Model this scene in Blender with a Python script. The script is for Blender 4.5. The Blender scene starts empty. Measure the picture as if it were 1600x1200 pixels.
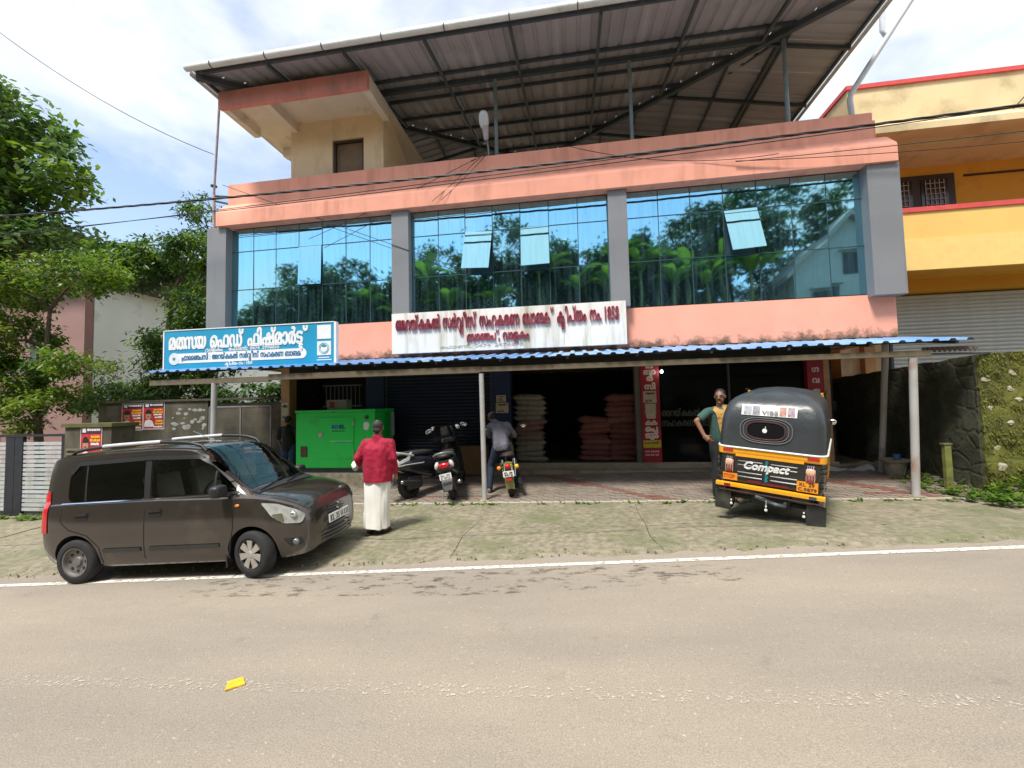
import bpy, bmesh, math, random
from mathutils import Vector, Matrix, noise as mnoise
from math import sin, cos, pi, radians, sqrt, atan2, exp, tan
S = bpy.context.scene
COL = S.collection
random.seed(7)
# ------------------------------------------------------------------ camera
YAW, PITCH, ROLL, FPX = radians(-8.53), radians(2.93), radians(1.34), 660.0
fwd = Vector((sin(YAW)*cos(PITCH), cos(YAW)*cos(PITCH), sin(PITCH)))
rgt = Vector((cos(YAW), -sin(YAW), 0)); dwn = fwd.cross(rgt)
r2 = cos(ROLL)*rgt + sin(ROLL)*dwn; d2 = -sin(ROLL)*rgt + cos(ROLL)*dwn
cam = bpy.data.cameras.new('camera'); cam_o = bpy.data.objects.new('camera', cam); COL.objects.link(cam_o)
cam.sensor_width = 36; cam.lens = FPX/1600*36; cam.clip_start = .05; cam.clip_end = 2000
mw = Matrix.Identity(4)
for i, v in enumerate((r2, -d2, -fwd)):
    for j in range(3): mw[j][i] = v[j]
mw.translation = (0, 0, 1.8); cam_o.matrix_world = mw
S.camera = cam_o
# ------------------------------------------------------------------ sky and sun
SUN_EL, SUN_AZ = radians(62), radians(205)       # azimuth clockwise from +Y
W = bpy.data.worlds.new('World'); S.world = W; W.use_nodes = True
nt = W.node_tree; N = nt.nodes; L = nt.links
bg = N['Background']
sky = N.new('ShaderNodeTexSky'); sky.sky_type = 'NISHITA'; sky.sun_disc = False
sky.sun_elevation = SUN_EL; sky.sun_rotation = SUN_AZ; sky.air_density = 1.2; sky.dust_density = .6; sky.ozone_density = 2.0
tc = N.new('ShaderNodeTexCoord'); mp = N.new('ShaderNodeMapping'); mp.inputs['Scale'].default_value = (1.0, 1.0, 1.9)
mp.inputs['Location'].default_value = (.9, 4.4, .8)
L.new(tc.outputs['Generated'], mp.inputs['Vector'])
nz = N.new('ShaderNodeTexNoise'); nz.inputs['Scale'].default_value = 2.3; nz.inputs['Detail'].default_value = 7; nz.inputs['Roughness'].default_value = .5; nz.inputs['Distortion'].default_value = .15
L.new(mp.outputs['Vector'], nz.inputs['Vector'])
rp = N.new('ShaderNodeValToRGB'); rp.color_ramp.elements[0].position = .47; rp.color_ramp.elements[1].position = .70
sx_ = N.new('ShaderNodeSeparateXYZ'); L.new(tc.outputs['Generated'], sx_.inputs[0])
hi = N.new('ShaderNodeMapRange'); hi.inputs[1].default_value = .45; hi.inputs[2].default_value = .85; hi.inputs[4].default_value = .16; L.new(sx_.outputs['Z'], hi.inputs[0])
ad = N.new('ShaderNodeMath'); ad.operation = 'ADD'; L.new(nz.outputs['Fac'], ad.inputs[0]); L.new(hi.outputs[0], ad.inputs[1])
sd2 = N.new('ShaderNodeMapRange'); sd2.inputs[1].default_value = .05; sd2.inputs[2].default_value = .75; sd2.inputs[4].default_value = .15; L.new(sx_.outputs['X'], sd2.inputs[0])
ad2 = N.new('ShaderNodeMath'); ad2.operation = 'ADD'; L.new(ad.outputs[0], ad2.inputs[0]); L.new(sd2.outputs[0], ad2.inputs[1])
L.new(ad2.outputs[0], rp.inputs['Fac'])
hs = N.new('ShaderNodeHueSaturation'); hs.inputs['Saturation'].default_value = .84; hs.inputs['Value'].default_value = 1.2
L.new(sky.outputs['Color'], hs.inputs['Color'])
mx = N.new('ShaderNodeMixRGB'); mx.inputs[2].default_value = (6.2, 6.3, 6.5, 1)
L.new(rp.outputs['Color'], mx.inputs[0]); L.new(hs.outputs['Color'], mx.inputs[1])
L.new(mx.outputs['Color'], bg.inputs['Color']); bg.inputs['Strength'].default_value = .1
sun = bpy.data.lights.new('sun', 'SUN'); sun.energy = 2.7; sun.angle = radians(12); sun.color = (1, .95, .87)
sun_o = bpy.data.objects.new('sun', sun); COL.objects.link(sun_o)
sd = Vector((sin(SUN_AZ)*cos(SUN_EL), cos(SUN_AZ)*cos(SUN_EL), sin(SUN_EL)))
sun_o.rotation_euler = sd.to_track_quat('Z', 'Y').to_euler(); sun_o.location = (0, -10, 30)
S.view_settings.view_transform = 'Standard'; S.view_settings.look = 'None'
S.view_settings.exposure = 1.05; S.view_settings.gamma = 1; S.view_settings.use_curve_mapping = False
S.cycles.max_bounces = 7; S.cycles.transparent_max_bounces = 12
# ------------------------------------------------------------------ materials
MATS = {}
def mat(name, col, rough=.6, metal=0., var=.12, scale=6., bump=0., bscale=60., dirt=None, dirt_amt=.0, dscale=1.2, coat=0., spec=.5, streak=0., emit=None, alpha=None):
    if name in MATS: return MATS[name]
    m = bpy.data.materials.new(name); m.use_nodes = True; t = m.node_tree; n = t.nodes; l = t.links
    b = n['Principled BSDF']; b.inputs['Roughness'].default_value = rough; b.inputs['Metallic'].default_value = metal
    b.inputs['Coat Weight'].default_value = coat; b.inputs['Coat Roughness'].default_value = .06
    b.inputs['Specular IOR Level'].default_value = spec
    c = tuple(col)+(1,)
    tcd = n.new('ShaderNodeTexCoord'); out = None
    if var > 0:
        z = n.new('ShaderNodeTexNoise'); z.inputs['Scale'].default_value = scale; z.inputs['Detail'].default_value = 6
        l.new(tcd.outputs['Object'], z.inputs['Vector'])
        x = n.new('ShaderNodeMixRGB'); x.inputs[1].default_value = tuple(k*(1-var) for k in col)+(1,); x.inputs[2].default_value = tuple(min(1, k*(1+var)) for k in col)+(1,)
        r = n.new('ShaderNodeMapRange'); r.inputs[1].default_value = .3; r.inputs[2].default_value = .7
        l.new(z.outputs['Fac'], r.inputs[0]); l.new(r.outputs[0], x.inputs[0]); out = x.outputs[0]
    if dirt is not None:
        mpg = n.new('ShaderNodeMapping'); l.new(tcd.outputs['Object'], mpg.inputs['Vector'])
        if streak: mpg.inputs['Scale'].default_value = (1, 1, streak)
        z = n.new('ShaderNodeTexNoise'); z.inputs['Scale'].default_value = dscale; z.inputs['Detail'].default_value = 8; z.inputs['Roughness'].default_value = .65
        l.new(mpg.outputs['Vector'], z.inputs['Vector'])
        r = n.new('ShaderNodeMapRange'); r.inputs[1].default_value = .62-dirt_amt*.35; r.inputs[2].default_value = .80-dirt_amt*.25; r.inputs[4].default_value = .9
        l.new(z.outputs['Fac'], r.inputs[0])
        x = n.new('ShaderNodeMixRGB'); x.inputs[1].default_value = c; x.inputs[2].default_value = tuple(dirt)+(1,)
        if out: l.new(out, x.inputs[1])
        l.new(r.outputs[0], x.inputs[0]); out = x.outputs[0]
    if out: l.new(out, b.inputs['Base Color'])
    else: b.inputs['Base Color'].default_value = c
    if bump > 0:
        z = n.new('ShaderNodeTexNoise'); z.inputs['Scale'].default_value = bscale; z.inputs['Detail'].default_value = 5
        l.new(tcd.outputs['Object'], z.inputs['Vector'])
        bp = n.new('ShaderNodeBump'); bp.inputs['Strength'].default_value = min(1, bump); bp.inputs['Distance'].default_value = .01
        l.new(z.outputs['Fac'], bp.inputs['Height']); l.new(bp.outputs[0], b.inputs['Normal'])
    if emit: b.inputs['Emission Color'].default_value = tuple(emit[:3])+(1,); b.inputs['Emission Strength'].default_value = emit[3]
    if alpha: alpha(m, t, n, l, b, tcd)
    MATS[name] = m; return m
def leaf_mat(name, c1, c2, trans=.35):
    m = bpy.data.materials.new(name); m.use_nodes = True; t = m.node_tree; n = t.nodes; l = t.links
    b = n['Principled BSDF']; b.inputs['Roughness'].default_value = .45
    o = n['Material Output']; tcd = n.new('ShaderNodeTexCoord')
    z = n.new('ShaderNodeTexNoise'); z.inputs['Scale'].default_value = 1.6; z.inputs['Detail'].default_value = 5; l.new(tcd.outputs['Object'], z.inputs['Vector'])
    r = n.new('ShaderNodeMapRange'); r.inputs[1].default_value = .35; r.inputs[2].default_value = .65; l.new(z.outputs['Fac'], r.inputs[0])
    x = n.new('ShaderNodeMixRGB'); x.inputs[1].default_value = c1+(1,); x.inputs[2].default_value = c2+(1,); l.new(r.outputs[0], x.inputs[0])
    l.new(x.outputs[0], b.inputs['Base Color'])
    tr = n.new('ShaderNodeBsdfTranslucent'); l.new(x.outputs[0], tr.inputs['Color'])
    ms = n.new('ShaderNodeMixShader'); ms.inputs[0].default_value = trans
    l.new(b.outputs[0], ms.inputs[1]); l.new(tr.outputs[0], ms.inputs[2]); l.new(ms.outputs[0], o.inputs['Surface'])
    MATS[name] = m; return m
def worn_alpha(lo, hi, sc, stretch=(1, 1, 1)):
    def f(m, t, n, l, b, tcd):
        mp_ = n.new('ShaderNodeMapping'); mp_.inputs['Scale'].default_value = stretch; l.new(tcd.outputs['Object'], mp_.inputs['Vector'])
        z = n.new('ShaderNodeTexNoise'); z.inputs['Scale'].default_value = sc; z.inputs['Detail'].default_value = 9; z.inputs['Roughness'].default_value = .72
        l.new(mp_.outputs[0], z.inputs['Vector'])
        r = n.new('ShaderNodeMapRange'); r.inputs[1].default_value = lo; r.inputs[2].default_value = hi; l.new(z.outputs['Fac'], r.inputs[0])
        l.new(r.outputs[0], b.inputs['Alpha'])
    return f
# ------------------------------------------------------------------ mesh builder
class MB:
    def __init__(s): s.v = []; s.f = []; s.m = []
    def add(s, vs, fs, mi=0):
        o = len(s.v); s.v += [tuple(p) for p in vs]
        for f in fs: s.f.append([i+o for i in f]); s.m.append(mi)
        return s
    def box(s, x0, x1, y0, y1, z0, z1, mi=0):
        return s.add([(x0,y0,z0),(x1,y0,z0),(x1,y1,z0),(x0,y1,z0),(x0,y0,z1),(x1,y0,z1),(x1,y1,z1),(x0,y1,z1)],
            [(0,3,2,1),(4,5,6,7),(0,1,5,4),(1,2,6,5),(2,3,7,6),(3,0,4,7)], mi)
    def bar(s, p0, p1, w, h, up=(0,0,1), mi=0):
        p0, p1 = Vector(p0), Vector(p1); d = (p1-p0).normalized(); u = Vector(up); sd_ = d.cross(u)
        if sd_.length < 1e-4: sd_ = d.cross(Vector((1,0,0)))
        sd_.normalize(); u = sd_.cross(d).normalized(); vs = []
        for p in (p0, p1):
            for a, b in ((-1,-1),(1,-1),(1,1),(-1,1)): vs.append(p+sd_*(a*w/2)+u*(b*h/2))
        return s.add(vs, [(0,3,2,1),(4,5,6,7),(0,1,5,4),(1,2,6,5),(2,3,7,6),(3,0,4,7)], mi)
    def tube(s, pts, r, n=8, mi=0, cap=True):
        pts = [Vector(p) for p in pts]; rs = r if isinstance(r, (list, tuple)) else [r]*len(pts); vs = []; fs = []
        d0 = (pts[1]-pts[0]).normalized(); a = d0.orthogonal().normalized()
        for i, p in enumerate(pts):
            d = (pts[min(i+1, len(pts)-1)]-pts[max(i-1, 0)])
            d = d.normalized() if d.length > 1e-9 else d0
            a = a-d*a.dot(d); a = a.normalized() if a.length > 1e-6 else d.orthogonal().normalized(); b = d.cross(a)
            for k in range(n): q = 2*pi*k/n; vs.append(p+(a*cos(q)+b*sin(q))*rs[i])
        for i in range(len(pts)-1):
            for k in range(n): fs.append((i*n+k, i*n+(k+1) % n, (i+1)*n+(k+1) % n, (i+1)*n+k))
        if cap: fs.append(tuple(range(n-1, -1, -1))); fs.append(tuple(range((len(pts)-1)*n, len(pts)*n)))
        return s.add(vs, fs, mi)
    def lathe(s, prof, c=(0,0,0), axis='z', n=24, mi=0, cap=True):     # prof: (r, h)
        vs = []; fs = []
        for r, h in prof:
            for k in range(n):
                q = 2*pi*k/n; a, b = r*cos(q), r*sin(q)
                p = {'z': (a, b, h), 'y': (a, h, b), 'x': (h, a, b)}[axis]; vs.append((c[0]+p[0], c[1]+p[1], c[2]+p[2]))
        for i in range(len(prof)-1):
            for k in range(n): fs.append((i*n+k, i*n+(k+1) % n, (i+1)*n+(k+1) % n, (i+1)*n+k))
        if cap and prof[0][0] > 1e-5: fs.append(tuple(range(n)))
        if cap and prof[-1][0] > 1e-5: fs.append(tuple(range((len(prof)-1)*n, len(prof)*n)))
        return s.add(vs, fs, mi)
    def ell(s, c, r, n=16, k=10, mi=0, rot=None, p=1.0):
        vs = []; fs = []
        sg = lambda a: math.copysign(abs(a)**p, a)
        for i in range(k+1):
            t = -pi/2+pi*i/k
            for j in range(n):
                q = 2*pi*j/n; v = Vector((r[0]*sg(cos(t))*sg(cos(q)), r[1]*sg(cos(t))*sg(sin(q)), r[2]*sg(sin(t))))
                if rot: v = rot@v
                vs.append(Vector(c)+v)
        for i in range(k):
            for j in range(n): fs.append((i*n+j, i*n+(j+1) % n, (i+1)*n+(j+1) % n, (i+1)*n+j))
        return s.add(vs, fs, mi)
    def prism(s, poly, a0, a1, axis='y', mi=0):              # poly: 2-D pts; axis: extrusion axis
        def P(u, v, a): return {'y': (u, a, v), 'x': (a, u, v), 'z': (u, v, a)}[axis]
        n = len(poly); vs = [P(u, v, a0) for u, v in poly]+[P(u, v, a1) for u, v in poly]
        fs = [tuple(range(n-1, -1, -1)), tuple(range(n, 2*n))]+[(i, (i+1) % n, (i+1) % n+n, i+n) for i in range(n)]
        return s.add(vs, fs, mi)
    def grid(s, rows, mi=0, closed=False):
        n = len(rows[0]); vs = [p for r in rows for p in r]; fs = []
        for i in range(len(rows)-1):
            for j in range(n if closed else n-1): fs.append((i*n+j, i*n+(j+1) % n, (i+1)*n+(j+1) % n, (i+1)*n+j))
        return s.add(vs, fs, mi)
    def xf(s, M_): s.v = [tuple(M_@Vector(p)) for p in s.v]; return s
    def mesh(s, name, mats, smooth=None, bevel=0., weld=0.):
        me = bpy.data.meshes.new(name); me.from_pydata(s.v, [], s.f)
        for m in (mats if isinstance(mats, (list, tuple)) else [mats]): me.materials.append(m)
        me.polygons.foreach_set('material_index', s.m)
        bm = bmesh.new(); bm.from_mesh(me)
        if weld: bmesh.ops.remove_doubles(bm, verts=bm.verts, dist=weld)
        bmesh.ops.recalc_face_normals(bm, faces=bm.faces)
        if bevel: bmesh.ops.bevel(bm, geom=[e for e in bm.edges if len(e.link_faces) == 2 and e.calc_face_angle(0) > .6], offset=bevel, segments=2, profile=.6, affect='EDGES', clamp_overlap=True)
        bm.to_mesh(me); bm.free()
        if smooth is not None:
            me.shade_smooth(); me.set_sharp_from_angle(angle=radians(smooth))
        return me
    def build(s, name, mats, parent=None, smooth=None, bevel=0., weld=0.):
        return link(name, s.mesh(name, mats, smooth, bevel, weld), parent)
def link(name, data, parent=None):
    o = bpy.data.objects.new(name, data); COL.objects.link(o)
    if parent: o.parent = parent
    return o
def tag(o, label=None, cat=None, group=None, kind=None):
    if label: o['label'] = label
    if cat: o['category'] = cat
    if group: o['group'] = group
    if kind: o['kind'] = kind
    return o
def thing(name, label, cat, loc=(0,0,0), rot=(0,0,0), group=None):
    o = bpy.data.objects.new(name, None); COL.objects.link(o); o.empty_display_size = .2
    o.location = loc; o.rotation_euler = rot
    return tag(o, label, cat, group)
def copy_tree(o, parent=None):
    c = o.copy(); COL.objects.link(c); c.parent = parent
    for ch in list(o.children): copy_tree(ch, c)
    return c
def rpy(loc, yaw, pitch=0, roll=0):
    return Matrix.Translation(loc)@Matrix.Rotation(yaw, 4, 'Z')@Matrix.Rotation(pitch, 4, 'Y')@Matrix.Rotation(roll, 4, 'X')
TMP = bpy.data.scenes.new('workbench')
def mesh_from(o):
    """evaluate an object's modifiers in a small side scene (fast) and return the mesh"""
    users = [o]+[m_.object for m_ in o.modifiers if m_.type == 'BOOLEAN']
    for u in users: TMP.collection.objects.link(u)
    vl = TMP.view_layers[0]; vl.update()
    me = bpy.data.meshes.new_from_object(o.evaluated_get(vl.depsgraph))
    for u in users: TMP.collection.objects.unlink(u)
    return me
def blob(prims, voxel=.012, smooth=4):
    """one continuous skin round capsules ('c',p0,p1,r0,r1) and ellipsoids ('e',c,r)"""
    b = MB()
    for p in prims:
        if p[0] == 'c':
            p0, p1 = Vector(p[1]), Vector(p[2]); r0, r1 = p[3], p[4]
            n = 5; pts = []; rs = []; d = (p1-p0); ln = max(d.length, 1e-4); d = d/ln
            for i in range(n): a = pi/2*(1-i/(n-1)); pts.append(p0-d*(r0*sin(a))); rs.append(max(r0*cos(a), .001))
            for i in range(n): a = pi/2*i/(n-1); pts.append(p1+d*(r1*sin(a))); rs.append(max(r1*cos(a), .001))
            b.tube(pts, rs, 12)
        else: b.ell(p[1], p[2], 14, 10, 0, p[3] if len(p) > 3 else None)
    me = bpy.data.meshes.new('t'); me.from_pydata(b.v, [], b.f)
    bm = bmesh.new(); bm.from_mesh(me); bmesh.ops.recalc_face_normals(bm, faces=bm.faces); bm.to_mesh(me); bm.free()
    o = link('tmp', me); r = o.modifiers.new('r', 'REMESH'); r.mode = 'VOXEL'; r.voxel_size = voxel
    if smooth: k = o.modifiers.new('s', 'SMOOTH'); k.iterations = smooth; k.factor = .5
    out = mesh_from(o); bpy.data.objects.remove(o); out.shade_smooth()
    return out
# ------------------------------------------------------------------ lettering
_tc = {}
def _outline(txt):
    if txt in _tc: return _tc[txt]
    c = bpy.data.curves.new('t', 'FONT'); c.body = txt; c.size = 1; c.resolution_u = 2; c.fill_mode = 'NONE'
    o = link('tmp', c); me = mesh_from(o)
    ed = [(tuple(me.vertices[e.vertices[0]].co)[:2], tuple(me.vertices[e.vertices[1]].co)[:2]) for e in me.edges]
    bpy.data.objects.remove(o); xs = [p[0] for e in ed for p in e] or [0, .3]
    _tc[txt] = (ed, min(xs), max(xs)); return _tc[txt]
def lay(txt):
    """glyph strokes of a line; {a/b} sets b small under a, {a+b} fuses a and b, '~' is a pre-base r hook"""
    ed = []; x = 0.; i = 0
    while i < len(txt):
        if txt[i] == ' ': x += .38; i += 1; continue
        if txt[i] == '~':
            pts = [(x+.30, -.12), (x+.06, -.16), (x+.02, .0), (x+.03, .45)]; ed += list(zip(pts[:-1], pts[1:])); x += .10; i += 1; continue
        if txt[i] == '{':
            j = txt.index('}', i); tok = txt[i+1:j]; i = j+1
            if '/' in tok:
                a, b = tok.split('/'); e, x0, x1 = _outline(a); w = x1-x0
                ed += [tuple((p[0]-x0+x, p[1]) for p in q) for q in e]
                e2, a0, a1 = _outline(b); k = .55; off = x+w-(a1-a0)*k
                ed += [tuple(((p[0]-a0)*k+off, p[1]*k-.34) for p in q) for q in e2]; x += w+.09
            else:
                for q_, a in enumerate(tok.split('+')):
                    e, x0, x1 = _outline(a)
                    if q_: x -= .16
                    ed += [tuple((p[0]-x0+x, p[1]) for p in q) for q in e]; x += x1-x0+.09
            continue
        j = i
        while j < len(txt) and txt[j] not in ' {~': j += 1
        e, x0, x1 = _outline(txt[i:j]); ed += [tuple((p[0]-x0+x, p[1]) for p in q) for q in e]; x += x1-x0+.09; i = j
    return ed, x-.09
def letters(txt, width, height, wt=.05, depth=.01, wavy=0.):
    """raised strokes in the local xz plane facing -y, left-bottom at 0; width fixes the line's length"""
    ed, w = lay(txt); sx = width/w; sz = height/.72; b = MB(); rnd = random.Random(len(txt))
    for (p, q) in ed:
        a = Vector((p[0]*sx, 0, p[1]*sz)); c = Vector((q[0]*sx, 0, q[1]*sz)); d = c-a
        if d.length < 1e-6: continue
        d.normalize(); hw = wt*min(sx, sz)
        n = Vector((-d.z, 0, d.x))*hw; a = a-d*hw*.35; c = c+d*hw*.35; t = depth*(.85+.3*rnd.random())
        o = Vector((0, -t, 0)); e_ = Vector((0, -t*1.25, 0)); z = Vector((0, 0, 0))
        vs = [a-n, a-n*.8+o, a+e_, a+n*.8+o, a+n, c-n, c-n*.8+o, c+e_, c+n*.8+o, c+n]
        b.add(vs, [(0,1,6,5),(1,2,7,6),(2,3,8,7),(3,4,9,8),(0,4,3,2,1),(5,6,7,8,9)])
    return b
# ------------------------------------------------------------------ leaves
def leaf_quad(b, p, d, ln, w, up, mi):
    d = d.normalized(); s_ = d.cross(up)
    if s_.length < 1e-3: s_ = d.orthogonal()
    s_.normalize(); nrm = s_.cross(d)
    a = p; c = p+d*ln; m1 = p+d*ln*.45+s_*w/2-nrm*ln*.06; m2 = p+d*ln*.45-s_*w/2-nrm*ln*.06
    i = len(b.v); b.v += [tuple(a), tuple(m1), tuple(c-nrm*ln*.14), tuple(m2)]
    b.f += [[i, i+1, i+2], [i, i+2, i+3]]; b.m += [mi, mi]
L_bright = leaf_mat('leaf_bright', (.20,.30,.02), (.11,.215,.02), .5)
L_mid = leaf_mat('leaf_mid', (.075,.16,.025), (.045,.11,.018), .4)
L_dark = leaf_mat('leaf_dark', (.028,.075,.017), (.05,.105,.025), .3)
L_pale = leaf_mat('leaf_pale', (.17,.26,.075), (.09,.17,.04), .4)
L_yel = leaf_mat('leaf_yellow', (.24,.26,.03), (.14,.22,.02), .45)
# ------------------------------------------------------------------ terrain
def ss(t): t = max(0., min(1., t)); return t*t*(3-2*t)
def road_z(x): return .048*x if abs(x) <= 14 else math.copysign(.672+.004*(abs(x)-14), x)
def pav_z(x):
    if x < -14: return -.46+.004*(x+14)
    if x < -5: return -.1+.04*(x+5)
    return .02*x if x < 8 else .16
def edge_y(x): return 4.97+.06*max(-40, min(40, x))
def G(x, y):
    e = edge_y(x)+.15
    r = road_z(x)
    if y < e:
        z = r-.012*max(0, abs(y-2.0)-1.2)
        if y < -3.2: z += 6.4*ss((-y-3.2)/4.8)+.02*max(0, -y-8)
        return z
    p = pav_z(x); t = ss((y-e)/max(.5, 7.83-e)); z = r*(1-t)+p*t
    if y > 7.83: z = p+.065*min(y-7.83, 2.7)
    if x > 6.4: z += .22*ss((x-6.4)/.6)*ss((y-6.6)/1.0)
    return z
def sheet(xs, ylo, yhi, ny, dz, mb=None):
    mb = mb or MB(); rows = []
    for x in xs: rows.append([(x, (y := ylo(x)+(yhi(x)-ylo(x))*j/ny), G(x, y)+dz) for j in range(ny+1)])
    return mb.grid(rows)
def rng(a, b, st): n = max(1, int(round((b-a)/st))); return [a+(b-a)*i/n for i in range(n+1)]
def asphalt_mat():
    m = mat('asphalt', (.285,.238,.185), .88, var=.0, bump=.6, bscale=110, spec=.25)
    t = m.node_tree; n = t.nodes; l = t.links; b = n['Principled BSDF']; g = n.new('ShaderNodeNewGeometry')
    def nz_(sc, det, st, lo, hi, c1, c2, src=None, ro=.6):
        mp_ = n.new('ShaderNodeMapping'); mp_.inputs['Scale'].default_value = st; l.new(g.outputs['Position'], mp_.inputs['Vector'])
        z = n.new('ShaderNodeTexNoise'); z.inputs['Scale'].default_value = sc; z.inputs['Detail'].default_value = det; z.inputs['Roughness'].default_value = ro; l.new(mp_.outputs[0], z.inputs['Vector'])
        r = n.new('ShaderNodeMapRange'); r.inputs[1].default_value = lo; r.inputs[2].default_value = hi; l.new(z.outputs['Fac'], r.inputs[0])
        x = n.new('ShaderNodeMixRGB'); l.new(r.outputs[0], x.inputs[0]); x.inputs[1].default_value = c1+(1,); x.inputs[2].default_value = c2+(1,)
        if src: x.blend_type = 'MULTIPLY'; x.inputs[0].default_value = 1; l.new(src, x.inputs[1]); y = n.new('ShaderNodeMixRGB'); y.inputs[1].default_value = c1+(1,); y.inputs[2].default_value = c2+(1,); l.new(r.outputs[0], y.inputs[0]); x = n.new('ShaderNodeMixRGB'); x.blend_type = 'MULTIPLY'; x.inputs[0].default_value = 1; l.new(src, x.inputs[1]); l.new(y.outputs[0], x.inputs[2])
        return x.outputs[0]
    c = nz_(120, 3, (1,1,1), .36, .66, (.246,.214,.174), (.356,.312,.256))
    c = nz_(.5, 6, (.35,1.3,1), .35, .65, (.80,.80,.82), (1.06,1.04,1.0), c)
    c = nz_(2.3, 8, (1,1,1), .60, .74, (1,1,1), (.78,.77,.76), c, .7)
    c = nz_(32, 4, (1,1,1), .66, .70, (1,1,1), (1.5,1.5,1.45), c)
    l.new(c, b.inputs['Base Color']); return m
asphalt = asphalt_mat()
soil = mat('soil', (.17,.14,.085), .95, var=.3, scale=5, bump=.6, bscale=30, dirt=(.07,.11,.03), dirt_amt=.4, dscale=.9)
concrete_apron = mat('apron_concrete', (.215,.19,.132), .9, var=.35, scale=11, bump=.8, bscale=38, dirt=(.115,.13,.055), dirt_amt=.45, dscale=1.0)
paint = mat('road_paint', (.66,.63,.56), .75, var=.15, scale=20, alpha=worn_alpha(.36, .50, 18))
paint_worn = mat('worn_road_paint', (.56,.51,.43), .85, var=.25, scale=30, alpha=worn_alpha(.535, .66, 42, (.8, .9, 1)))
wet = mat('damp_stain', (.105,.088,.070), .5, var=.2, scale=20, alpha=worn_alpha(.53, .70, 9, (.45, 1, 1)))
crackm = mat('crack_dark', (.07,.066,.045), .95, var=.3)
tag(sheet(sorted(set([-400,-250,-150,-90,-60,-40,-30]+rng(-24,20,.5)+[26,34,45,60,90,150,250,400])), lambda x: -400, lambda x: -8, 40, -.03)
    .build('ground_behind_road', soil, smooth=60), kind='structure')
gb = MB()
xs_ = sorted(set([-400,-250,-150,-90,-60,-40,-30]+rng(-24,20,.4)+[26,34,45,60,90,150,250,400]))
ys_ = sorted(set(rng(-8,14,.25)+[16,19,24,32,45,70,120,220,400]))
gb.grid([[(x, y, G(x, y)-.03) for y in ys_] for x in xs_])
tag(gb.build('ground', soil, smooth=60), kind='structure')
tag(sheet(sorted(set([-400,-200,-100,-60]+rng(-40,40,.25)+[60,100,200,400])), lambda x: -2.9+.04*max(-40, min(40, x)), lambda x: edge_y(x)+.55, 60, 0).build('road', asphalt, smooth=60), kind='structure')
tag(sheet(rng(-40,40,.25), lambda x: edge_y(x)-.045, lambda x: edge_y(x)+.045, 2, .005).build('road_edge_line', paint, smooth=60), kind='structure')
tag(sheet(rng(-40,40,.25), lambda x: 2.757+.008*x-.06, lambda x: 2.757+.008*x+.06, 2, .005).build('road_centre_line', paint_worn, smooth=60), kind='structure')
tag(sheet(rng(-4.4,1.6,.2), lambda x: edge_y(x)-.75+.06*abs(x+1), lambda x: edge_y(x)-.10, 6, .003).build('damp_patch', wet, smooth=60), kind='structure')
# concrete apron slabs between road and pavement
ap = tag(MB().grid([[(x, y, G(x, y)-.008) for y in [edge_y(x)+.42+(7.85-edge_y(x)-.42)*k/8 for k in range(9)]] for x in rng(-16, 9, .4)]).build('apron', crackm, smooth=60), kind='structure')
cuts = [-16,-13.1,-10.4,-7.3,-4.4,-1.62,.95,3.6,6.4,9]
rnd = random.Random(3)
def jit(x, y, k): return .05*mnoise.noise((x*1.3+k*7.7, y*1.3, k))
for i in range(len(cuts)-1):
    x0, x1 = cuts[i]+.004, cuts[i+1]-.004
    for k, (a, b) in enumerate(((0., .44), (.443, 1.))):
        rows = []
        for u in range(13):
            row = []
            for v in range(9):
                x = x0+(x1-x0)*u/12; e = edge_y(x)+.16+.06*mnoise.noise((x*2.1, 9, 0))
                t = a+(b-a)*v/8; y = e+(7.80-e)*t
                if (k == 0 and v == 8) or (k == 1 and v == 0): y += .22*mnoise.noise((x*.9, 5, 2))
                if u in (0, 12): x += .12*mnoise.noise((y*1.1, cuts[i+(u == 12)]*3.1, 1))
                row.append((x, y, G(x, y)+(-.02 if (k == 0 and v == 0) else .014+.012*mnoise.noise((x*.8, y*.8, i)))))
            rows.append(row)
        MB().grid(rows).build('slab', concrete_apron, ap, smooth=60)
# a crack along the front slabs
cb = MB(); pts = [(-4.9+.16*i, 0) for i in range(52)]; rowa = []
for i, (x, _) in enumerate(pts):
    y = 6.05+.05*x+.16*mnoise.noise((x*.9, 2.2, 0))+.03*mnoise.noise((x*6, 1, 0)); w = .004+.010*abs(mnoise.noise((x*2.3, 0, 4)))
    rowa.append([(x, y-w, G(x, y-w)+.032), (x, y+w, G(x, y+w)+.032)])
cb.grid(rowa); tag(cb.build('apron_crack', crackm), kind='structure')
# paving of small blocks
paver_g = mat('paver_grey', (.23,.19,.155), .92, var=.22, scale=4, bump=.4, bscale=80, dirt=(.15,.13,.09), dirt_amt=.45, dscale=2.5)
paver_r = mat('paver_red', (.19,.085,.062), .92, var=.25, scale=5, bump=.4, bscale=80, dirt=(.16,.10,.07), dirt_amt=.4, dscale=3)
paver_e = mat('paver_pale', (.42,.38,.30), .92, var=.2, scale=5, bump=.4, bscale=80, dirt=(.2,.2,.11), dirt_amt=.45, dscale=3)
pv = tag(MB().grid([[(x, y, G(x, y)-.012) for y in rng(7.79, 10.6, .28)] for x in rng(-9.2, 6.75, .4)]).build('pavement', crackm, smooth=60), kind='structure')
PM = {}
for k, m_ in (('g', paver_g), ('r', paver_r), ('e', paver_e)):
    PM[k] = MB().box(-.101, .101, -.049, .049, -.03, .03).mesh('paver', m_, bevel=.006)
rest = MB(); cnt = 0
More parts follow.
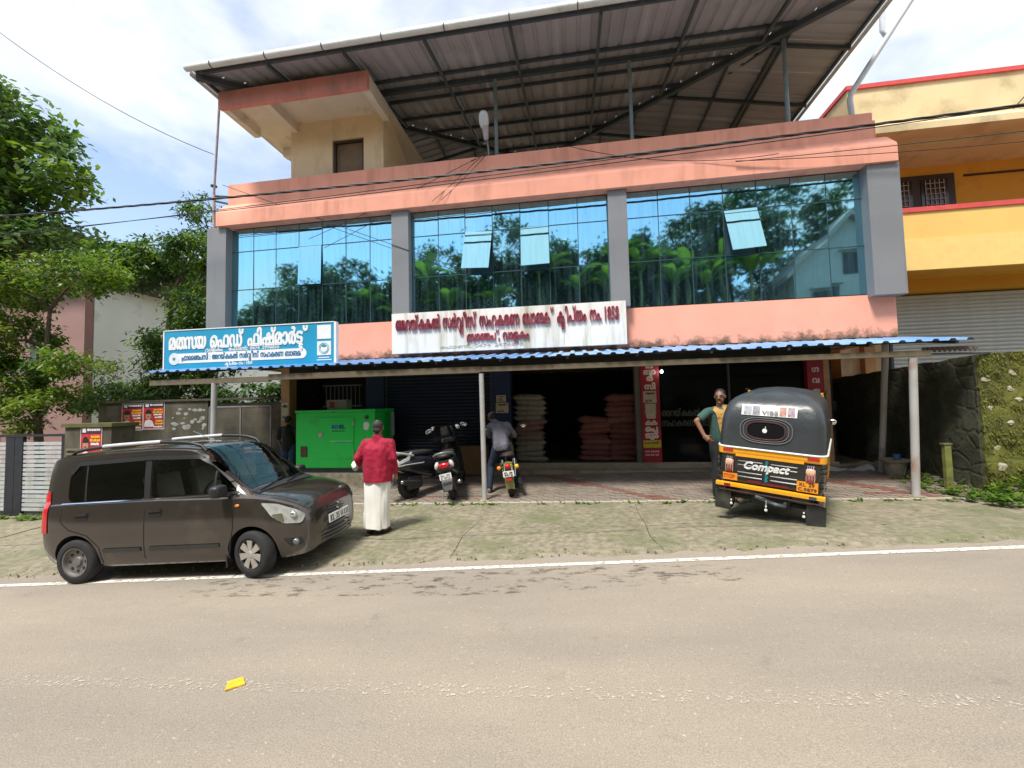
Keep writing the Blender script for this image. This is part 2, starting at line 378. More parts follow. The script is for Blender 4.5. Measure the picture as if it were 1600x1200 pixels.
for r in range(26):
    y = 7.86+r*.104
    for c in range(76):
        x = -9.1+c*.208+(.104 if r % 2 else 0)
        if x > 6.65: continue
        d = x-(1.55-1.12*(y-7.9)); d2_ = abs(x-5.2+.9*(y-8.6)); red = abs(d) < .17 or (d2_ < .16) or (x > 4.8 and r % 9 == 3) or (x < -1.5 and r % 9 == 4 and x > -3.5)
        k = 'e' if r == 0 else ('r' if red else 'g')
        z = G(x, y)+.004+rnd.uniform(-.004, .004)
        if r < 5 and -7.0 < x < 6.5 and cnt < 300:
            o = link('paver', PM[k], pv); o.location = (x, y, z); o.rotation_euler = (rnd.uniform(-.02, .02), rnd.uniform(-.02, .02)+.02, rnd.uniform(-.02, .02)); cnt += 1
        else: rest.add([(x+a*.101, y+b*.048, z+c2*.03) for a, b, c2 in ((-1,-1,-1),(1,-1,-1),(1,1,-1),(-1,1,-1),(-1,-1,1),(1,-1,1),(1,1,1),(-1,1,1))],
            [(4,5,6,7),(0,1,5,4),(1,2,6,5),(2,3,7,6),(3,0,4,7)], {'g': 0, 'r': 1, 'e': 2}[k])
tag(rest.build('pavers', [paver_g, paver_r, paver_e], pv), kind='stuff')
st = MB().prism([(-.06,-.05),(.06,-.05),(.045,.05),(-.045,.05)], 0, .013, 'z').build('road_stud', mat('stud_yellow', (.80,.42,.02), .5, var=.15, scale=20), bevel=.004)
st.location = (-2.43, 2.745, G(-2.43, 2.745)+.003); st.rotation_euler = (0, 0, radians(40)); tag(st, 'small yellow reflective stud stuck on the worn centre line', 'road stud')
# ------------------------------------------------------------------ bank building
def WB(mb, name, mats, parent, **k):
    M_ = Matrix.Identity(4); p = parent
    while p: M_ = p.matrix_basis@M_; p = p.parent
    return mb.xf(M_.inverted()).build(name, mats, parent, **k)
def coral_mat():
    m = mat('coral_paint', (.86,.38,.265), .8, var=.07, scale=1.5, bump=.15, bscale=40, dirt=(.60,.25,.17), dirt_amt=.34, dscale=2.4, streak=.16)
    return m
coral = coral_mat()
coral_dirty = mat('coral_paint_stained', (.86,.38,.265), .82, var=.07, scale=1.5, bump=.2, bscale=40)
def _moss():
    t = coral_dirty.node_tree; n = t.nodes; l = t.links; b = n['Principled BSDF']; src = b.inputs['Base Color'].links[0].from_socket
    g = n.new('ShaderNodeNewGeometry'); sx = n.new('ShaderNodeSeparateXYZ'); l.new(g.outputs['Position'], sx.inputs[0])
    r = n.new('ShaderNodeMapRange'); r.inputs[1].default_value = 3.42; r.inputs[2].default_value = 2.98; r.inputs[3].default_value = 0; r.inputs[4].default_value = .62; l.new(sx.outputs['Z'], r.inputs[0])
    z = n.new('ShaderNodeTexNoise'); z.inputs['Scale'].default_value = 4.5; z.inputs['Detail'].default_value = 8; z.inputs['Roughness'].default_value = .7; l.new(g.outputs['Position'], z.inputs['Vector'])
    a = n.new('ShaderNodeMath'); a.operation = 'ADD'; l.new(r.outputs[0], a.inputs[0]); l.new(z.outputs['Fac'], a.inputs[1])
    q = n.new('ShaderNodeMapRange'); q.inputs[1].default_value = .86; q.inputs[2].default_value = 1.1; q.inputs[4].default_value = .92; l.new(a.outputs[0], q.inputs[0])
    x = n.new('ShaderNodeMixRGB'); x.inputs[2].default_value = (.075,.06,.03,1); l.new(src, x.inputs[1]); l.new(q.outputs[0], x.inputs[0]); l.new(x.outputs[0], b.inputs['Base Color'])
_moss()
cream = mat('cream_wall', (.80,.60,.37), .8, var=.06, scale=2, bump=.1, bscale=40, dirt=(.48,.36,.2), dirt_amt=.2, dscale=1.2, streak=.3)
soffit = mat('soffit_white', (.72,.63,.50), .85, var=.1, scale=2, dirt=(.4,.34,.25), dirt_amt=.25, dscale=2)
grey_clad = mat('grey_cladding', (.215,.22,.23), .42, var=.05, scale=1.2, dirt=(.16,.165,.17), dirt_amt=.3, dscale=1.5, streak=.15)
steel_dark = mat('painted_steel_slate', (.055,.068,.075), .5, var=.15, scale=4)
steel_post = mat('painted_steel_bluegrey', (.20,.25,.27), .5, var=.15, scale=4)
roof_in = mat('roof_sheet_inside', (.35,.325,.32), .55, var=.1, scale=.8, dirt=(.27,.25,.245), dirt_amt=.3, dscale=.7)
gutter_m = mat('gutter_grey', (.74,.73,.68), .5, var=.1, scale=2, dirt=(.40,.36,.29), dirt_amt=.3, dscale=2)
def glass_blue():
    m = bpy.data.materials.new('blue_mirror_glass'); m.use_nodes = True; t = m.node_tree; n = t.nodes; l = t.links
    b = n['Principled BSDF']; b.inputs['Metallic'].default_value = 1; b.inputs['Roughness'].default_value = .03
    b.inputs['Base Color'].default_value = (.31,.61,.70,1)
    g = n.new('ShaderNodeNewGeometry')
    z = n.new('ShaderNodeTexNoise'); z.inputs['Scale'].default_value = 1.1; z.inputs['Detail'].default_value = 1; l.new(g.outputs['Position'], z.inputs['Vector'])
    bp = n.new('ShaderNodeBump'); bp.inputs['Strength'].default_value = .22; bp.inputs['Distance'].default_value = .012; l.new(z.outputs['Fac'], bp.inputs['Height']); l.new(bp.outputs[0], b.inputs['Normal'])
    d = n.new('ShaderNodeBsdfPrincipled'); d.inputs['Base Color'].default_value = (.10,.22,.27,1); d.inputs['Roughness'].default_value = .9
    mp_ = n.new('ShaderNodeMapping'); mp_.inputs['Scale'].default_value = (7, 1, .5); l.new(g.outputs['Position'], mp_.inputs['Vector'])
    z2 = n.new('ShaderNodeTexNoise'); z2.inputs['Scale'].default_value = 2.2; z2.inputs['Detail'].default_value = 7; l.new(mp_.outputs[0], z2.inputs['Vector'])
    r = n.new('ShaderNodeMapRange'); r.inputs[1].default_value = .42; r.inputs[2].default_value = .78; r.inputs[3].default_value = .03; r.inputs[4].default_value = .20; l.new(z2.outputs['Fac'], r.inputs[0])
    ms = n.new('ShaderNodeMixShader'); l.new(r.outputs[0], ms.inputs[0]); l.new(b.outputs[0], ms.inputs[1]); l.new(d.outputs[0], ms.inputs[2])
    l.new(ms.outputs[0], n['Material Output'].inputs['Surface']); return m
glass = glass_blue()
glass_edge = mat('frame_teal_dark', (.03,.07,.085), .4, var=.1)
BK = thing('bank_building', 'coral two storey bank building with blue mirror glass and big metal roof', 'building', (-1.2, 9.4, .2))
XL, XR = -8.65, 6.38
WB(MB().box(XL, XR, 9.4, 9.62, 3.0, 3.86), 'lower_band', coral_dirty, BK)
pr = [(9.12,6.44),(9.12,6.76),(9.135,6.82),(9.17,6.85),(9.38,7.08),(9.38,7.62),(9.55,7.62),(9.55,6.44)]
WB(MB().prism(pr[4:], XL, 6.17, 'x'), 'parapet', coral, BK)
WB(MB().prism([pr[0],pr[1],pr[2],pr[3],(9.379,7.079),(9.379,6.44)], XL-.1, 6.41, 'x'), 'ledge', coral, BK, smooth=50)
for a, b, y0, nm in ((-9.07,-8.53,9.2,0), (-4.16,-3.74,9.2,0), (.82,1.22,9.2,0), (5.88,6.46,9.18,0)):
    WB(MB().box(a, b, y0, 9.5, 3.80 if a > 5 or a < -9 else 3.87, 6.437), 'pillar', grey_clad, BK, bevel=.008)
cw = WB(MB().box(XL+.02, 6.2, 9.46, 9.6, 3.86, 6.44), 'curtain_wall', glass_edge, BK)
ZR = (3.87, 4.87, 5.85, 6.435); OPEN = {(0, 3, 1): (2.2, 0), (1, 2, 1): (15, 3), (1, 4, 1): (13, -1), (2, 3, 1): (15, -3)}
for bi, (x0, x1) in enumerate(((-8.55,-4.17),(-3.73,.81),(1.23,5.9))):
    for c in range(7):
        for r in range(3):
            a, b = x0+(x1-x0)*c/7+.008, x0+(x1-x0)*(c+1)/7-.008; z0, z1 = ZR[r]+.008, ZR[r+1]-.008
            op = OPEN.get((bi, c, r))
            mb_ = MB().box(a-(a+b)/2, b-(a+b)/2, -.008, .008, z0-z1, 0)
            o = mb_.build('pane', glass, cw)
            o.location = Vector(((a+b)/2, 9.412 if not op else 9.385, z1))-Vector((-1.2, 9.4, .2))
            o.rotation_euler = (radians(rnd.uniform(-.35, .35)), 0, radians(rnd.uniform(-.45, .45)))
            if op: o.rotation_euler = (-radians(op[0]), radians(op[1]), 0); o['label'] = 'glass pane propped open at the bottom'
    fr = MB()
    for r in (1, 2): fr.box(x0, x1, 9.395, 9.44, ZR[r]-.009, ZR[r]+.009)
    for c in range(8): x = x0+(x1-x0)*c/7; fr.box(x-.008, x+.008, 9.399, 9.44, 3.87, 6.43)
    WB(fr, 'frame', glass_edge, cw)
# side walls, slabs and the hidden body
WB(MB().box(XL, XL+.2, 9.63, 21, 2.95, 7.6), 'side_wall', cream, BK)
WB(MB().box(6.18, XR, 9.63, 21, 2.95, 7.6), 'side_wall', coral, BK)
WB(MB().box(XL+.21, 6.17, 9.63, 21, 2.99, 3.2), 'floor_slab', soffit, BK)
WB(MB().box(XL+.21, 6.17, 9.63, 21, 6.5, 6.7), 'terrace_slab', soffit, BK)
WB(MB().box(XL+.21, 6.17, 20.8, 21, .2, 7.5), 'back_wall', cream, BK)
# stair block on the terrace
sb = WB(MB().box(-7.15, -5.99, 9.75, 9.93, 6.7, 9.3).box(-5.13, -4.6, 9.75, 9.93, 6.7, 9.3).box(-5.989, -5.131, 9.75, 9.93, 8.72, 9.3), 'stair_block', cream, BK)
WB(MB().prism([(9.931,6.7),(9.931,9.3),(10.3,9.3),(13.4,7.9),(13.4,6.7)], -4.75, -4.6, 'x'), 'stair_wall', cream, sb)
WB(MB().prism([(9.931,6.7),(9.931,9.3),(12.5,9.3),(12.5,6.7)], -7.15, -7.0, 'x'), 'stair_wall', cream, sb)
WB(MB().box(-8.2, -4.43, 8.7, 12.6, 9.28, 9.42), 'stair_slab', soffit, sb)
pinkf = mat('fascia_pink', (.66,.25,.20), .85, var=.1, scale=2, dirt=(.42,.2,.16), dirt_amt=.4, dscale=3, streak=.25)
WB(MB().box(-8.21, -4.43, 8.58, 8.699, 9.04, 9.43), 'fascia', pinkf, sb)
for x in (-8.2, -7.12, -4.6): WB(MB().box(x, x+.17, 8.7, 9.749, 9.05, 9.279), 'beam', soffit, sb)
WB(MB().box(-8.03, -7.13, 10.6, 10.8, 9.05, 9.279), 'beam', soffit, sb)
dr = WB(MB().box(-5.93, -5.19, 9.87, 9.92, 6.7, 8.66), 'door', mat('door_brown', (.20,.125,.065), .6, var=.2, scale=3, streak=.1, dirt=(.13,.08,.04), dirt_amt=.3), sb)
WB(MB().box(-5.989, -5.93, 9.80, 9.925, 6.7, 8.719).box(-5.19, -5.131, 9.80, 9.925, 6.7, 8.719).box(-5.929, -5.191, 9.80, 9.925, 8.66, 8.719), 'door_frame', mat('door_frame_dark', (.05,.03,.02), .5), dr)
# ---- metal roof
RX0, RX1, RY0, ZE, SL = -8.33, 6.2, 8.0, 9.52, .2
HALF = (RX1-RX0)/2; CX, CY = (RX0+RX1)/2, RY0+HALF
rf = WB(MB().lathe([(.09, 0), (.05, .25), (.001, .3)], (CX, CY, ZE+HALF*SL+.06), 'z', 12), 'roof', gutter_m, BK)
def roof_side(k):
    R4 = Matrix.Translation((CX, CY, 0))@Matrix.Rotation(k*pi/2, 4, 'Z')     # side k: local u along the eave, v inwards
    P = lambda u, v, z: R4@Vector((u, v-HALF, ZE+v*SL+z))
    pitch = .30; w = pitch*3
    n = int(round(2*HALF/w)); w = 2*HALF/n
    for i in range(n):
        u0, u1 = -HALF+i*w, -HALF+(i+1)*w; us = []
        for q in range(3):
            b = u0+q*w/3
            us += [(b+.0, 0), (b+.10*w, 0), (b+.13*w, .03), (b+.19*w, .03), (b+.22*w, 0)]
        us.append((u1-.001, 0)); rows = []
        for u, h in us:
            lim = HALF-abs(u)
            rows.append([P(u, -.02 if k == 0 else .0, h), P(u, max(lim, .02), h)])
        WB(MB().grid(rows), 'roof_sheet', roof_in, rf)
    for v in [.06]+[.95*q+.4 for q in range(1, 8)]:
        h = HALF-v
        if h > .1: WB(MB().bar(P(-h, v, -.045), P(h, v, -.045), .05, .07), 'purlin', steel_dark, rf)
    u = -HALF+1.85
    while u < HALF-.3:
        lim = HALF-abs(u)
        if lim > .5: WB(MB().bar(P(u, .05, -.115), P(u, lim-.05, -.115), .06, .075), 'rafter', steel_dark, rf)
        u += 1.8
    WB(MB().bar(P(-HALF+.05, .05, -.13), P(-.05, HALF-.05, -.13), .11, .12), 'hip_rafter', steel_dark, rf)
    if k == 0:
        gp = []; g = MB(); rows = []
        for x in rng(-HALF-.05, HALF+.05, .5):
            rows.append([P(x, -.10+.075*cos(a), -.0+.075*sin(a)*1.1) for a in [pi*.38+(pi*1.62)*q/12 for q in range(13)]])
        g.grid(rows); WB(g, 'gutter', gutter_m, rf, smooth=60)
        for x in rng(-HALF+.6, HALF-.6, 1.35):
            WB(MB().tube([P(x, -.10+.08*cos(a), .08*sin(a)*1.1) for a in [pi*.9+pi*1.25*q/8 for q in range(9)]], .012, 5), 'gutter_strap', steel_dark, rf)
    else:
        g = MB().grid([[P(x, -.06, .05), P(x, -.06, -.10), P(x, .02, -.10)] for x in rng(-HALF, HALF, 1)])
        WB(g, 'barge_board', mat('barge_grey', (.42,.40,.37), .6, var=.15), rf)
for k in range(4): roof_side(k)
WB(MB().bar((-7.9, 9.72, 9.76), (4.86, 9.72, 9.76), .09, .11), 'girder', steel_dark, rf)
WB(MB().bar((4.75, 9.6, 9.76), (4.75, 20.5, 9.76), .09, .11), 'girder', steel_dark, rf)
WB(MB().bar((4.78, 9.75, 9.80), (1.6, 14.8, 10.7), .06, .08), 'girder', steel_dark, rf)
for x in (-1.7, 1.46, 4.76): WB(MB().tube([(x, 9.72, 6.7), (x, 9.72, 9.70)], .045, 10), 'post', steel_post, rf, smooth=40)
for y in (13, 16.5, 20): WB(MB().tube([(4.76, y, 6.7), (4.76, y, 9.70)], .045, 10), 'post', steel_post, rf, smooth=40)
for x in (-4.2, -1.2, 1.8): WB(MB().tube([(x, 20.2, 6.7), (x, 20.2, 9.9)], .045, 10), 'post', steel_post, rf, smooth=40)
# drain pipes at the right corner of the roof and a mast on the left
pvc = mat('pvc_white_grey', (.62,.63,.65), .45, var=.08, scale=2, dirt=(.4,.4,.4), dirt_amt=.2)
WB(MB().tube([(6.02, 9.7, 7.5), (5.98, 9.7, 8.15), (6.0, 9.68, 8.27), (6.9, 9.55, 9.66), (7.45, 9.45, 10.5)], .055, 12), 'drain_pipe', pvc, BK, smooth=50)
WB(MB().tube([(6.66, 9.58, 10.6), (6.62, 9.6, 9.5), (6.66, 9.6, 9.40), (6.76, 9.58, 9.44)], .05, 12), 'drain_pipe', pvc, BK, smooth=50)
mast_m = mat('galvanised_pipe', (.42,.36,.36), .5, metal=.3, var=.25, scale=5)
ms_ = thing('service_mast', 'thin galvanised pipe mast bracketed to the left end of the parapet', 'pole', (-8.95, 9.3, 6.6))
WB(MB().tube([(-8.95, 9.3, 5.6), (-8.94, 9.25, 7.4)], .035, 8), 'lower_pipe', mast_m, ms_, smooth=50)
WB(MB().tube([(-8.94, 9.25, 7.3), (-8.60, 9.02, 9.40)], .028, 8), 'upper_pipe', mast_m, ms_, smooth=50)
WB(MB().bar((-8.96, 9.26, 7.30), (-8.62, 9.45, 7.34), .03, .04).bar((-8.96, 9.26, 7.18), (-8.62, 9.45, 7.14), .03, .04).bar((-8.96, 9.26, 7.16), (-8.96, 9.26, 7.33), .03, .03), 'bracket', steel_dark, ms_)
WB(MB().lathe([(.03, 0), (.075, .02), (.075, .05), (.03, .07)], (-8.942, 9.25, 7.52), 'z', 12), 'collar', steel_dark, ms_)
# ---- ground floor
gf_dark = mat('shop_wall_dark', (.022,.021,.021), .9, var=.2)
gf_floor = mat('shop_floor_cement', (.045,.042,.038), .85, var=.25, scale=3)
stepm = mat('step_cement', (.33,.285,.21), .9, var=.15, scale=3, bump=.3, bscale=50, dirt=(.16,.13,.09), dirt_amt=.45, dscale=2)
blue_wall = mat('deep_blue_paint', (.008,.024,.085), .6, var=.12)
tanp = mat('tan_pillar', (.46,.27,.13), .85, var=.12, scale=3, dirt=(.25,.15,.08), dirt_amt=.3, dscale=3)
YS = 10.5
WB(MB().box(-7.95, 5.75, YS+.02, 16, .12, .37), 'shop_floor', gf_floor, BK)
WB(MB().box(-4.55, 5.75, YS-.08, YS+.0195, .08, .375), 'front_step', stepm, BK, bevel=.01)
WB(MB().box(-3.9, 5.7, YS-.42, YS-.081, .02, .245), 'front_step', stepm, BK, bevel=.01)
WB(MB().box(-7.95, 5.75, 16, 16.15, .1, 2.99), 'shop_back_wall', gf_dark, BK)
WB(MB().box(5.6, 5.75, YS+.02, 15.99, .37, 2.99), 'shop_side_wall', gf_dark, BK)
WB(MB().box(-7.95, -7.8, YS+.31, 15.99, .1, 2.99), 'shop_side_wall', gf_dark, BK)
WB(MB().box(-7.98, -7.73, YS, YS+.3, -.2, 2.99), 'corner_pillar', tanp, BK)
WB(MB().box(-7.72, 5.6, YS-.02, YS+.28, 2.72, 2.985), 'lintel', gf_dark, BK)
bp1 = WB(MB().box(-5.5, -5.0, YS, YS+.3, .1, 2.715), 'shop_pillar', blue_wall, BK)
bp2 = WB(MB().box(-2.1, -1.62, YS, YS+.3, .1, 2.715), 'shop_pillar', blue_wall, BK)
WB(MB().box(1.42, 1.54, YS+.02, YS+.3, .371, 2.715), 'shop_pillar', mat('grey_pillar', (.14,.13,.12), .8), BK)
rp_ = WB(MB().box(1.545, 1.98, YS-.02, YS+.3, .376, 2.715), 'shop_pillar', mat('red_board', (.30,.012,.028), .55, var=.1), BK)
rp_['label'] = 'red shop pillar with white lettering'
rp2 = WB(MB().box(5.22, 5.56, YS-.02, YS+.3, .376, 2.715), 'shop_pillar', MATS['red_board'], BK)
WB(MB().box(5.561, 5.68, YS-.02, YS+.3, .376, 2.715), 'shop_pillar', tanp, BK)
# roller shutter, slat by slat
sh = WB(MB().box(-5.0, -4.94, YS+.08, YS+.16, .376, 2.71).box(-2.16, -2.10, YS+.08, YS+.16, .376, 2.71), 'roller_shutter', steel_dark, BK)
slat_m = mat('shutter_blue', (.005,.013,.04), .45, var=.1)
sl = MB().prism([(0,0),(-.018,.02),(-.022,.045),(-.018,.07),(0,.088)], -1.39, 1.39, 'x').mesh('slat', slat_m)
for i in range(26):
    o = link('slat', sl, sh); o.location = Vector((-3.55, YS+.12, .38+.0895*i))-Vector((-1.2, 9.4, .2))
WB(MB().box(-5.0, -1.65, YS+.45, YS+.6, .37, 2.99), 'shop_partition', gf_dark, BK)
WB(MB().box(-7.79, -5.45, YS+1.6, YS+1.75, .37, 2.99), 'shop_partition', gf_dark, BK)
# glass shop front on the right
dg = mat('dark_shop_glass', (.004,.006,.007), .10, var=0, spec=.16)
WB(MB().box(1.99, 5.21, YS+.12, YS+.14, .377, 2.71), 'shop_glass', dg, BK)
WB(MB().box(3.55, 3.60, YS+.09, YS+.119, .377, 2.71), 'glass_frame', steel_dark, BK)
# left part of the front: barred window above the generator
wb = MB()
for i in range(9): wb.bar((-7.2+i*.13, YS+.9, 1.9), (-7.2+i*.13, YS+.9, 2.5), .02, .02)
wb.bar((-7.3, YS+.9, 1.9), (-6.1, YS+.9, 1.9), .03, .03).bar((-7.3, YS+.9, 2.5), (-6.1, YS+.9, 2.5), .03, .03)
WB(wb, 'window_bars', steel_post, BK)
lampm = mat('bulb_white', (1,1,1), .3, var=0, emit=(1,.98,.92,14))
bl = thing('shop_bulb', 'small lit white bulb hanging beside the red pillar', 'lamp', (2.02, 10.35, 2.52))
MB().ell((0,0,0), (.03,.03,.035), 10, 8).build('bulb', lampm, bl, smooth=80)
MB().lathe([(.012, .03), (.018, .035), (.016, .08), (.004, .085)], (0,0,0), 'z', 10).tube([(0,0,.08), (0,0,.2)], .004, 5).build('holder', steel_dark, bl)
# ------------------------------------------------------------------ canopy over the pavement
blue_sheet = mat('blue_roof_sheet', (.15,.31,.58), .4, var=.15, scale=1.3, dirt=(.36,.45,.56), dirt_amt=.35, dscale=1.4, spec=.6)
blue_s2 = mat('blue_roof_sheet_faded', (.19,.35,.58), .45, var=.18, scale=1.3, dirt=(.40,.47,.54), dirt_amt=.45, dscale=1.8)
blue_s3 = mat('blue_roof_sheet_deep', (.12,.27,.55), .4, var=.15, scale=1.3, dirt=(.30,.36,.44), dirt_amt=.35, dscale=2)
beam_m = mat('canopy_beam_tan', (.135,.107,.065), .7, var=.15, scale=3, dirt=(.10,.075,.045), dirt_amt=.35, dscale=3)
pipe_m = mat('rusty_white_pipe', (.38,.375,.36), .55, var=.1, scale=4, dirt=(.26,.11,.05), dirt_amt=.22, dscale=2.2, streak=.6)
CN = thing('canopy', 'long blue corrugated sheet canopy on pipe posts along the shop fronts', 'canopy', (-1.4, 8.6, .1))
CZ = lambda y: 2.70+(y-7.86)*.165
us = rng(-9.3, 6.45, .985)
for i in range(len(us)-1):
    rows = []; w = us[i+1]-us[i]
    for q in range(4):
        b = us[i]+q*w/4
        for a, h in ((0,0),(.10,0),(.13,.034),(.19,.034),(.22,0)): rows.append((b+a*w, h))
    rows.append((us[i+1]+.01, .0))
    for o_ in (0,):
        yj = rnd.uniform(-.02, .02); zj = rnd.uniform(-.004, .004)+(.005 if i % 2 else 0)
        g = MB().grid([[(x, 7.84+yj, CZ(7.84+yj)+h+zj), (x, 9.37, CZ(9.37)+h+zj)] for x, h in rows])
        n0 = len(g.v); g.v += [(x, y, z-.006) for x, y, z in g.v[:n0]]; g.f += [tuple(reversed([k+n0 for k in f])) for f in g.f]; g.m += g.m
        WB(g, 'canopy_sheet', [blue_sheet, blue_s2, blue_s3][rnd.randrange(3)], CN)
WB(MB().box(-9.2, -6.32, 7.93, 8.02, 2.42, 2.53), 'beam', mat('beam_dark', (.14,.115,.08), .8, var=.2), CN)
WB(MB().box(-6.318, -1.80, 7.925, 8.025, 2.45, 2.57), 'beam', beam_m, CN)
WB(MB().box(-1.799, 5.85, 7.93, 8.02, 2.465, 2.56), 'beam', beam_m, CN)
for x in rng(-9.0, 6.2, 1.27): WB(MB().bar((x, 7.88, CZ(7.88)-.035), (x, 9.38, CZ(9.38)-.035), .045, .05), 'rafter', steel_dark, CN)
for y in (8.35, 8.8, 9.25): WB(MB().bar((-9.2, y, CZ(y)-.03), (6.4, y, CZ(y)-.03), .04, .04), 'purlin', steel_dark, CN)
for x, xb, r in ((-7.63, -7.66, .055), (-1.79, -1.77, .048), (5.60, 5.50, .058)):
    zg = G(xb, 7.97); WB(MB().tube([(xb, 7.97, zg-.05), (x, 7.97, 2.43)], r, 14), 'post', pipe_m, CN, smooth=50)
    WB(MB().box(xb-.09, xb+.09, 7.88, 8.06, zg-.02, zg+.045), 'post_base', stepm, CN, bevel=.01)
WB(MB().tube([(6.12, 9.75, .0), (6.08, 9.3, 2.9)], .055, 12), 'post', pipe_m, CN, smooth=50)
fz = MB()
for i in range(11): x = 5.82+i*.075; fz.prism([(x,2.62),(x+.066,2.62),(x+.066,2.57),(x+.033,2.53),(x,2.57)], 8.06, 8.075, 'y')
WB(fz, 'valance', mat('valance_brown', (.12,.085,.07), .7, var=.2), CN)
WB(MB().tube([(5.85, 8.0, 2.50), (6.75, 8.0, 2.49)], .016, 6), 'rod', steel_dark, CN)
# ------------------------------------------------------------------ signboards
def board_letters(txt, x, y, z, w, h, m, parent, name='lettering', wt=.05, depth=.008):
    b = letters(txt, w, h, wt, depth); b.xf(Matrix.Translation((x, y, z))); return WB(b, name, m, parent)
sblue = mat('sign_blue', (.015,.29,.49), .4, var=.1, scale=.9, dirt=(.03,.30,.48), dirt_amt=.3, dscale=.8)
swhite = mat('sign_white', (.78,.79,.78), .5, var=.04)
sblue_t = mat('sign_text_blue', (.03,.16,.30), .5, var=.05)
SB = thing('blue_signboard', 'blue shop signboard with white lettering standing on the left end of the canopy', 'signboard', (-7.1, 8.3, 2.76))
x0, zb_, yb = -9.22, 2.79, 8.28
WB(MB().box(x0, -5.05, yb, yb+.07, zb_, zb_+.88), 'board', sblue, SB)
WB(MB().box(-5.049, -5.0, yb-.012, yb+.08, zb_-.01, zb_+.89).box(x0-.02, -5.05, yb-.012, yb+.08, zb_+.881, zb_+.9).box(x0-.03, x0-.001, yb-.012, yb+.08, zb_-.01, zb_+.9), 'board_frame', swhite, SB)
yl = yb-.003
board_letters('മ{ത+സ+യ} െഫഡ് ഫിഷ്മാർ{ട/ട}്', x0+.13, yl, zb_+.46, 3.42, .33, swhite, SB, wt=.062)
board_letters('വാളകം   േഫാൺ: 0474 2990055', x0+1.06, yl, zb_+.375, 1.82, .075, swhite, SB, wt=.04, depth=.004)
pill = [(x0+.3, zb_+.135)]+[(x0+3.42+.11*sin(a), zb_+.245-.11*cos(a)) for a in [pi*k/10 for k in range(11)]]+[(x0+.3, zb_+.355)]
WB(MB().prism(pill, yl-.004, yl, 'y'), 'white_pill', swhite, SB)
WB(MB().prism([(x0+.265+.135*cos(2*pi*k/28), zb_+.24+.135*sin(2*pi*k/28)) for k in range(28)], yl-.008, yl, 'y'), 'round_emblem', mat('emblem_pale', (.66,.70,.70), .5), SB)
WB(MB().box(x0+.235, x0+.258, yl-.012, yl-.0085, zb_+.21, zb_+.27).box(x0+.272, x0+.295, yl-.012, yl-.0085, zb_+.21, zb_+.27), 'emblem_mark', sblue_t, SB)
board_letters('~ഫാൈ{ഞ+ച}സി : അറയ്{ക+ക}ൽ സർ{വ/വ}ീസ് സഹകരണ ബാ{ങ+ക}്', x0+.46, yl-.005, zb_+.20, 2.98, .125, sblue_t, SB, wt=.045, depth=.004)
board_letters('{ക/ല}ിപ്തം നം : 1858', x0+1.56, yl, zb_+.055, .67, .07, swhite, SB, wt=.045, depth=.004)
for z0, z1 in ((.53, .83), (.18, .48)): WB(MB().box(-5.44, -5.12, yl-.005, yl, zb_+z0, zb_+z1), 'white_square', swhite, SB)
ring = MB()
for r_ in (.115, .085): ring.tube([(-5.28+r_*cos(2*pi*k/24), yl-.007, zb_+.33+r_*sin(2*pi*k/24)) for k in range(25)], .006, 5)
ring.ell((-5.28, yl-.007, zb_+.38), (.06,.004,.028))
WB(ring, 'round_logo', mat('logo_teal', (.05,.28,.38), .5), SB)
WB(MB().box(-5.41, -5.16, yl-.003, yl, zb_+.122, zb_+.142), 'small_print', swhite, SB)
WB(MB().box(-5.45, -5.11, yl-.003, yl, zb_+.072, zb_+.092), 'small_print', swhite, SB)
for x in (-8.6, -7.2, -5.6): WB(MB().bar((x, yb+.08, zb_+.7), (x, yb+.45, zb_+.08), .03, .03), 'stay', steel_dark, SB)
sgrime = mat('sign_white_grimy', (.74,.73,.69), .6, var=.06, scale=1, dirt=(.30,.27,.16), dirt_amt=.42, dscale=3.2, streak=.12)
sred = mat('letter_crimson', (.43,.085,.115), .45, var=.3, scale=9, dirt=(.55,.25,.28), dirt_amt=.4, dscale=6)
SW = thing('white_signboard', 'grimy white signboard with raised crimson letters below the middle windows', 'signboard', (-1.5, 9.2, 3.05))
xa, xb_, zw, yw = -4.15, 1.12, 3.05, 9.16
for i in range(4):
    a, b = xa+(xb_-xa)*i/4, xa+(xb_-xa)*(i+1)/4-.004
    WB(MB().box(a, b, yw, yw+.1, zw, zw+.93), 'panel', sgrime, SW)
board_letters('അറയ്{ക+ക}ൽ സർ{വ/വ}ീസ് സഹകരണ ബാ{ങ+ക}് {ക/ല}ിപ്തം നം. 1858', xa+.11, yw-.002, zw+.53, 5.0, .30, sred, SW, wt=.044, depth=.035)
board_letters('~ബാ{ഞ+ച}്, വാളകം', xa+1.78, yw-.002, zw+.225, 1.40, .19, sred, SW, wt=.048, depth=.03)
board_letters('േഫാൺ. 0474 2474678', xa+1.15, yw-.001, zw+.07, 1.9, .07, mat('faded_print', (.42,.39,.33), .7), SW, wt=.03, depth=.003)
for x in (xa+.55, xa+2.35, xa+4.15): WB(MB().box(x-.015, x+.015, yw-.006, yw+.1, zw+.93, zw+.965), 'clip', steel_dark, SW)
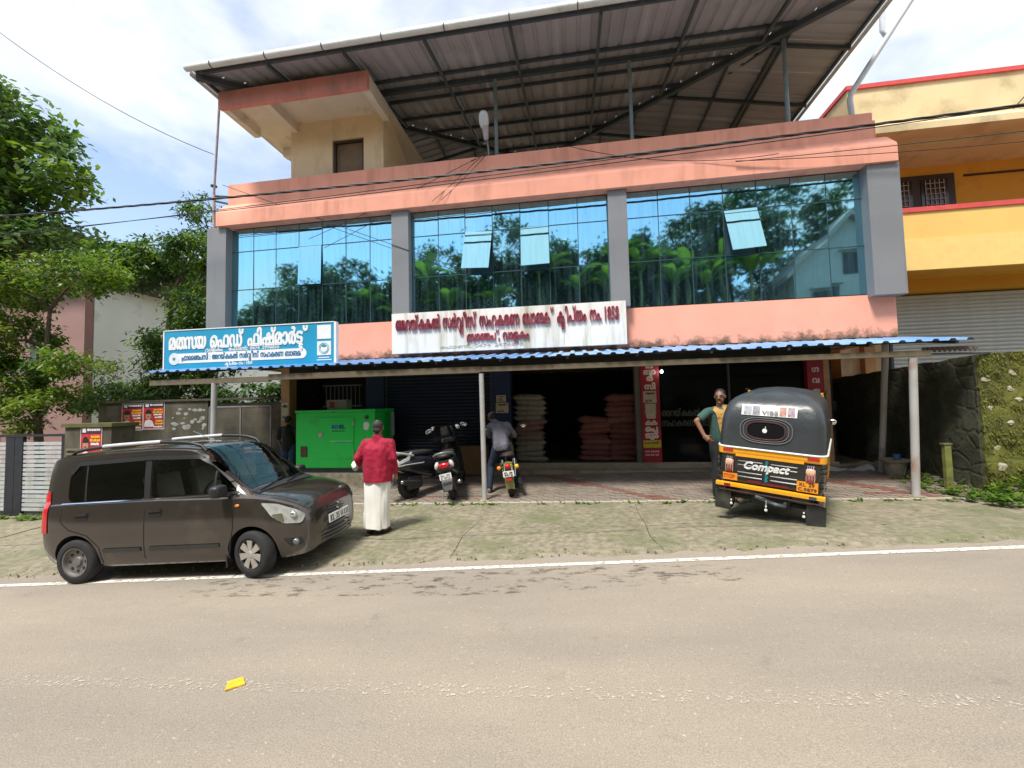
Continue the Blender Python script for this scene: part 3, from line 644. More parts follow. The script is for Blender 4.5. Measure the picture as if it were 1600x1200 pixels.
# red pillar lettering and pasted papers
pz = lambda y: 2.78-(y-566)*.01545
dimw = mat('pillar_letter_white', (.66,.58,.52), .6)
for t_, yy, w_ in (('ല', 574, .15), ('ബാ', 584, .27), ('ർ', 594, .14), ('സി', 607, .24), ('ൽ', 652, .2), ('{ക+ക}', 662, .27), ('െ{പ/പ}', 672, .27), ('ടും', 682, .29)):
    board_letters(t_, 1.762-w_/2, YS-.022, pz(yy)-.03, w_, .13, dimw, rp_, depth=.004, wt=.06)
for t_, yy, w_ in (('മ', 570, .14), ('ഗ', 588, .14), ('വ', 604, .14), ('ള', 620, .14), ('ം', 634, .1)):
    board_letters(t_, 5.39-w_/2, YS-.022, pz(yy)-.03, w_, .12, dimw, rp2, depth=.004, wt=.06)
WB(MB().box(1.56, 1.965, YS-.024, YS-.0205, pz(699), pz(688)), 'yellow_label', mat('label_yellow', (.50,.42,.02), .6), rp_)
board_letters('െചറു സിമൻറ്', 1.59, YS-.025, pz(693), .34, .05, steel_dark, rp_, depth=.002)
board_letters('0474 2474678', 1.60, YS-.021, pz(706), .31, .035, dimw, rp_, depth=.002)
board_letters('9645 858 447', 1.60, YS-.021, pz(711), .31, .035, dimw, rp_, depth=.002)
paperm = mat('paper_cream', (.50,.45,.33), .8, var=.1, scale=5)
inkm = mat('paper_ink', (.06,.05,.05), .8, var=0)
def paper(x0, x1, z0, z1, y, lines, label, text=None, th=.0025):
    t = thing('paper_notice', label, 'notice', (x0, y, z0))
    w_, h_ = x1-x0, z1-z0
    MB().grid([[(w_*i/4, -.002-.004*sin(i*1.7), 0), (w_*i/4, -.002-.003*sin(i*2.3+1), h_)] for i in range(5)]).build('sheet', paperm, t, smooth=60)
    for i in range(lines):
        zz = h_*(.8-.62*i/max(1, lines-1)) if lines > 1 else h_*.5
        b = letters(text[i] if text else 'അറ', w_*(.7 if i % 2 == 0 else .5), h_*.16, .05, .002); b.xf(Matrix.Translation((w_*.15, -.009, zz-h_*.07))).build('print', inkm, t)
    return t
paper(1.60, 1.90, pz(630), pz(612), YS-.026, 2, 'cream paper price notice pasted high on the red pillar', ('സിമൻറ്', 'രൂ 340'))
paper(1.63, 1.88, pz(648), pz(631.5), YS-.027, 0, 'cream paper slip pasted on the red pillar below the price notice')
paper(-1.98, -1.74, pz(623.5), pz(612), YS-.004, 3, 'upper of two cream notices on the dark blue pillar', ('വില', 'രൂ', 'വില'))
paper(-2.0, -1.68, pz(641), pz(624.5), YS-.004, 2, 'lower of two cream notices on the dark blue pillar', ('സിമൻറ്', 'രൂ 340'))
paper(-7.95, -7.76, 1.55, 2.02, YS-.004, 2, 'torn paper notices on the tan corner pillar', ('വില', 'നം'))
# faint lettering on the dark shop glass
gfl = mat('glass_etch', (.10,.11,.105), .6)
SG = thing('glass_lettering', 'faint bank lettering on the dark glass shop front', 'lettering', (2.1, YS+.11, .9))
board_letters('അറയ്{ക+ക}ൽ സർ{വ/വ}ീസ്', 2.03, YS+.118, 1.46, 1.6, .17, gfl, SG, depth=.002, wt=.035)
board_letters('സഹകരണ ബാ{ങ+ക}്', 2.03, YS+.118, 1.22, 1.4, .17, gfl, SG, depth=.002, wt=.035)
# ------------------------------------------------------------------ generator
GN = thing('generator', 'bright green canopied diesel generator beside the parked car', 'generator', (-5.6, 9.7, .3))
gg = mat('generator_green', (.02,.68,.095), .42, var=.08, scale=1.5, dirt=(.03,.40,.07), dirt_amt=.3, dscale=1.5, spec=.5)
WB(MB().box(-6.6, -4.6, 9.2, 10.2, .44, 1.74), 'body', gg, GN, bevel=.02)
WB(MB().box(-6.615, -4.585, 9.185, 10.215, 1.741, 1.80), 'lid', gg, GN, bevel=.012)
WB(MB().box(-6.5, -4.7, 9.25, 10.15, .34, .44), 'skid', steel_dark, GN)
gd = WB(MB().box(-6.01, -5.12, 9.182, 9.199, .66, 1.62), 'door', gg, GN, bevel=.006)
WB(MB().box(-5.99, -5.90, 9.165, 9.181, 1.16, 1.27), 'latch', mat('latch_pale', (.5,.45,.4), .4, metal=.5), gd)
for z in (1.48, .82): WB(MB().box(-5.135, -5.105, 9.165, 9.181, z-.045, z+.045), 'hinge', MATS['latch_pale'], gd)
WB(MB().box(-5.72, -5.15, 9.178, 9.1815, 1.06, 1.075), 'stripe', mat('stripe_lime', (.35,.8,.2), .5), gd)
WB(MB().box(-5.60, -5.14, 9.178, 9.1815, 1.02, 1.052), 'stripe', mat('stripe_cyan', (.01,.42,.42), .5), gd)
board_letters('KO', -5.66, 9.181, 1.36, .16, .085, mat('brand_blue', (.01,.10,.45), .5), gd, wt=.07, depth=.003)
board_letters('EL', -5.47, 9.181, 1.36, .14, .085, mat('brand_teal', (.01,.07,.12), .5), gd, wt=.07, depth=.003)
WB(MB().box(-5.66, -5.34, 9.1775, 9.181, 1.292, 1.312), 'small_print', mat('brand_dkgreen', (.01,.12,.05), .5), gd)
gvt = WB(MB().box(-6.47, -6.30, 9.188, 9.199, .70, .95), 'vent', mat('vent_dark', (.03,.02,.015), .7), GN)
for i in range(8): WB(MB().box(-6.465, -6.305, 9.176, 9.187, .715+i*.029, .732+i*.029), 'louvre', mat('louvre_brown', (.20,.11,.075), .6), gvt)
WB(MB().lathe([(.05, 0), (.05, -.012), (.02, -.014), (.02, -.02), (.001, -.021)], (-4.80, 9.199, 1.61), 'y', 20), 'round_cap', steel_dark, GN)
WB(MB().prism([(-4.87,1.34),(-4.81,1.31),(-4.76,1.34),(-4.74,1.44),(-4.76,1.50),(-4.86,1.50),(-4.88,1.44)], 9.19, 9.199, 'y'), 'sticker', swhite, GN)
for x in (-6.38, -5.62, -4.85): WB(MB().ell((x, 9.185, 1.76), (.016,.012,.014), 8, 6), 'bolt', steel_dark, GN)
WB(MB().tube([(-4.42, 9.75, 1.15), (-4.42, 9.75, 1.72)], .05, 12), 'exhaust', steel_post, GN, smooth=50)
PL = WB(MB().box(-6.75, -4.55, 9.05, 10.35, -.05, .34), 'generator_plinth', mat('plinth_rubble', (.36,.31,.22), .95, var=.35, scale=7, bump=.9, bscale=14, dirt=(.09,.09,.05), dirt_amt=.5, dscale=3), None, bevel=.03)
tag(PL, 'rough low masonry plinth under the green generator', 'plinth')
bx_ = thing('carton', 'small printed carton lying on top of the generator', 'carton', (-5.75, 9.65, 1.80), (0,0,.1))
MB().box(-.24, .24, -.15, .15, 0, .24).build('box', mat('carton_pale', (.34,.31,.26), .8, var=.15), bx_, bevel=.006); MB().box(-.18, -.05, -.153, -.151, .05, .2).build('print', mat('carton_red', (.3,.05,.04), .7), bx_)
bx2 = thing('carton', 'large brown carton standing behind the scooters', 'carton', (-2.55, 10.15, .06))
MB().box(-.38, .38, -.22, .22, .1, .78).build('box', mat('cardboard', (.16,.085,.035), .85, var=.15, scale=4), bx2, bevel=.008)
# ------------------------------------------------------------------ sacks
def sack_mesh(m, sd_):
    r_ = random.Random(sd_); b = MB(); b.ell((0,0,0), (.37,.24,.077), 22, 12, 0, None, .55)
    vs = []
    for x, y, z in b.v:
        e = max(abs(x)/.37, abs(y)/.24); pinch = 1-.55*max(0, e-.72)/.28
        n = mnoise.noise((x*6+sd_*3, y*6, z*9))*.018
        vs.append((x*(1+.03*mnoise.noise((y*8, sd_, 0))), y*(1+.05*mnoise.noise((x*7, sd_, 3))), z*pinch+n))
    b.v = vs
    for s_ in (-1, 1):
        b.grid([[(s_*(.36+.03*j), -.2+.4*i/6, .008*sin(i*2+sd_)+.006*j) for j in range(2)] for i in range(7)])
    return b.mesh('sack', m, smooth=70)
pinks = [sack_mesh(mat('sack_pink%d' % k, c, .85, var=.18, scale=9, bump=.4, bscale=160), k) for k, c in enumerate(((.17,.062,.056), (.14,.048,.043), (.19,.08,.072)))]
whites = [sack_mesh(mat('sack_white%d' % k, c, .85, var=.18, scale=9, bump=.4, bscale=160), k+5) for k, c in enumerate(((.26,.235,.20), (.22,.175,.15), (.23,.14,.125)))]
def sack(mesh, x, y, z, rz, label, group, cat='sack', name='cement_sack'):
    o = link(name, mesh); o.location = (x, y, z); o.rotation_euler = (rnd.uniform(-.09, .09), rnd.uniform(-.09, .09), rz*1.6); o.scale = (rnd.uniform(1.0, 1.16), rnd.uniform(.92, 1.08), rnd.uniform(1.1, 1.4))
    tag(o, label, cat, group)
ORD = ('bottom', 'second', 'third', 'fourth', 'fifth', 'sixth', 'seventh', 'eighth', 'ninth', 'tenth', 'eleventh', 'twelfth', 'thirteenth')
def nth(k, n): return 'topmost' if k == n-1 else (ORD[k] if k == 0 else ORD[k]+' from the bottom')
for k in range(13):
    sack(whites[0 if k > 7 or k < 1 else rnd.randint(0, 2)], -1.19+rnd.uniform(-.05, .05), 10.95+rnd.uniform(-.03, .03), .44+k*.13, rnd.uniform(-.08, .08), 'pale cement sack, %s in the stack beside the dark blue pillar' % nth(k, 13), 'pale sacks stacked by the blue pillar')
for k in range(8):
    sack(pinks[rnd.randint(0, 2)], .46+rnd.uniform(-.04, .04), 10.95+rnd.uniform(-.03, .03), .44+k*.135, rnd.uniform(-.06, .06), 'pink cement sack, %s in the lower left column' % nth(k, 8), 'pink sacks in the lower column')
for k in range(12):
    sack(pinks[rnd.randint(0, 2)], 1.14+rnd.uniform(-.07, .02), 11.0+rnd.uniform(-.03, .03), .44+k*.135, rnd.uniform(-.06, .06), 'pink cement sack, %s in the tall column against the red pillar' % nth(k, 12), 'pink sacks in the tall column')
# ------------------------------------------------------------------ mossy rubble wall on the right
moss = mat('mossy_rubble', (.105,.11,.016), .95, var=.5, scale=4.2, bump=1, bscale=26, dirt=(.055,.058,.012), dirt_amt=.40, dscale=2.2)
stone_p = mat('pale_stone', (.36,.32,.235), .9, var=.2, scale=9, bump=.6, bscale=30, dirt=(.25,.2,.13), dirt_amt=.3, dscale=6)
def masonry(m):
    t = m.node_tree; n = t.nodes; l = t.links; b = n['Principled BSDF']; g = n.new('ShaderNodeNewGeometry')
    v = n.new('ShaderNodeTexVoronoi'); v.feature = 'DISTANCE_TO_EDGE'; v.inputs['Scale'].default_value = 4.2
    z = n.new('ShaderNodeTexNoise'); z.inputs['Scale'].default_value = 3; mxv = n.new('ShaderNodeMixRGB'); mxv.inputs[0].default_value = .12
    l.new(g.outputs['Position'], z.inputs['Vector']); l.new(g.outputs['Position'], mxv.inputs[1]); l.new(z.outputs['Color'], mxv.inputs[2]); l.new(mxv.outputs[0], v.inputs['Vector'])
    r = n.new('ShaderNodeMapRange'); r.inputs[2].default_value = .14; l.new(v.outputs['Distance'], r.inputs[0])
    bp = n.new('ShaderNodeBump'); bp.inputs['Strength'].default_value = .5; bp.inputs['Distance'].default_value = .02; l.new(r.outputs[0], bp.inputs['Height'])
    old = b.inputs['Normal'].links[0].from_node; l.new(old.outputs[0], bp.inputs['Normal']); l.new(bp.outputs[0], b.inputs['Normal'])
masonry(moss)
def rough_wall(p0, p1, zt0, zt1, thick, n, m_, amp=.05):
    """upright wall sheet with lumpy face from p0 to p1 (xy), open foot in the ground"""
    p0, p1 = Vector(p0), Vector(p1); d = (p1-p0); ln = d.length; d.normalize(); nr = Vector((d.y, -d.x)); b = MB()
    for side in (0, 1):
        rows = []
        for i in range(n+1):
            t = i/n; q = p0+(p1-p0)*t; zt = zt0+(zt1-zt0)*t; zb = G(q.x, q.y)-.1; row = []
            for j in range(17):
                z = zb+(zt-zb)*j/16; o = q-nr*(thick*side)
                k = amp*mnoise.noise((q.x*2.2+side*9, q.y*2.2, z*2.2))+amp*.5*mnoise.noise((q.x*6, q.y*6+side*5, z*6))
                o = o+nr*k*(1 if side == 0 else -1); row.append((o.x, o.y, z+(.03*mnoise.noise((q.x*3, q.y*3, 0)) if j == 16 else 0)))
            rows.append(row)
        b.grid(rows)
        if side == 0: r0 = rows
    for i in range(n): b.add([r0[i][-1], r0[i+1][-1], rows[i+1][-1], rows[i][-1]], [(0,1,2,3)])
    for e in (0, n):
        for j in range(16): b.add([r0[e][j], r0[e][j+1], rows[e][j+1], rows[e][j]], [(0,1,2,3)])
    return b
MW = thing('boundary_wall', 'mossy rubble boundary wall turning the corner right of the canopy', 'wall', (6.6, 8.1, .2))
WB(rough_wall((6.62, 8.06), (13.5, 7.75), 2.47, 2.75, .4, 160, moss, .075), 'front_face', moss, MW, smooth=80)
WB(rough_wall((6.6, 12.6), (6.58, 8.10), 2.28, 2.46, .4, 60, mat('mossy_rubble_shaded', (.05,.052,.03), .95, var=.4, scale=3, bump=1, bscale=22, dirt=(.02,.022,.012), dirt_amt=.42, dscale=2.2), .06), 'side_face', MATS['mossy_rubble_shaded'], MW, smooth=80)  # same mossy rubble, its colour darkened to stand for shade on this side
masonry(MATS['mossy_rubble_shaded']); rs_ = random.Random(12)
def stone_mesh(k):
    q = random.Random(k); n = q.randint(7, 10); ol = [(.10*q.uniform(.6, 1.15)*cos(2*pi*i/n), .085*q.uniform(.6, 1.15)*sin(2*pi*i/n)) for i in range(n)]
    b = MB(); rings = [[(x*f_, -h+.008*q.uniform(-1, 1), z*f_) for x, z in ol] for f_, h in ((1.08, -.08), (1, .004), (.86, .018), (.5, .024), (.02, .026))]
    b.grid(rings, 0, True); return b.mesh('stone', stone_p, smooth=35)
stm = [stone_mesh(k) for k in range(7)]
for (px, pz_) in ((6.72,2.05),(7.12,2.15),(7.05,1.88),(7.12,1.70),(6.78,1.58),(6.98,1.33),(7.28,1.22),(6.82,.93),(6.80,.62),(7.22,.66),(7.33,.40),(6.77,.25),(7.4,1.95),(7.6,1.5),(7.7,.8),(7.9,2.1),(8.0,1.2),(8.3,1.7),(8.5,.7),(7.18,.25)):
    o = link('stone', stm[rs_.randint(0, 6)], MW); y_ = 8.06-(px-6.62)*.045; y_ -= .075*mnoise.noise((px*2.2, y_*2.2, pz_*2.2))+.037*mnoise.noise((px*6, y_*6, pz_*6)); o.location = Vector((px, y_+.012, pz_))-Vector((6.6, 8.1, .2)); o.rotation_euler = (rs_.uniform(-.25, .1), rs_.uniform(-.7, .7), rs_.uniform(-.2, .2)); k = rs_.uniform(.45, .95); o.scale = (k*rs_.uniform(.9, 1.3), 1, k)
mt = MB(); spots = [(o.location+Vector((6.6, 8.1, .2))) for o in MW.children if o.name.startswith('stone')]
for _ in range(5200):
    x = rs_.uniform(6.62, 9.2); z = rs_.uniform(.2, 2.5)
    if any(abs(x-q.x) < .10 and abs(z-q.z) < .055 for q in spots): continue
    y = 8.06-(x-6.62)*.045; k = .075*mnoise.noise((x*2.2, y*2.2, z*2.2))+.037*mnoise.noise((x*6, y*6, z*6)); y -= k
    leaf_quad(mt, Vector((x, y, z)), Vector((rs_.gauss(0, .6), -.35, -.8+rs_.gauss(0, .3))), rs_.uniform(.03, .075), rs_.uniform(.012, .03), Vector((0, -1, .2)), rs_.choice((0, 0, 1, 2)))
o = mt.build('moss_tufts', [leaf_mat('moss_bright', (.17,.175,.018), (.12,.14,.015), .2), leaf_mat('moss_mid', (.10,.11,.014), (.07,.085,.012), .2), leaf_mat('moss_brown', (.11,.085,.02), (.07,.07,.015), .2)], MW); o.location = -Vector((6.6, 8.1, .2)); o['kind'] = 'stuff'
# clutter by the right post
bk = thing('bucket', 'grimy plastic bucket with a blue mug behind the right canopy post', 'bucket', (6.12, 9.35, G(6.12, 9.35)))
MB().lathe([(.001,0),(.135,.0),(.15,.05),(.175,.30),(.19,.31),(.19,.33),(.17,.33),(.14,.06),(.001,.05)], (0,0,0), 'z', 24).build('pail', mat('bucket_grime', (.26,.24,.20), .7, var=.35, scale=6, dirt=(.12,.10,.06), dirt_amt=.5, dscale=5), bk, smooth=40)
MB().lathe([(.2,.30),(.235,.33),(.24,.36),(.215,.37),(.19,.34)], (0,0,0), 'z', 24).build('basin', MATS['bucket_grime'], bk, smooth=40)
MB().lathe([(.001,.34),(.055,.34),(.062,.46),(.056,.46),(.05,.36),(.001,.36)], (.03,-.03,0), 'z', 18).build('mug', mat('mug_blue', (.05,.14,.33), .4), bk, smooth=40)
MB().tube([(-.18,.05,.3),(-.1,-.17,.12),(.02,-.2,.08),(.16,-.1,.28)], .006, 6).build('handle', steel_post, bk)
gp_ = thing('wooden_stake', 'short mossy wooden stake standing in weeds before the dark wall', 'stake', (6.33, 8.42, G(6.33, 8.42)-.03))
MB().box(-.05, .05, -.04, .04, 0, .82).build('shaft', mat('mossy_wood', (.17,.18,.045), .9, var=.35, scale=6, bump=.5, bscale=40), gp_, bevel=.008)
MB().box(-.065, .065, -.05, .05, .815, .84).build('cap', mat('stake_cap', (.13,.12,.08), .9, var=.3), gp_)
tp = MB(); rows = []
for i in range(15):
    rows.append([(-.55+1.1*i/14, -.16+.32*j/7+.06*sin(i*1.1), max(.005, .11*(1-((j-3.5)/3.6)**2)*(1+.5*mnoise.noise((i*.6, j*.7, 1)))*(.6+.4*sin(i*.5+.4)))) for j in range(8)])
tp.grid(rows); o = tp.build('white_sheet', mat('crumpled_plastic', (.45,.46,.47), .5, var=.15, scale=5), smooth=35); o.location = (5.55, 10.0, G(5.55, 10)+.02); tag(o, 'crumpled pale plastic sheet on the paving beside the auto rickshaw', 'plastic sheet')
hs_ = MB().tube([(6.2+.13*i, 9.2-.07*i+.06*sin(i*.9), G(6.2+.05*i, 9.2)+.05) for i in range(8)], .022, 7).build('hose', mat('hose_olive', (.16,.15,.08), .6, var=.2)); tag(hs_, 'olive hose lying between the bucket and the weeds', 'hose')
gr_ = thing('grille_gate', 'dark steel mesh side gate behind the auto rickshaw', 'gate', (5.3, 12.0, .25))
fm = MB().bar((.4, 0, 0), (.4, 0, 1.45), .04, .04).bar((1.3, 0, 0), (1.3, 0, 1.45), .04, .04).bar((.4, 0, 1.45), (1.3, 0, 1.45), .04, .04).bar((.4, 0, .7), (1.3, 0, .7), .04, .04).bar((.4, 0, 0), (1.3, 0, 0), .04, .04).build('frame', steel_post, gr_)
for i in range(13): MB().bar((.42+.07*i, 0, 0), (.42+.07*i, 0, 1.44), .008, .008).build('bar', steel_dark, gr_)
for i in range(19): MB().bar((.4, .01, .04+.075*i), (1.3, .01, .04+.075*i), .008, .008).build('cross_bar', steel_dark, gr_)
# weeds
def weeds(x0, x1, y0, y1, n, hmax, label, seed):
    r_ = random.Random(seed); b = MB()
    for _ in range(n):
        x, y = r_.uniform(x0, x1), r_.uniform(y0, y1); h = hmax*r_.uniform(.3, 1); z = G(x, y)
        for k in range(r_.randint(4, 7)):
            a = r_.uniform(0, 2*pi); hh = h*r_.uniform(.3, 1); d = Vector((cos(a), sin(a), r_.uniform(.1, .9)))
            leaf_quad(b, Vector((x, y, z+hh*.6)), d, r_.uniform(.06, .13), r_.uniform(.03, .06), Vector((0,0,1)), 0 if r_.random() < .6 else 1)
    o = b.build('weeds', [L_bright, L_mid]); tag(o, label, 'weeds', kind='stuff')
weeds(6.0, 9.5, 7.0, 8.0, 650, .34, 'bright green weeds at the foot of the mossy wall', 1)
weeds(5.9, 6.5, 8.0, 9.2, 60, .25, 'sparse weeds beside the stake', 2)
weeds(-14, -9.3, 7.3, 7.6, 120, .12, 'low weeds along the gate foot', 3)
weeds(-9.0, 6.0, 7.72, 7.84, 90, .05, 'tiny weeds along the pavement edge', 4)

gvl = MB(); r_ = random.Random(31)
for _ in range(1400):
    x = r_.uniform(-13, 9); e = edge_y(x)+.2; y = e+abs(r_.gauss(0, .28)) if r_.random() < .75 else r_.uniform(e, 7.7); k = r_.uniform(.004, .016); z = G(x, y)+.016
    gvl.add([(x-k, y-k*.7, z-.01), (x+k, y-k, z-.01), (x+k*.8, y+k, z-.01), (x-k*.9, y+k*.8, z-.01), (x+r_.uniform(-.3, .3)*k, y, z+k*.9)], [(0,1,4),(1,2,4),(2,3,4),(3,0,4)], r_.choice((0, 0, 1)))
tag(gvl.build('loose_gravel', [mat('gravel_grey', (.27,.23,.18), .9, var=.3, scale=30), mat('gravel_dark', (.12,.10,.075), .9, var=.3)]), 'loose gravel along the broken road edge', 'gravel', kind='stuff')
lit = MB()
for _ in range(70):
    x = r_.uniform(-9, 8); y = r_.uniform(edge_y(x)-.3, 7.7); a = r_.uniform(0, 6.28); d = Vector((cos(a), sin(a), .12)); leaf_quad(lit, Vector((x, y, G(x, y)+.022)), d, r_.uniform(.04, .09), r_.uniform(.02, .04), Vector((0,0,1)), r_.choice((0, 0, 1)))
tag(lit.build('fallen_leaves', [mat('dead_leaf', (.22,.11,.035), .8, var=.3), L_yel]), 'dry fallen leaves scattered on the apron', 'leaves', kind='stuff')
# ------------------------------------------------------------------ yellow house on the right
yl1 = mat('house_yellow_deep', (.72,.36,.035), .8, var=.06, scale=1.2, dirt=(.52,.26,.03), dirt_amt=.2, dscale=1.2)
yl2 = mat('house_yellow_pale', (.80,.52,.15), .8, var=.05, scale=1.2, dirt=(.6,.38,.1), dirt_amt=.15, dscale=1.5)
crm = mat('house_cream', (.70,.55,.31), .85, var=.07, scale=1.5, dirt=(.40,.31,.17), dirt_amt=.33, dscale=1.4)
redt = mat('coping_red', (.60,.075,.07), .7, var=.1)
YH = thing('yellow_house', 'yellow house with red coping and grey roller shutter right of the bank', 'house', (10, 12, .2))
X0, X1 = 6.9, 16
WB(MB().box(X0, X1, 12.3, 22, .1, 8.2), 'wall', yl1, YH)
WB(MB().box(X0-.05, X1, 11.2, 11.36, 8.05, 9.36).box(X0-.05, X0+.11, 11.361, 22, 8.05, 9.36), 'parapet', crm, YH)
WB(MB().box(X0-.09, X1+.05, 11.15, 11.41, 9.361, 9.46).box(X0-.09, X0+.16, 11.411, 22, 9.361, 9.46), 'coping', redt, YH)
WB(MB().prism([(10.45,7.78),(10.45,7.93),(11.199,8.42),(11.199,7.90)], X0-.3, X1, 'x'), 'sunshade', crm, YH)
WB(MB().box(X0-.05, X1, 11.2, 12.299, 7.80, 7.92), 'eave_slab', crm, YH)
bal = WB(MB().box(X0, X1, 10.9, 11.06, 4.72, 6.06), 'balcony', yl2, YH)
WB(MB().box(X0, X1, 10.87, 11.09, 6.061, 6.17), 'coping', redt, bal)
WB(MB().box(X0, X1, 10.885, 10.899, 4.70, 5.42), 'balcony_band', mat('house_yellow_light', (.84,.58,.20), .8, var=.05), bal)
WB(MB().box(X0, X1, 11.061, 12.299, 4.72, 4.86), 'balcony_slab', yl1, bal)
WB(MB().box(X0, X1, 11.9, 12.299, 4.42, 4.719), 'beam', yl1, YH)
wn = WB(MB().box(7.3, 9.85, 12.24, 12.299, 6.35, 7.55), 'window', mat('window_brown', (.030,.014,.012), .5), YH)
for i in range(3):
    a = 7.42+i*.82
    WB(MB().box(a, a+.62, 12.225, 12.239, 6.5, 7.42), 'pane', mat('pane_dark', (.012,.012,.014), .15, var=0), wn)
    gb_ = MB()
    for k in range(5): gb_.bar((a+.1+.105*k, 12.21, 6.52), (a+.1+.105*k, 12.21, 7.4), .014, .014)
    for k in range(6): gb_.bar((a+.08, 12.20, 6.6+.14*k), (a+.54, 12.20, 6.6+.14*k), .014, .014)
    WB(gb_, 'window_grille', mat('grille_pale', (.4,.38,.36), .6), wn)
WB(MB().box(10.1, 11.6, 12.27, 12.299, 7.45, 7.5), 'vent_slot', mat('slot_dark', (.06,.035,.01), .8), YH)
WB(MB().box(X0, 8.0, 12.2, 12.299, .2, 4.41), 'wall_panel', mat('beige_wall', (.62,.44,.25), .8, var=.1, dirt=(.4,.27,.15), dirt_amt=.3), YH)
WB(MB().box(7.35, 7.6, 12.0, 12.199, .2, 4.41), 'pilaster', mat('brown_pilaster', (.42,.22,.09), .8, var=.1), YH)
shy = WB(MB().box(8.0, 8.06, 12.08, 12.2, .2, 4.41), 'roller_shutter', steel_dark, YH)
ssm = MB().prism([(0,0),(-.016,.02),(-.02,.05),(-.016,.08),(0,.098)], 0, 7.9, 'x').mesh('slat', mat('shutter_grey', (.52,.53,.50), .45, metal=.2, var=.06))
for i in range(42):
    o = link('slat', ssm, shy); o.location = Vector((8.06, 12.16, .25+.0985*i))-Vector((10, 12, .2))
WB(MB().tube([(10.0, 10.85, 8.25), (10.5, 10.6, 8.9)], .012, 6), 'rod', steel_dark, YH)
# ------------------------------------------------------------------ left: house, compound walls, gate, posters
LH = thing('mauve_house', 'house with mauve front and white side wall behind the trees on the left', 'house', (-22, 16, 0))
mauve = mat('mauve_wall', (.28,.165,.145), .85, var=.07, scale=1.2, bump=.2, bscale=20, dirt=(.26,.14,.115), dirt_amt=.25, dscale=1)
whit = mat('house_white', (.72,.75,.72), .8, var=.05, scale=1.2, dirt=(.5,.53,.5), dirt_amt=.2)
WB(MB().box(-30, -17.92, 13, 13.3, -.8, 6.85), 'front_wall', mauve, LH)
WB(MB().box(-18.2, -17.9, 13.301, 26, -.8, 6.85), 'side_wall', whit, LH)
WB(MB().box(-30, -18.2, 25.7, 26, -.8, 6.85), 'back_wall', mauve, LH)
WB(MB().box(-30.5, -17.4, 12.5, 26.4, 6.86, 7.0), 'roof_slab', mat('roof_dark_edge', (.10,.085,.075), .8, var=.2), LH)
WB(MB().box(-31, -23.6, 12.2, 22, 7.6, 7.95), 'upper_roof', crm, LH)
arch = [(-19.75+.55*cos(pi*k/14), 4.55+.55*sin(pi*k/14)) for k in range(15)]+[(-20.3, 3.2), (-19.2, 3.2)]
aw = WB(MB().prism(arch, 12.96, 12.999, 'y'), 'arched_window', MATS['pane_dark'], LH)
WB(MB().tube([(-19.75+.6*cos(pi*k/14), 12.96, 4.55+.6*sin(pi*k/14)) for k in range(15)], .05, 6), 'window_surround', mauve, aw)
for x in (-19.95, -19.55): WB(MB().bar((x, 12.94, 3.2), (x, 12.94, 5.05), .04, .03), 'glazing_bar', steel_dark, aw)
WB(MB().box(-29, -23.3, 12.97, 12.999, .2, 2.6), 'porch_opening', mat('porch_dark', (.03,.03,.025), .9), LH)
oldw = mat('old_shaded_plaster', (.115,.10,.07), .95, var=.3, scale=2.5, bump=.5, bscale=25, dirt=(.03,.032,.02), dirt_amt=.6, dscale=1.1, streak=.5)  # weathered plaster, its colour also darkened for shade under the canopy
CWl = thing('compound_wall', 'weathered, shade-darkened plaster compound wall carrying the two upper posters', 'wall', (-11, 10.6, -.3))
WB(MB().box(-13.9, -10.25, 10.5, 10.75, -.6, 2.14), 'wall_panel', oldw, CWl)
WB(MB().box(-10.249, -7.99, 10.55, 10.75, -.6, 2.06), 'wall_panel', oldw, CWl)
WB(MB().box(-13.95, -8.0, 10.46, 10.79, 2.141, 2.2), 'coping', mat('coping_dark', (.07,.065,.045), .9, var=.3), CWl)
wpat = MB()
for i in range(26):
    x, z = rnd.uniform(-11.4, -10.3), rnd.uniform(1.35, 1.95); s_ = rnd.uniform(.04, .14)
    wpat.prism([(x+s_*cos(k)*rnd.uniform(.5, 1), z+s_*.6*sin(k)*rnd.uniform(.5, 1)) for k in (0,1,2,3,4,5)], 10.494+.0002*i, 10.499+.0001*i, 'y')
WB(wpat, 'peeled_whitewash', mat('whitewash', (.30,.31,.29), .9, var=.3, scale=6), CWl)
GPl = thing('gate_pillar', 'mossy square gate pillar carrying the lowest poster', 'pillar', (-10.5, 7.9, -.3))
WB(MB().box(-11.05, -9.85, 7.7, 8.2, -.6, 1.55), 'shaft', oldw, GPl, bevel=.01)
WB(MB().box(-11.1, -9.8, 7.66, 8.24, 1.551, 1.63), 'cap', mat('cap_moss', (.10,.10,.035), .95, var=.3, scale=4), GPl)
for i in range(9): WB(MB().box(-10.98, -10.5, 7.675, 7.699, .25+i*.1, .29+i*.1), 'louvre', mat('louvre_plaster', (.17,.14,.10), .9, var=.2), GPl)
GT = thing('slatted_gate', 'black framed gate with pale horizontal slats at the left edge', 'gate', (-12.2, 7.75, -.35))
blk = mat('gate_black', (.018,.02,.026), .5, var=.3, scale=6)
for a, b in ((-13.9,-13.72),(-12.66,-12.42),(-12.41,-12.2),(-11.16,-11.06)): WB(MB().box(a, b, 7.72, 7.79, -.33, 1.36), 'stile', blk, GT)
WB(MB().box(-14.2, -11.06, 7.71, 7.80, 1.361, 1.41).box(-14.2, -11.06, 7.71, 7.80, -.36, -.331), 'rail', blk, GT)
gs = mat('gate_slat_pale', (.44,.47,.48), .6, var=.12, scale=5, dirt=(.25,.26,.24), dirt_amt=.35, dscale=3)
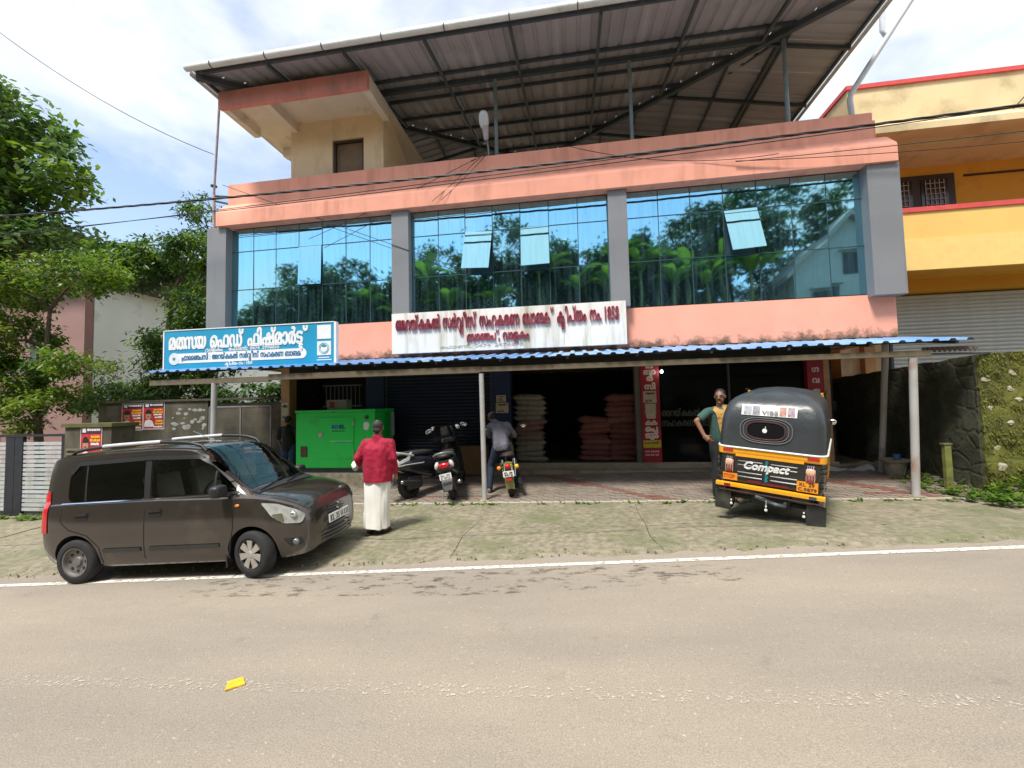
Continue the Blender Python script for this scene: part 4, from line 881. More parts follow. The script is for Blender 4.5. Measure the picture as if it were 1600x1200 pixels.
for i in range(16):
    z = -.27+i*.096
    for a, b in ((-13.715,-12.665),(-12.195,-11.165)):
        m_ = MB().box(a, b, 7.735, 7.765, z, z+.068); WB(m_, 'slat', gs, GT)
WB(MB().box(-14.25, -13.905, 7.7, 7.8, -.33, 1.7), 'stile', blk, GT)
# poster
def poster(x, y, z, w_, h_, label):
    t = thing('poster', label, 'poster', (x, y, z))
    MB().box(0, w_, -.004, 0, 0, h_).build('sheet', mat('poster_white', (.72,.70,.70), .6), t)
    MB().box(.02*w_, .98*w_, -.0055, -.0045, .03*h_, .97*h_).build('red_ground', mat('poster_red', (.50,.025,.03), .5, var=.35, scale=4, dirt=(.08,.01,.05), dirt_amt=.5, dscale=2.5), t)
    MB().box(.02*w_, .98*w_, -.0065, -.0056, .80*h_, .97*h_).build('dark_header', mat('poster_purple', (.06,.015,.05), .5), t)
    sk = mat('poster_skin', (.45,.22,.13), .6, var=0)
    cx, cz = .25*w_, .53*h_
    MB().prism([(cx+.135*w_*cos(k*.35), cz+.17*h_*sin(k*.35)) for k in range(18)], -.008, -.0066, 'y').build('portrait', sk, t)
    MB().prism([(cx+.145*w_*cos(k), cz+.05*h_+.16*h_*sin(k)) for k in [pi*q/10 for q in range(11)]], -.0095, -.0081, 'y').build('hair', mat('poster_black', (.012,.01,.01), .6), t)
    MB().box(cx-.05*w_, cx+.05*w_, -.0095, -.0081, cz-.07*h_, cz-.045*h_).build('moustache', MATS['poster_black'], t)
    MB().prism([(.04*w_, .1*h_), (.55*w_, .1*h_), (.45*w_, .3*h_), (.3*w_, .37*h_), (.1*w_, .33*h_)], -.0092, -.0081, 'y').build('shirt', MATS['poster_white'], t)
    MB().box(.1*w_, .26*w_, -.008, -.0066, .84*h_, .95*h_).build('emblem', MATS['poster_white'], t)
    for k, (zz, xx, ww, c) in enumerate(((.88,.32,.62,'poster_white'), (.70,.5,.42,'poster_yellow'), (.61,.46,.48,'poster_yellow'), (.52,.5,.4,'poster_white'), (.42,.55,.36,'poster_white'), (.28,.6,.34,'poster_yellow'), (.18,.58,.38,'poster_yellow'), (.07,.5,.44,'poster_white'))):
        mat('poster_yellow', (.80,.42,.02), .5); bars = MB(); xx_ = xx*w_; q = random.Random(k)
        while xx_ < (xx+ww)*w_-.01:
            l_ = min(q.uniform(.05, .14)*w_, (xx+ww)*w_-xx_); bars.box(xx_, xx_+l_*.86, -.0095, -.0083, zz*h_, (zz+q.uniform(.05, .07))*h_); xx_ += l_
        tag(bars.build('print', MATS[c], t), kind='stuff')
poster(-13.08, 10.495, 1.34, .72, .78, 'left of the two red portrait posters high on the dark wall')
poster(-12.35, 10.495, 1.36, .70, .77, 'right of the two red portrait posters high on the dark wall')
poster(-10.62, 7.69, .72, .55, .85, 'red portrait poster on the mossy gate pillar above the car roof')
mg = thing('mesh_gate', 'tall steel rod gate beside the tan corner pillar', 'gate', (-9.9, 10.2, -.2))
mf = MB()
for x in (0, .95, 1.85): mf.bar((x, 0, -.1), (x, 0, 2.15), .03, .03)
for z in (0, 1.1, 2.15): mf.bar((0, 0, z), (1.85, 0, z), .03, .03)
mf.build('frame', mat('gate_pale_steel', (.24,.23,.24), .5), mg)
mrod = MB().bar((0, 0, 0), (1.85, 0, 0), .008, .008).mesh('rod', steel_dark)
for i in range(24): o = link('rod', mrod, mg); o.location = (0, .01, .08+i*.088)
# ------------------------------------------------------------------ overhead cables and street light
def cat_pts(p0, p1, sag, n=28): p0, p1 = Vector(p0), Vector(p1); return [p0+(p1-p0)*(i/n)-Vector((0, 0, sag*4*(i/n)*(1-i/n))) for i in range(n+1)]
cab = mat('cable_black', (.015,.015,.016), .6, var=0)
def cable(p0, p1, sag, r, label): tag(MB().tube(cat_pts(p0, p1, sag), r, 6).build('cable', cab, smooth=60), label, 'cable')
def twisted(p0, p1, sag, r, label):
    t = thing('cable_bundle', label, 'cable', p0); b = cat_pts(p0, p1, sag, 420)
    for k in range(3):
        ps = []
        for i, p in enumerate(b): a = i*.55+k*2.094; ps.append(p+Vector((0, cos(a)*r*.75, sin(a)*r*.75))-Vector(p0))
        MB().tube(ps, r*.62, 5).build('strand', cab, t, smooth=60)
twisted((-26, 8.6, 7.55), (24, 8.2, 7.55), .86, .020, 'thick twisted black cable crossing in front of the coral parapet')
cable((-26, 8.7, 6.4), (8.6, 8.6, 7.0), .12, .008, 'lowest thin wire along the window heads')
cable((-26, 8.9, 6.85), (12, 8.5, 7.05), .35, .009, 'thin wire just below the twisted cable')
cable((-8.9, 9.2, 8.35), (-15.5, 7.0, 13.0), .55, .008, 'thin wire rising to the upper left from the mast')
cable((-8.6, 9.15, 7.5), (-2.4, 9.2, 4.9), .0, .007, 'thin wire slanting down across the left windows')
cable((-6.2, 9.1, 5.9), (-1.9, 9.35, 7.66), .05, .006, 'thin wire rising from the left bay to the street light')
cable((-3.1, 9.05, 6.5), (-1.95, 9.35, 7.66), .03, .006, 'left of two drop wires below the street light')
cable((-2.9, 9.05, 6.5), (-1.85, 9.35, 7.66), .03, .006, 'right of two drop wires below the street light')
cable((-.1, 9.3, 7.63), (4.2, 9.0, 6.75), .25, .007, 'slack wire drooping over the parapet in the middle')
cable((3.4, 9.05, 6.7), (20, 8.5, 6.9), .15, .007, 'thin wire passing the right pillar towards the yellow house')
cable((3.4, 9.06, 6.72), (20, 8.7, 7.3), .5, .007, 'slack wire below it near the right pillar')
SLp = thing('street_light', 'white street light head on a bent pipe above the parapet', 'street light', (-1.84, 9.42, 7.6))
MB().tube([(0, 0, -.1), (0, -.0, .2), (-.015, -.05, .36), (-.02, -.1, .45)], .02, 8).build('arm', steel_post, SLp, smooth=50)
hd = MB().prism([(-.05,-.15),(.05,-.15),(.075,.14),(-.075,.14)], -.05, .05, 'y').build('housing', mat('lamp_housing', (.42,.38,.37), .5), SLp, bevel=.02); hd.location = (-.03, -.13, .52); hd.rotation_euler = (radians(25), 0, radians(4))
ln_ = MB().ell((0, 0, 0), (.115, .085, .19), 18, 12, 0, None, .8).build('lens', mat('lamp_lens', (.60,.62,.62), .2, var=0, spec=.6), SLp, smooth=60); ln_.location = (-.05, -.22, .77); ln_.rotation_euler = (radians(28), 0, radians(4))
MB().tube([(-.09, 0, .02), (-.25, -.02, -.02), (-.42, -.03, -.06)], .02, 6).build('cable_loop', cab, SLp, smooth=50)
# ------------------------------------------------------------------ trees
bark = mat('bark', (.10,.075,.05), .95, var=.3, scale=8, bump=.8, bscale=30)
def tree(name, label, cat, base, top, crown, n_clump, per, lsize, mats_, seed, trunk_r=.16, droop=.3, group=None, aspect=.42, clump_r=.45, up=False):
    """crown: list of ellipsoids (centre offset, radii); leaves cluster in clumps on shoots"""
    r_ = random.Random(seed); t = thing(name, label, cat, base, group=group); B = Vector(base); b = MB(); tr = MB()
    tp_ = [Vector((0, 0, -.2))]; h = top
    for i in range(1, 6): tp_.append(Vector((r_.uniform(-.12, .12)*i/2, r_.uniform(-.12, .12)*i/2, h*i/5)))
    tr.tube(tp_, [trunk_r*(1-.13*i) for i in range(6)], 9)
    vol = [c[1][0]*c[1][1]*c[1][2] for c in crown]; tot = sum(vol)
    for ci, (c, rr) in enumerate(crown):
        c = Vector(c); k = max(3, int(n_clump*vol[ci]/tot))
        j = min(5, max(2, int(c.z/h*5))); m_ = tp_[j]
        tr.tube([m_, m_.lerp(c, .5)+Vector((0, 0, .1*rr[2])), c], [trunk_r*.5, trunk_r*.32, trunk_r*.14], 6)
        for _ in range(k):
            while True:
                v = Vector((r_.uniform(-1, 1), r_.uniform(-1, 1), r_.uniform(-1, 1)))
                if v.length <= 1: break
            if v.length < .55: v = v.normalized()*r_.uniform(.5, 1)
            q = c+Vector((v.x*rr[0], v.y*rr[1], v.z*rr[2]))
            if r_.random() < .18: tr.tube([c.lerp(q, .15), c.lerp(q, .6)+Vector((0, 0, .06)), q], [trunk_r*.12, trunk_r*.08, .006], 4)
            cr = clump_r*r_.uniform(.6, 1.25); mi = r_.choices(range(len(mats_)), [1.0 if (i_ != 0) else .5+max(0, v.z)*1.2 for i_ in range(len(mats_))])[0]
            for _ in range(int(per*r_.uniform(.7, 1.3))):
                a = r_.uniform(0, 2*pi); e = r_.gauss(0, .45); d = Vector((cos(a), sin(a), e-droop)).normalized()
                p = q+Vector((r_.gauss(0, cr*.5), r_.gauss(0, cr*.5), r_.gauss(0, cr*.33)))
                leaf_quad(b, p, d, lsize*r_.uniform(.6, 1.3), lsize*aspect*r_.uniform(.8, 1.2), Vector((r_.gauss(0, .35), r_.gauss(0, .35), 1)), mi if r_.random() < .8 else r_.randrange(len(mats_)))
    tr.build('trunk', bark, t, smooth=60); cm = b.build('crown', mats_, t); return t
g0 = lambda x, y: (x, y, G(x, y)-.05)
tree('broadleaf_tree', 'tall broad leaved tree against the sky at the far left', 'tree', g0(-26.0, 15.5), 14, [((-.5,0,15.9),(2.5,2.4,1.8)), ((2.0,0,13.4),(1.7,1.8,1.6)), ((-.5,0,12.3),(2.6,2.2,1.8)), ((1.7,0,10.8),(1.9,1.8,1.1)), ((-2.6,.3,14),(2.2,2,2)), ((-1.5,0,10.2),(2.4,2,1.2))], 240, 62, .38, [L_pale, L_mid, L_bright, L_pale], 11, .35, .25, aspect=.5, clump_r=.7)
tree('fronded_tree', 'light green feathery tree before the mauve house', 'tree', g0(-14.6, 9.6), 5.2, [((-1.2,0,5.9),(1.5,1.2,.6)), ((1.2,0,6.1),(1.2,.9,.42)), ((-1.3,0,4.4),(1.1,1,.8)), ((-1.1,0,3.1),(1.3,1,.7)), ((1.2,-.2,3.6),(1.2,.9,.3)), ((.7,-.2,2.6),(.9,.8,.3)), ((-.9,-.3,2.0),(.9,.7,.36))], 330, 66, .16, [L_bright, L_mid, L_bright, L_yel], 12, .12, .35, aspect=.38, clump_r=.34)
tree('mango_tree', 'dense dark green tree between the white house wall and the blue sign', 'tree', g0(-13.5, 12.5), 6.2, [((-1.2,0,7.2),(1.4,1.2,.7)), ((.6,0,7.5),(1.2,1,.8)), ((1.3,0,5.5),(1.1,1,1.1)), ((-2.0,0,7.0),(1.1,1,.4)), ((.3,-.5,4.3),(1.1,1,.7)), ((-1.9,-.5,2.7),(1.2,1,.5)), ((.6,-.5,2.8),(1.7,1,.8)), ((1.7,-.3,4.0),(1.0,.9,.7))], 460, 58, .20, [L_mid, L_mid, L_dark, L_bright], 13, .16, .5, aspect=.3, clump_r=.36)
tree('bushy_tree', 'mid green tree seen above the roof of the mauve house', 'tree', g0(-34, 27), 12, [((-3,0,14),(3.5,2.6,1.7)), ((1,0,13.8),(3,2.4,1.6)), ((4.0,0,12.6),(2.4,2,1.4)), ((6,0,11),(2,2,1.4))], 260, 50, .42, [L_mid, L_dark, L_bright], 14, .3, .25, aspect=.4, clump_r=.6)
tree('slender_tree', 'wispy leafed tree rising behind the left end of the bank', 'tree', g0(-16.0, 16.0), 9.6, [((0,0,10.9),(.8,.8,.8)), ((.5,0,9.2),(.9,.8,.9)), ((-.4,.2,8.0),(1.2,1.1,.8))], 110, 36, .26, [L_mid, L_dark, L_bright], 15, .1, .3, aspect=.25, clump_r=.36)
tree('low_shrub', 'shrub in shade behind the compound wall under the canopy', 'shrub', g0(-10.2, 12.2), 2.1, [((0,0,2.3),(1.4,.9,.6)), ((1.4,.1,2.6),(1,.8,.5))], 80, 36, .2, [L_dark, L_mid], 16, .06, .3, clump_r=.3)
# coconut palms
def palm(label, base, h, seed, n=15, ln=2.6):
    r_ = random.Random(seed); t = thing('coconut_palm', label, 'palm', base); tr = MB(); b = MB()
    tr.tube([(0,0,-.3), (.1,.0,h*.4), (.25,.05,h*.8), (.3,.05,h)], [.17,.14,.11,.1], 9)
    for k in range(n):
        a = 2*pi*k/n+r_.uniform(-.2, .2); e0 = r_.uniform(.1, 1.1); p = Vector((.3, .05, h)); prev = p
        for i in range(14):
            f_ = i/13; el = e0-1.7*f_*f_-.25*f_; d = Vector((cos(a)*cos(el), sin(a)*cos(el), sin(el))); p = prev+d*(ln/14)
            s_ = d.cross(Vector((0,0,1))).normalized()
            if i > 1:
                for sg in (-1, 1):
                    for q_ in range(2): leaf_quad(b, prev.lerp(p, q_*.5), (s_*sg*.8+d*.5-Vector((0,0,.5))), .62*(1-.6*f_)*r_.uniform(.8, 1.1), .045, Vector((0,0,1)), 0 if r_.random() < .6 else 1)
            prev = p
    tr.build('trunk', bark, t, smooth=60); b.build('crown', [L_mid, L_bright], t)
palm('coconut palm peeking over the trees behind the mauve house', g0(-28.5, 29), 12.8, 5)
# ------------------------------------------------------------------ opposite side of the road (seen mirrored in the windows)
def banana(label, base, h, seed):
    r_ = random.Random(seed); t = thing('banana_plant', label, 'banana plant', base, group='banana plants opposite the bank'); b = MB(); st_ = MB()
    st_.tube([(0,0,-.2), (.03,0,h*.5), (0,.03,h)], [.14,.11,.06], 9)
    for k in range(9):
        a = 2.4*k+r_.uniform(-.3, .3); e0 = r_.uniform(.7, 1.35); prev = Vector((0, 0, h*r_.uniform(.86, 1))); L_ = r_.uniform(1.6, 2.4); rows = []
        for i in range(13):
            f_ = i/12; el = e0-1.5*f_**1.6; d = Vector((cos(a)*cos(el), sin(a)*cos(el), sin(el))); s_ = Vector((-sin(a), cos(a), 0))
            w_ = .34*sin(pi*min(1, max(.02, (f_-.12)/.88)))**.6 if f_ > .12 else .03
            nrm = s_.cross(d); tear = .05*mnoise.noise((i*1.7, k, seed))
            rows.append([prev-s_*w_-nrm*w_*(.35+tear), prev-s_*w_*.5-nrm*w_*.1, prev, prev+s_*w_*.5-nrm*w_*.1, prev+s_*w_-nrm*w_*(.35-tear)]); prev = prev+d*(L_/12)
        b.grid(rows, k % 2)
    st_.build('stem', mat('banana_stem', (.14,.16,.05), .6, var=.3), t, smooth=60); b.build('leaves', [L_bright, L_mid], t, smooth=60)
OPL = 'banana plant on the bank opposite the bank building'
for i, (x, y, h) in enumerate(((4.0,-7.6,3.6),(6.2,-7.2,2.8),(8.2,-7.3,2.6),(10.4,-7.4,2.8),(5.2,-8.6,3.9),(.6,-7.4,3.0),(-1.8,-7.8,4.2),(-9.4,-8.0,4.6),(-7.6,-7.2,3.0),(9.4,-8.4,3.2),(-4.6,-7.2,2.6),(2.4,-7.3,2.6),(7.2,-8.0,3.0),(-11.6,-7.3,2.8),(-13.8,-7.8,3.4),(3.2,-8.2,4.4))): banana(OPL, g0(x, y), h, 40+i)
GO = 'trees on the bank opposite'
for i, (x, y, hh, w_, ms_2) in enumerate(((-23,-9,4.2,2.4,[L_dark,L_mid]),(-19,-10,6.0,2.4,[L_dark,L_mid]),(-14.5,-9.5,4.4,2.0,[L_dark,L_mid]),(-11.5,-9.5,5.6,2.4,[L_dark,L_mid]),(-4.8,-10,8.4,2.6,[L_mid,L_dark]),(1.2,-10.5,5.6,2.4,[L_dark,L_mid]),(6.0,-11,5.4,2.4,[L_dark,L_mid]),(10.6,-11,9.2,2.6,[L_dark,L_mid]),(17,-12.5,12.0,3.8,[L_dark,L_mid]),(-8,-9.5,5.0,2.2,[L_mid,L_bright,L_dark]),(-1.5,-9.8,6.5,1.9,[L_mid,L_dark]),(4,-10.5,6.4,2.2,[L_mid,L_dark]),(8.4,-12,7.6,2.4,[L_dark,L_mid]),(-17,-11,7.4,2.4,[L_dark,L_mid]),(-21,-12,7.8,2.6,[L_dark,L_mid]),(-10,-12,8.0,2.6,[L_dark,L_mid]))):
    tree('roadside_tree', 'leafy tree on the bank across the road', 'tree', g0(x, y), hh*.7, [((0,0,hh*.8),(w_,w_,hh*.22)), ((w_*.6,0,hh*.62),(w_*.8,w_*.8,hh*.18)), ((-w_*.6,.2,hh*.55),(w_*.9,w_*.8,hh*.2)), ((0,.5,hh*.38),(w_*1.1,w_*.8,hh*.2))], 150, 46, .42, ms_2, 70+i, .15, .3, GO, clump_r=.6)
OH = thing('white_house', 'white gabled house across the road', 'house', (14.6, -9, 6.2))
zh = G(14.6, -8)-.6
def P2(b, n, m_, p=None): return WB(b, n, m_, p or OH)
ow = P2(MB().prism([(13.0, zh-1),(18.6, zh-1),(18.6, zh+4.0),(16.0, zh+5.8),(13.0, zh+3.0)], -14, -8.4, 'y'), 'wall', mat('opp_white', (.42,.44,.44), .8, var=.06, dirt=(.42,.44,.43), dirt_amt=.25))
P2(MB().prism([(12.4, zh+2.5),(16.0, zh+5.85),(19.2, zh+3.6),(19.2, zh+3.85),(16.0, zh+6.15),(12.4, zh+2.8)], -14.4, -7.9, 'y'), 'roof', mat('opp_roof', (.36,.34,.32), .8, var=.1))
for x, z in ((14.2, zh+.6), (15.6, zh+2.6), (16.8, zh+.5)):
    w_ = P2(MB().box(x, x+1.1, -8.41, -8.38, z, z+1.25), 'window', MATS['pane_dark']); P2(MB().box(x-.15, x+1.25, -8.39, -7.95, z+1.35, z+1.45), 'sunshade', MATS['opp_white'], w_)

ub = MB(); r_ = random.Random(99)
for _ in range(9000):
    x = r_.uniform(-26, 22); y = r_.uniform(-12.5, -8.2)
    if 11 < x < 18.5: continue
    h = (1.6+1.5*abs(mnoise.noise((x*.35, y*.4, 3))))*r_.random()**.6; a = r_.uniform(0, 2*pi)
    leaf_quad(ub, Vector((x, y, G(x, y)+h)), Vector((cos(a), sin(a), r_.gauss(0, .5))), r_.uniform(.3, .6), r_.uniform(.12, .22), Vector((0,0,1)), r_.choice((0, 1, 1, 2)))
tag(ub.build('undergrowth', [L_bright, L_mid, L_dark]), 'thick undergrowth on the bank across the road', 'undergrowth', kind='stuff')
# ------------------------------------------------------------------ car
tyre = mat('tyre_rubber', (.020,.020,.021), .85, var=.3, scale=12)
blackp = mat('black_plastic', (.018,.018,.020), .5, var=.1)
chrome = mat('chrome', (.75,.75,.76), .15, metal=1, var=0)
silver = mat('silver_paint', (.55,.55,.56), .35, metal=.6, var=.08)
white_pl = mat('plate_white', (.74,.74,.72), .5, var=.04)
ink = mat('plate_ink', (.01,.01,.012), .6, var=0)
red_l = mat('lamp_red', (.50,.006,.012), .18, var=.08, scale=20, spec=.7)
amber_l = mat('lamp_amber', (.75,.22,.01), .2, var=.05, spec=.7)
def pchip(xs, ys):
    n = len(xs); h = [xs[i+1]-xs[i] for i in range(n-1)]; d = [(ys[i+1]-ys[i])/h[i] for i in range(n-1)]; m_ = [0.]*n
    for i in range(1, n-1):
        if d[i-1]*d[i] > 0: w1, w2 = 2*h[i]+h[i-1], h[i]+2*h[i-1]; m_[i] = (w1+w2)/(w1/d[i-1]+w2/d[i])
    m_[0], m_[-1] = d[0], d[-1]
    def f_(x):
        x = max(xs[0], min(xs[-1], x)); i = 0
        while i < n-2 and x > xs[i+1]: i += 1
        t = (x-xs[i])/h[i]
        return ys[i]*(1+2*t)*(1-t)**2+h[i]*m_[i]*t*(1-t)**2+ys[i+1]*t*t*(3-2*t)+h[i]*m_[i+1]*t*t*(t-1)
    return f_
CS = [ # x, zb, ysill, ymid, ybelt, zbelt, yroof, zroof, zc
(-2.945,.30,.54,.62,.60,.93,.53,1.12,1.14),(-2.925,.27,.60,.68,.65,.96,.55,1.38,1.41),(-2.87,.24,.645,.71,.68,.98,.57,1.52,1.555),(-2.76,.22,.67,.725,.692,.985,.585,1.57,1.615),
(-2.5,.20,.685,.735,.70,.985,.597,1.59,1.64),(-2.0,.18,.69,.738,.70,.98,.605,1.60,1.652),(-1.4,.18,.69,.738,.70,.975,.605,1.60,1.655),(-.98,.18,.69,.738,.70,.965,.598,1.575,1.63),(-.82,.18,.69,.738,.70,.96,.59,1.545,1.598),
(-.45,.18,.688,.737,.70,.95,.60,1.28,1.322),(-.08,.18,.685,.736,.70,.94,.61,1.005,1.03),(.02,.18,.682,.735,.698,.93,.615,.965,.99),(.22,.18,.672,.73,.69,.90,.60,.935,.958),(.42,.19,.645,.71,.672,.845,.57,.88,.905),(.55,.20,.60,.675,.635,.79,.53,.82,.845),(.63,.22,.53,.61,.565,.725,.46,.755,.775),(.675,.26,.42,.50,.46,.66,.36,.69,.705)]
CF = [pchip([c[0] for c in CS], [c[k] for c in CS]) for k in range(1, 9)]
def csec(x):
    zb, ys, ym, yb, zB, yr, zr, zc = [f_(x) for f_ in CF]; h = zB-zb
    p = [(0,zb),(ys*.6,zb),(ys-.03,zb+.005),(ys,zb+.05),(ym-.02,zb+h*.2),(ym-.004,zb+h*.36),(ym,zb+h*.52),(ym-.004,zb+h*.70),(yb+.018,zb+h*.88),(yb,zB),(yb-.022,zB+.018)]
    a = p[-1]; e = (yr, zr)
    for t in (.25,.5,.75,1): p.append((a[0]+(e[0]-a[0])*t+.012*sin(pi*t), a[1]+(e[1]-a[1])*t))
    p += [(yr-.05, zr+(zc-zr)*.42), (yr*.72, zr+(zc-zr)*.72), (yr*.36, zr+(zc-zr)*.95), (0, zc)]
    return p
NV = len(csec(0))
def cpt(x, v, side=-1, off=0.):
    def at(xx, vv):
        s_ = csec(xx); i = min(int(vv), NV-2); t = vv-i; a, b = s_[i], s_[i+1]; return Vector((xx, side*(a[0]+(b[0]-a[0])*t), a[1]+(b[1]-a[1])*t))
    p = at(x, v)
    if off:
        e = .01; du = at(min(.67, x+e), v)-at(max(-2.94, x-e), v); dv = at(x, min(NV-1, v+.05))-at(x, max(0, v-.05)); n = du.cross(dv)
        if n.length > 1e-9:
            n.normalize(); c_ = Vector((-1.2 if x < 0 else x-.6, 0, .7))
            if n.dot(p-c_) < 0: n = -n
            p = p+n*off
    return p
def cside(x, z, off=0., side=-1):
    """point on the body side at length x and height z"""
    s_ = csec(x)
    for i in range(3, 15):
        if s_[i][1] <= z <= s_[i+1][1]: return cpt(x, i+(z-s_[i][1])/max(1e-6, s_[i+1][1]-s_[i][1]), side, off)
    return cpt(x, 14, side, off)
def cpatch(x0, x1, v0, v1, nu, nv, off, side=-1, thick=.0):
    return MB().grid([[cpt(x0+(x1-x0)*i/nu, v0+(v1-v0)*j/nv, side, off) for j in range(nv+1)] for i in range(nu+1)])
def outline_patch(poly, off, side=-1, rings=4):
    n = len(poly); cx_ = sum(p[0] for p in poly)/n; cz_ = sum(p[1] for p in poly)/n; b = MB(); rows = []
    for k in range(rings+1):
        t = max(.02, k/rings); rows.append([cside(cx_+(p[0]-cx_)*t, cz_+(p[1]-cz_)*t, off, side) for p in poly])
    return b.grid(rows, 0, True)
def rpoly(pts, r, n=4):
    out = []; m_ = len(pts)
    for i in range(m_):
        p = Vector(pts[i]); a = Vector(pts[i-1])-p; b = Vector(pts[(i+1) % m_])-p; ra = min(r, a.length*.45, b.length*.45)
        q0, q1 = p+a.normalized()*ra, p+b.normalized()*ra
        for k in range(n+1): t = k/n; out.append(tuple(q0*(1-t)**2+p*2*t*(1-t)+q1*t*t))
    o2 = []
    for i in range(len(out)):
        a, b = Vector(out[i]), Vector(out[(i+1) % len(out)]); k = max(1, int((b-a).length/.08))
        for j in range(k): o2.append(tuple(a.lerp(b, j/k)))
    return o2
def strip_line(pts, w, off, side=-1):
    """thin dark seam on the body side through (x,z) points"""
    P = []
    for i in range(len(pts)-1):
        a, b = Vector(pts[i]), Vector(pts[i+1]); k = max(2, int((b-a).length/.05))
        P += [a.lerp(b, j/k) for j in range(k)]
    P.append(Vector(pts[-1])); rows = []
    for i, p in enumerate(P):
        d = (P[min(i+1, len(P)-1)]-P[max(i-1, 0)]).normalized(); n = Vector((-d.y, d.x))*w/2
        rows.append([cside(p.x-n.x, p.y-n.y, off, side), cside(p.x+n.x, p.y+n.y, off, side)])
    return MB().grid(rows)
def car_paint():
    m_ = mat('car_brown_grey', (.054,.046,.040), .22, metal=.5, var=.08, scale=3, coat=1.0, dirt=(.12,.10,.08), dirt_amt=.2, dscale=2)
    return m_
cpaint = car_paint()
def car_glass():
    m = bpy.data.materials.new('car_glass'); m.use_nodes = True; t = m.node_tree; n = t.nodes; l = t.links; n.remove(n['Principled BSDF'])
    tr = n.new('ShaderNodeBsdfTransparent'); tr.inputs[0].default_value = (.70,.76,.73,1); gl_ = n.new('ShaderNodeBsdfGlossy'); gl_.inputs['Roughness'].default_value = .01; gl_.inputs['Color'].default_value = (.95,1,1,1)
    fr_ = n.new('ShaderNodeFresnel'); fr_.inputs[0].default_value = 1.6; ms = n.new('ShaderNodeMixShader'); l.new(fr_.outputs[0], ms.inputs[0]); l.new(tr.outputs[0], ms.inputs[1]); l.new(gl_.outputs[0], ms.inputs[2]); l.new(ms.outputs[0], n['Material Output'].inputs['Surface']); return m
cglass = car_glass()
CAR = thing('hatchback_car', 'dark brown tall hatchback car parked half on the road edge at left', 'car', (-3.925, 5.379, -.178))
CAR.rotation_euler = rpy((0,0,0), radians(2.49), radians(-3.14), radians(.8)).to_euler()
xs_c = sorted(set([c[0] for c in CS]+rng(-2.94, .67, .07)))
bb = MB(); rows = []
for x in xs_c: s_ = csec(x); rows.append([(x, -a, b) for a, b in s_]+[(x, a, b) for a, b in reversed(s_[1:-1])])
bb.grid(rows, 0, True); n_ = len(rows[0]); bb.f += [list(range(n_))[::-1], [len(xs_c)*n_-n_+k for k in range(n_)]]; bb.m += [0, 0]
body_me = bb.mesh('body', [cpaint, blackp]); bo = link('body', body_me, None)
cut = MB()
for x, r_ in ((0., .325), (-2.4, .325)):
    cut.lathe([(.001, -1), (r_, -1), (r_, 1), (.001, 1)], (x, 0, .285), 'y', 40)
co_ = link('tmpcut', cut.mesh('cut', [cpaint, blackp], weld=.0001)); md = bo.modifiers.new('b', 'BOOLEAN'); md.object = co_; md.operation = 'DIFFERENCE'; md.solver = 'EXACT'
wf = rpoly([(-.20,1.03),(-.44,1.26),(-.72,1.47),(-1.36,1.50),(-1.36,1.01)], .045)
wr = rpoly([(-1.46,1.01),(-1.46,1.50),(-2.42,1.49),(-2.54,1.34),(-2.54,1.06),(-2.48,1.01)], .05)
tmpo = [co_]
def cutter(b):
    q = link('tmpcut', b.mesh('cut', [cpaint, blackp], weld=.0001)); tmpo.append(q); d_ = bo.modifiers.new('b', 'BOOLEAN'); d_.object = q; d_.operation = 'DIFFERENCE'; d_.solver = 'EXACT'
shr = lambda pl, k: [(sum(p[0] for p in pl)/len(pl)*(1-k)+p[0]*k, sum(p[1] for p in pl)/len(pl)*(1-k)+p[1]*k) for p in pl]
cutter(MB().box(-2.62, -.42, -.60, .60, .50, 1.40)); cutter(MB().box(-2.55, -.80, -.54, .54, 1.30, 1.565))
cutter(MB().prism(shr(wf, .985), -1, 1, 'y')); cutter(MB().prism(shr(wr, .985), -1, 1, 'y'))
us_ = [(-1, 15.25+.3*k) for k in range(10)]+[(1, 17.95-.3*k) for k in range(10)]; wcb = MB()
ro = [[cpt(x, v, s_, .06) for s_, v in us_] for x in rng(-.76, -.13, .09)]; ri = [[cpt(x, v, s_, .0)-Vector((.22, 0, .22)) for s_, v in us_] for x in rng(-.76, -.13, .09)]
nn = len(us_); mm = len(ro); wcb.grid(ro).grid(ri)
wcb.grid([ro[0], ri[0]]).grid([ro[-1], ri[-1]]).grid([[r_[0] for r_ in ro], [r_[0] for r_ in ri]]).grid([[r_[-1] for r_ in ro], [r_[-1] for r_ in ri]]); cutter(wcb)
me2 = mesh_from(bo)
for q in tmpo: bpy.data.objects.remove(q)
bpy.data.objects.remove(bo)
for p in me2.polygons:
    c_ = p.center
    for x in (0, -2.4):
        if (c_.x-x)**2+(c_.z-.285)**2 < .328**2 and abs(p.normal.y) < .3: p.material_index = 1
    if p.normal.z < -.8 and c_.z < .4: p.material_index = 1
    if -2.63 < c_.x < -.10 and abs(c_.y) < .603 and .49 < c_.z < 1.57 and (Vector((c_.x+1.4, c_.y, c_.z-1.1)).dot(p.normal) < 0): p.material_index = 1
me2.shade_smooth(); me2.set_sharp_from_angle(angle=radians(32)); me2.name = 'body'
BODY = link('body', me2, CAR)
def cadd(b, name, m_, parent=None, **k): return b.build(name, m_, parent or CAR, **k)
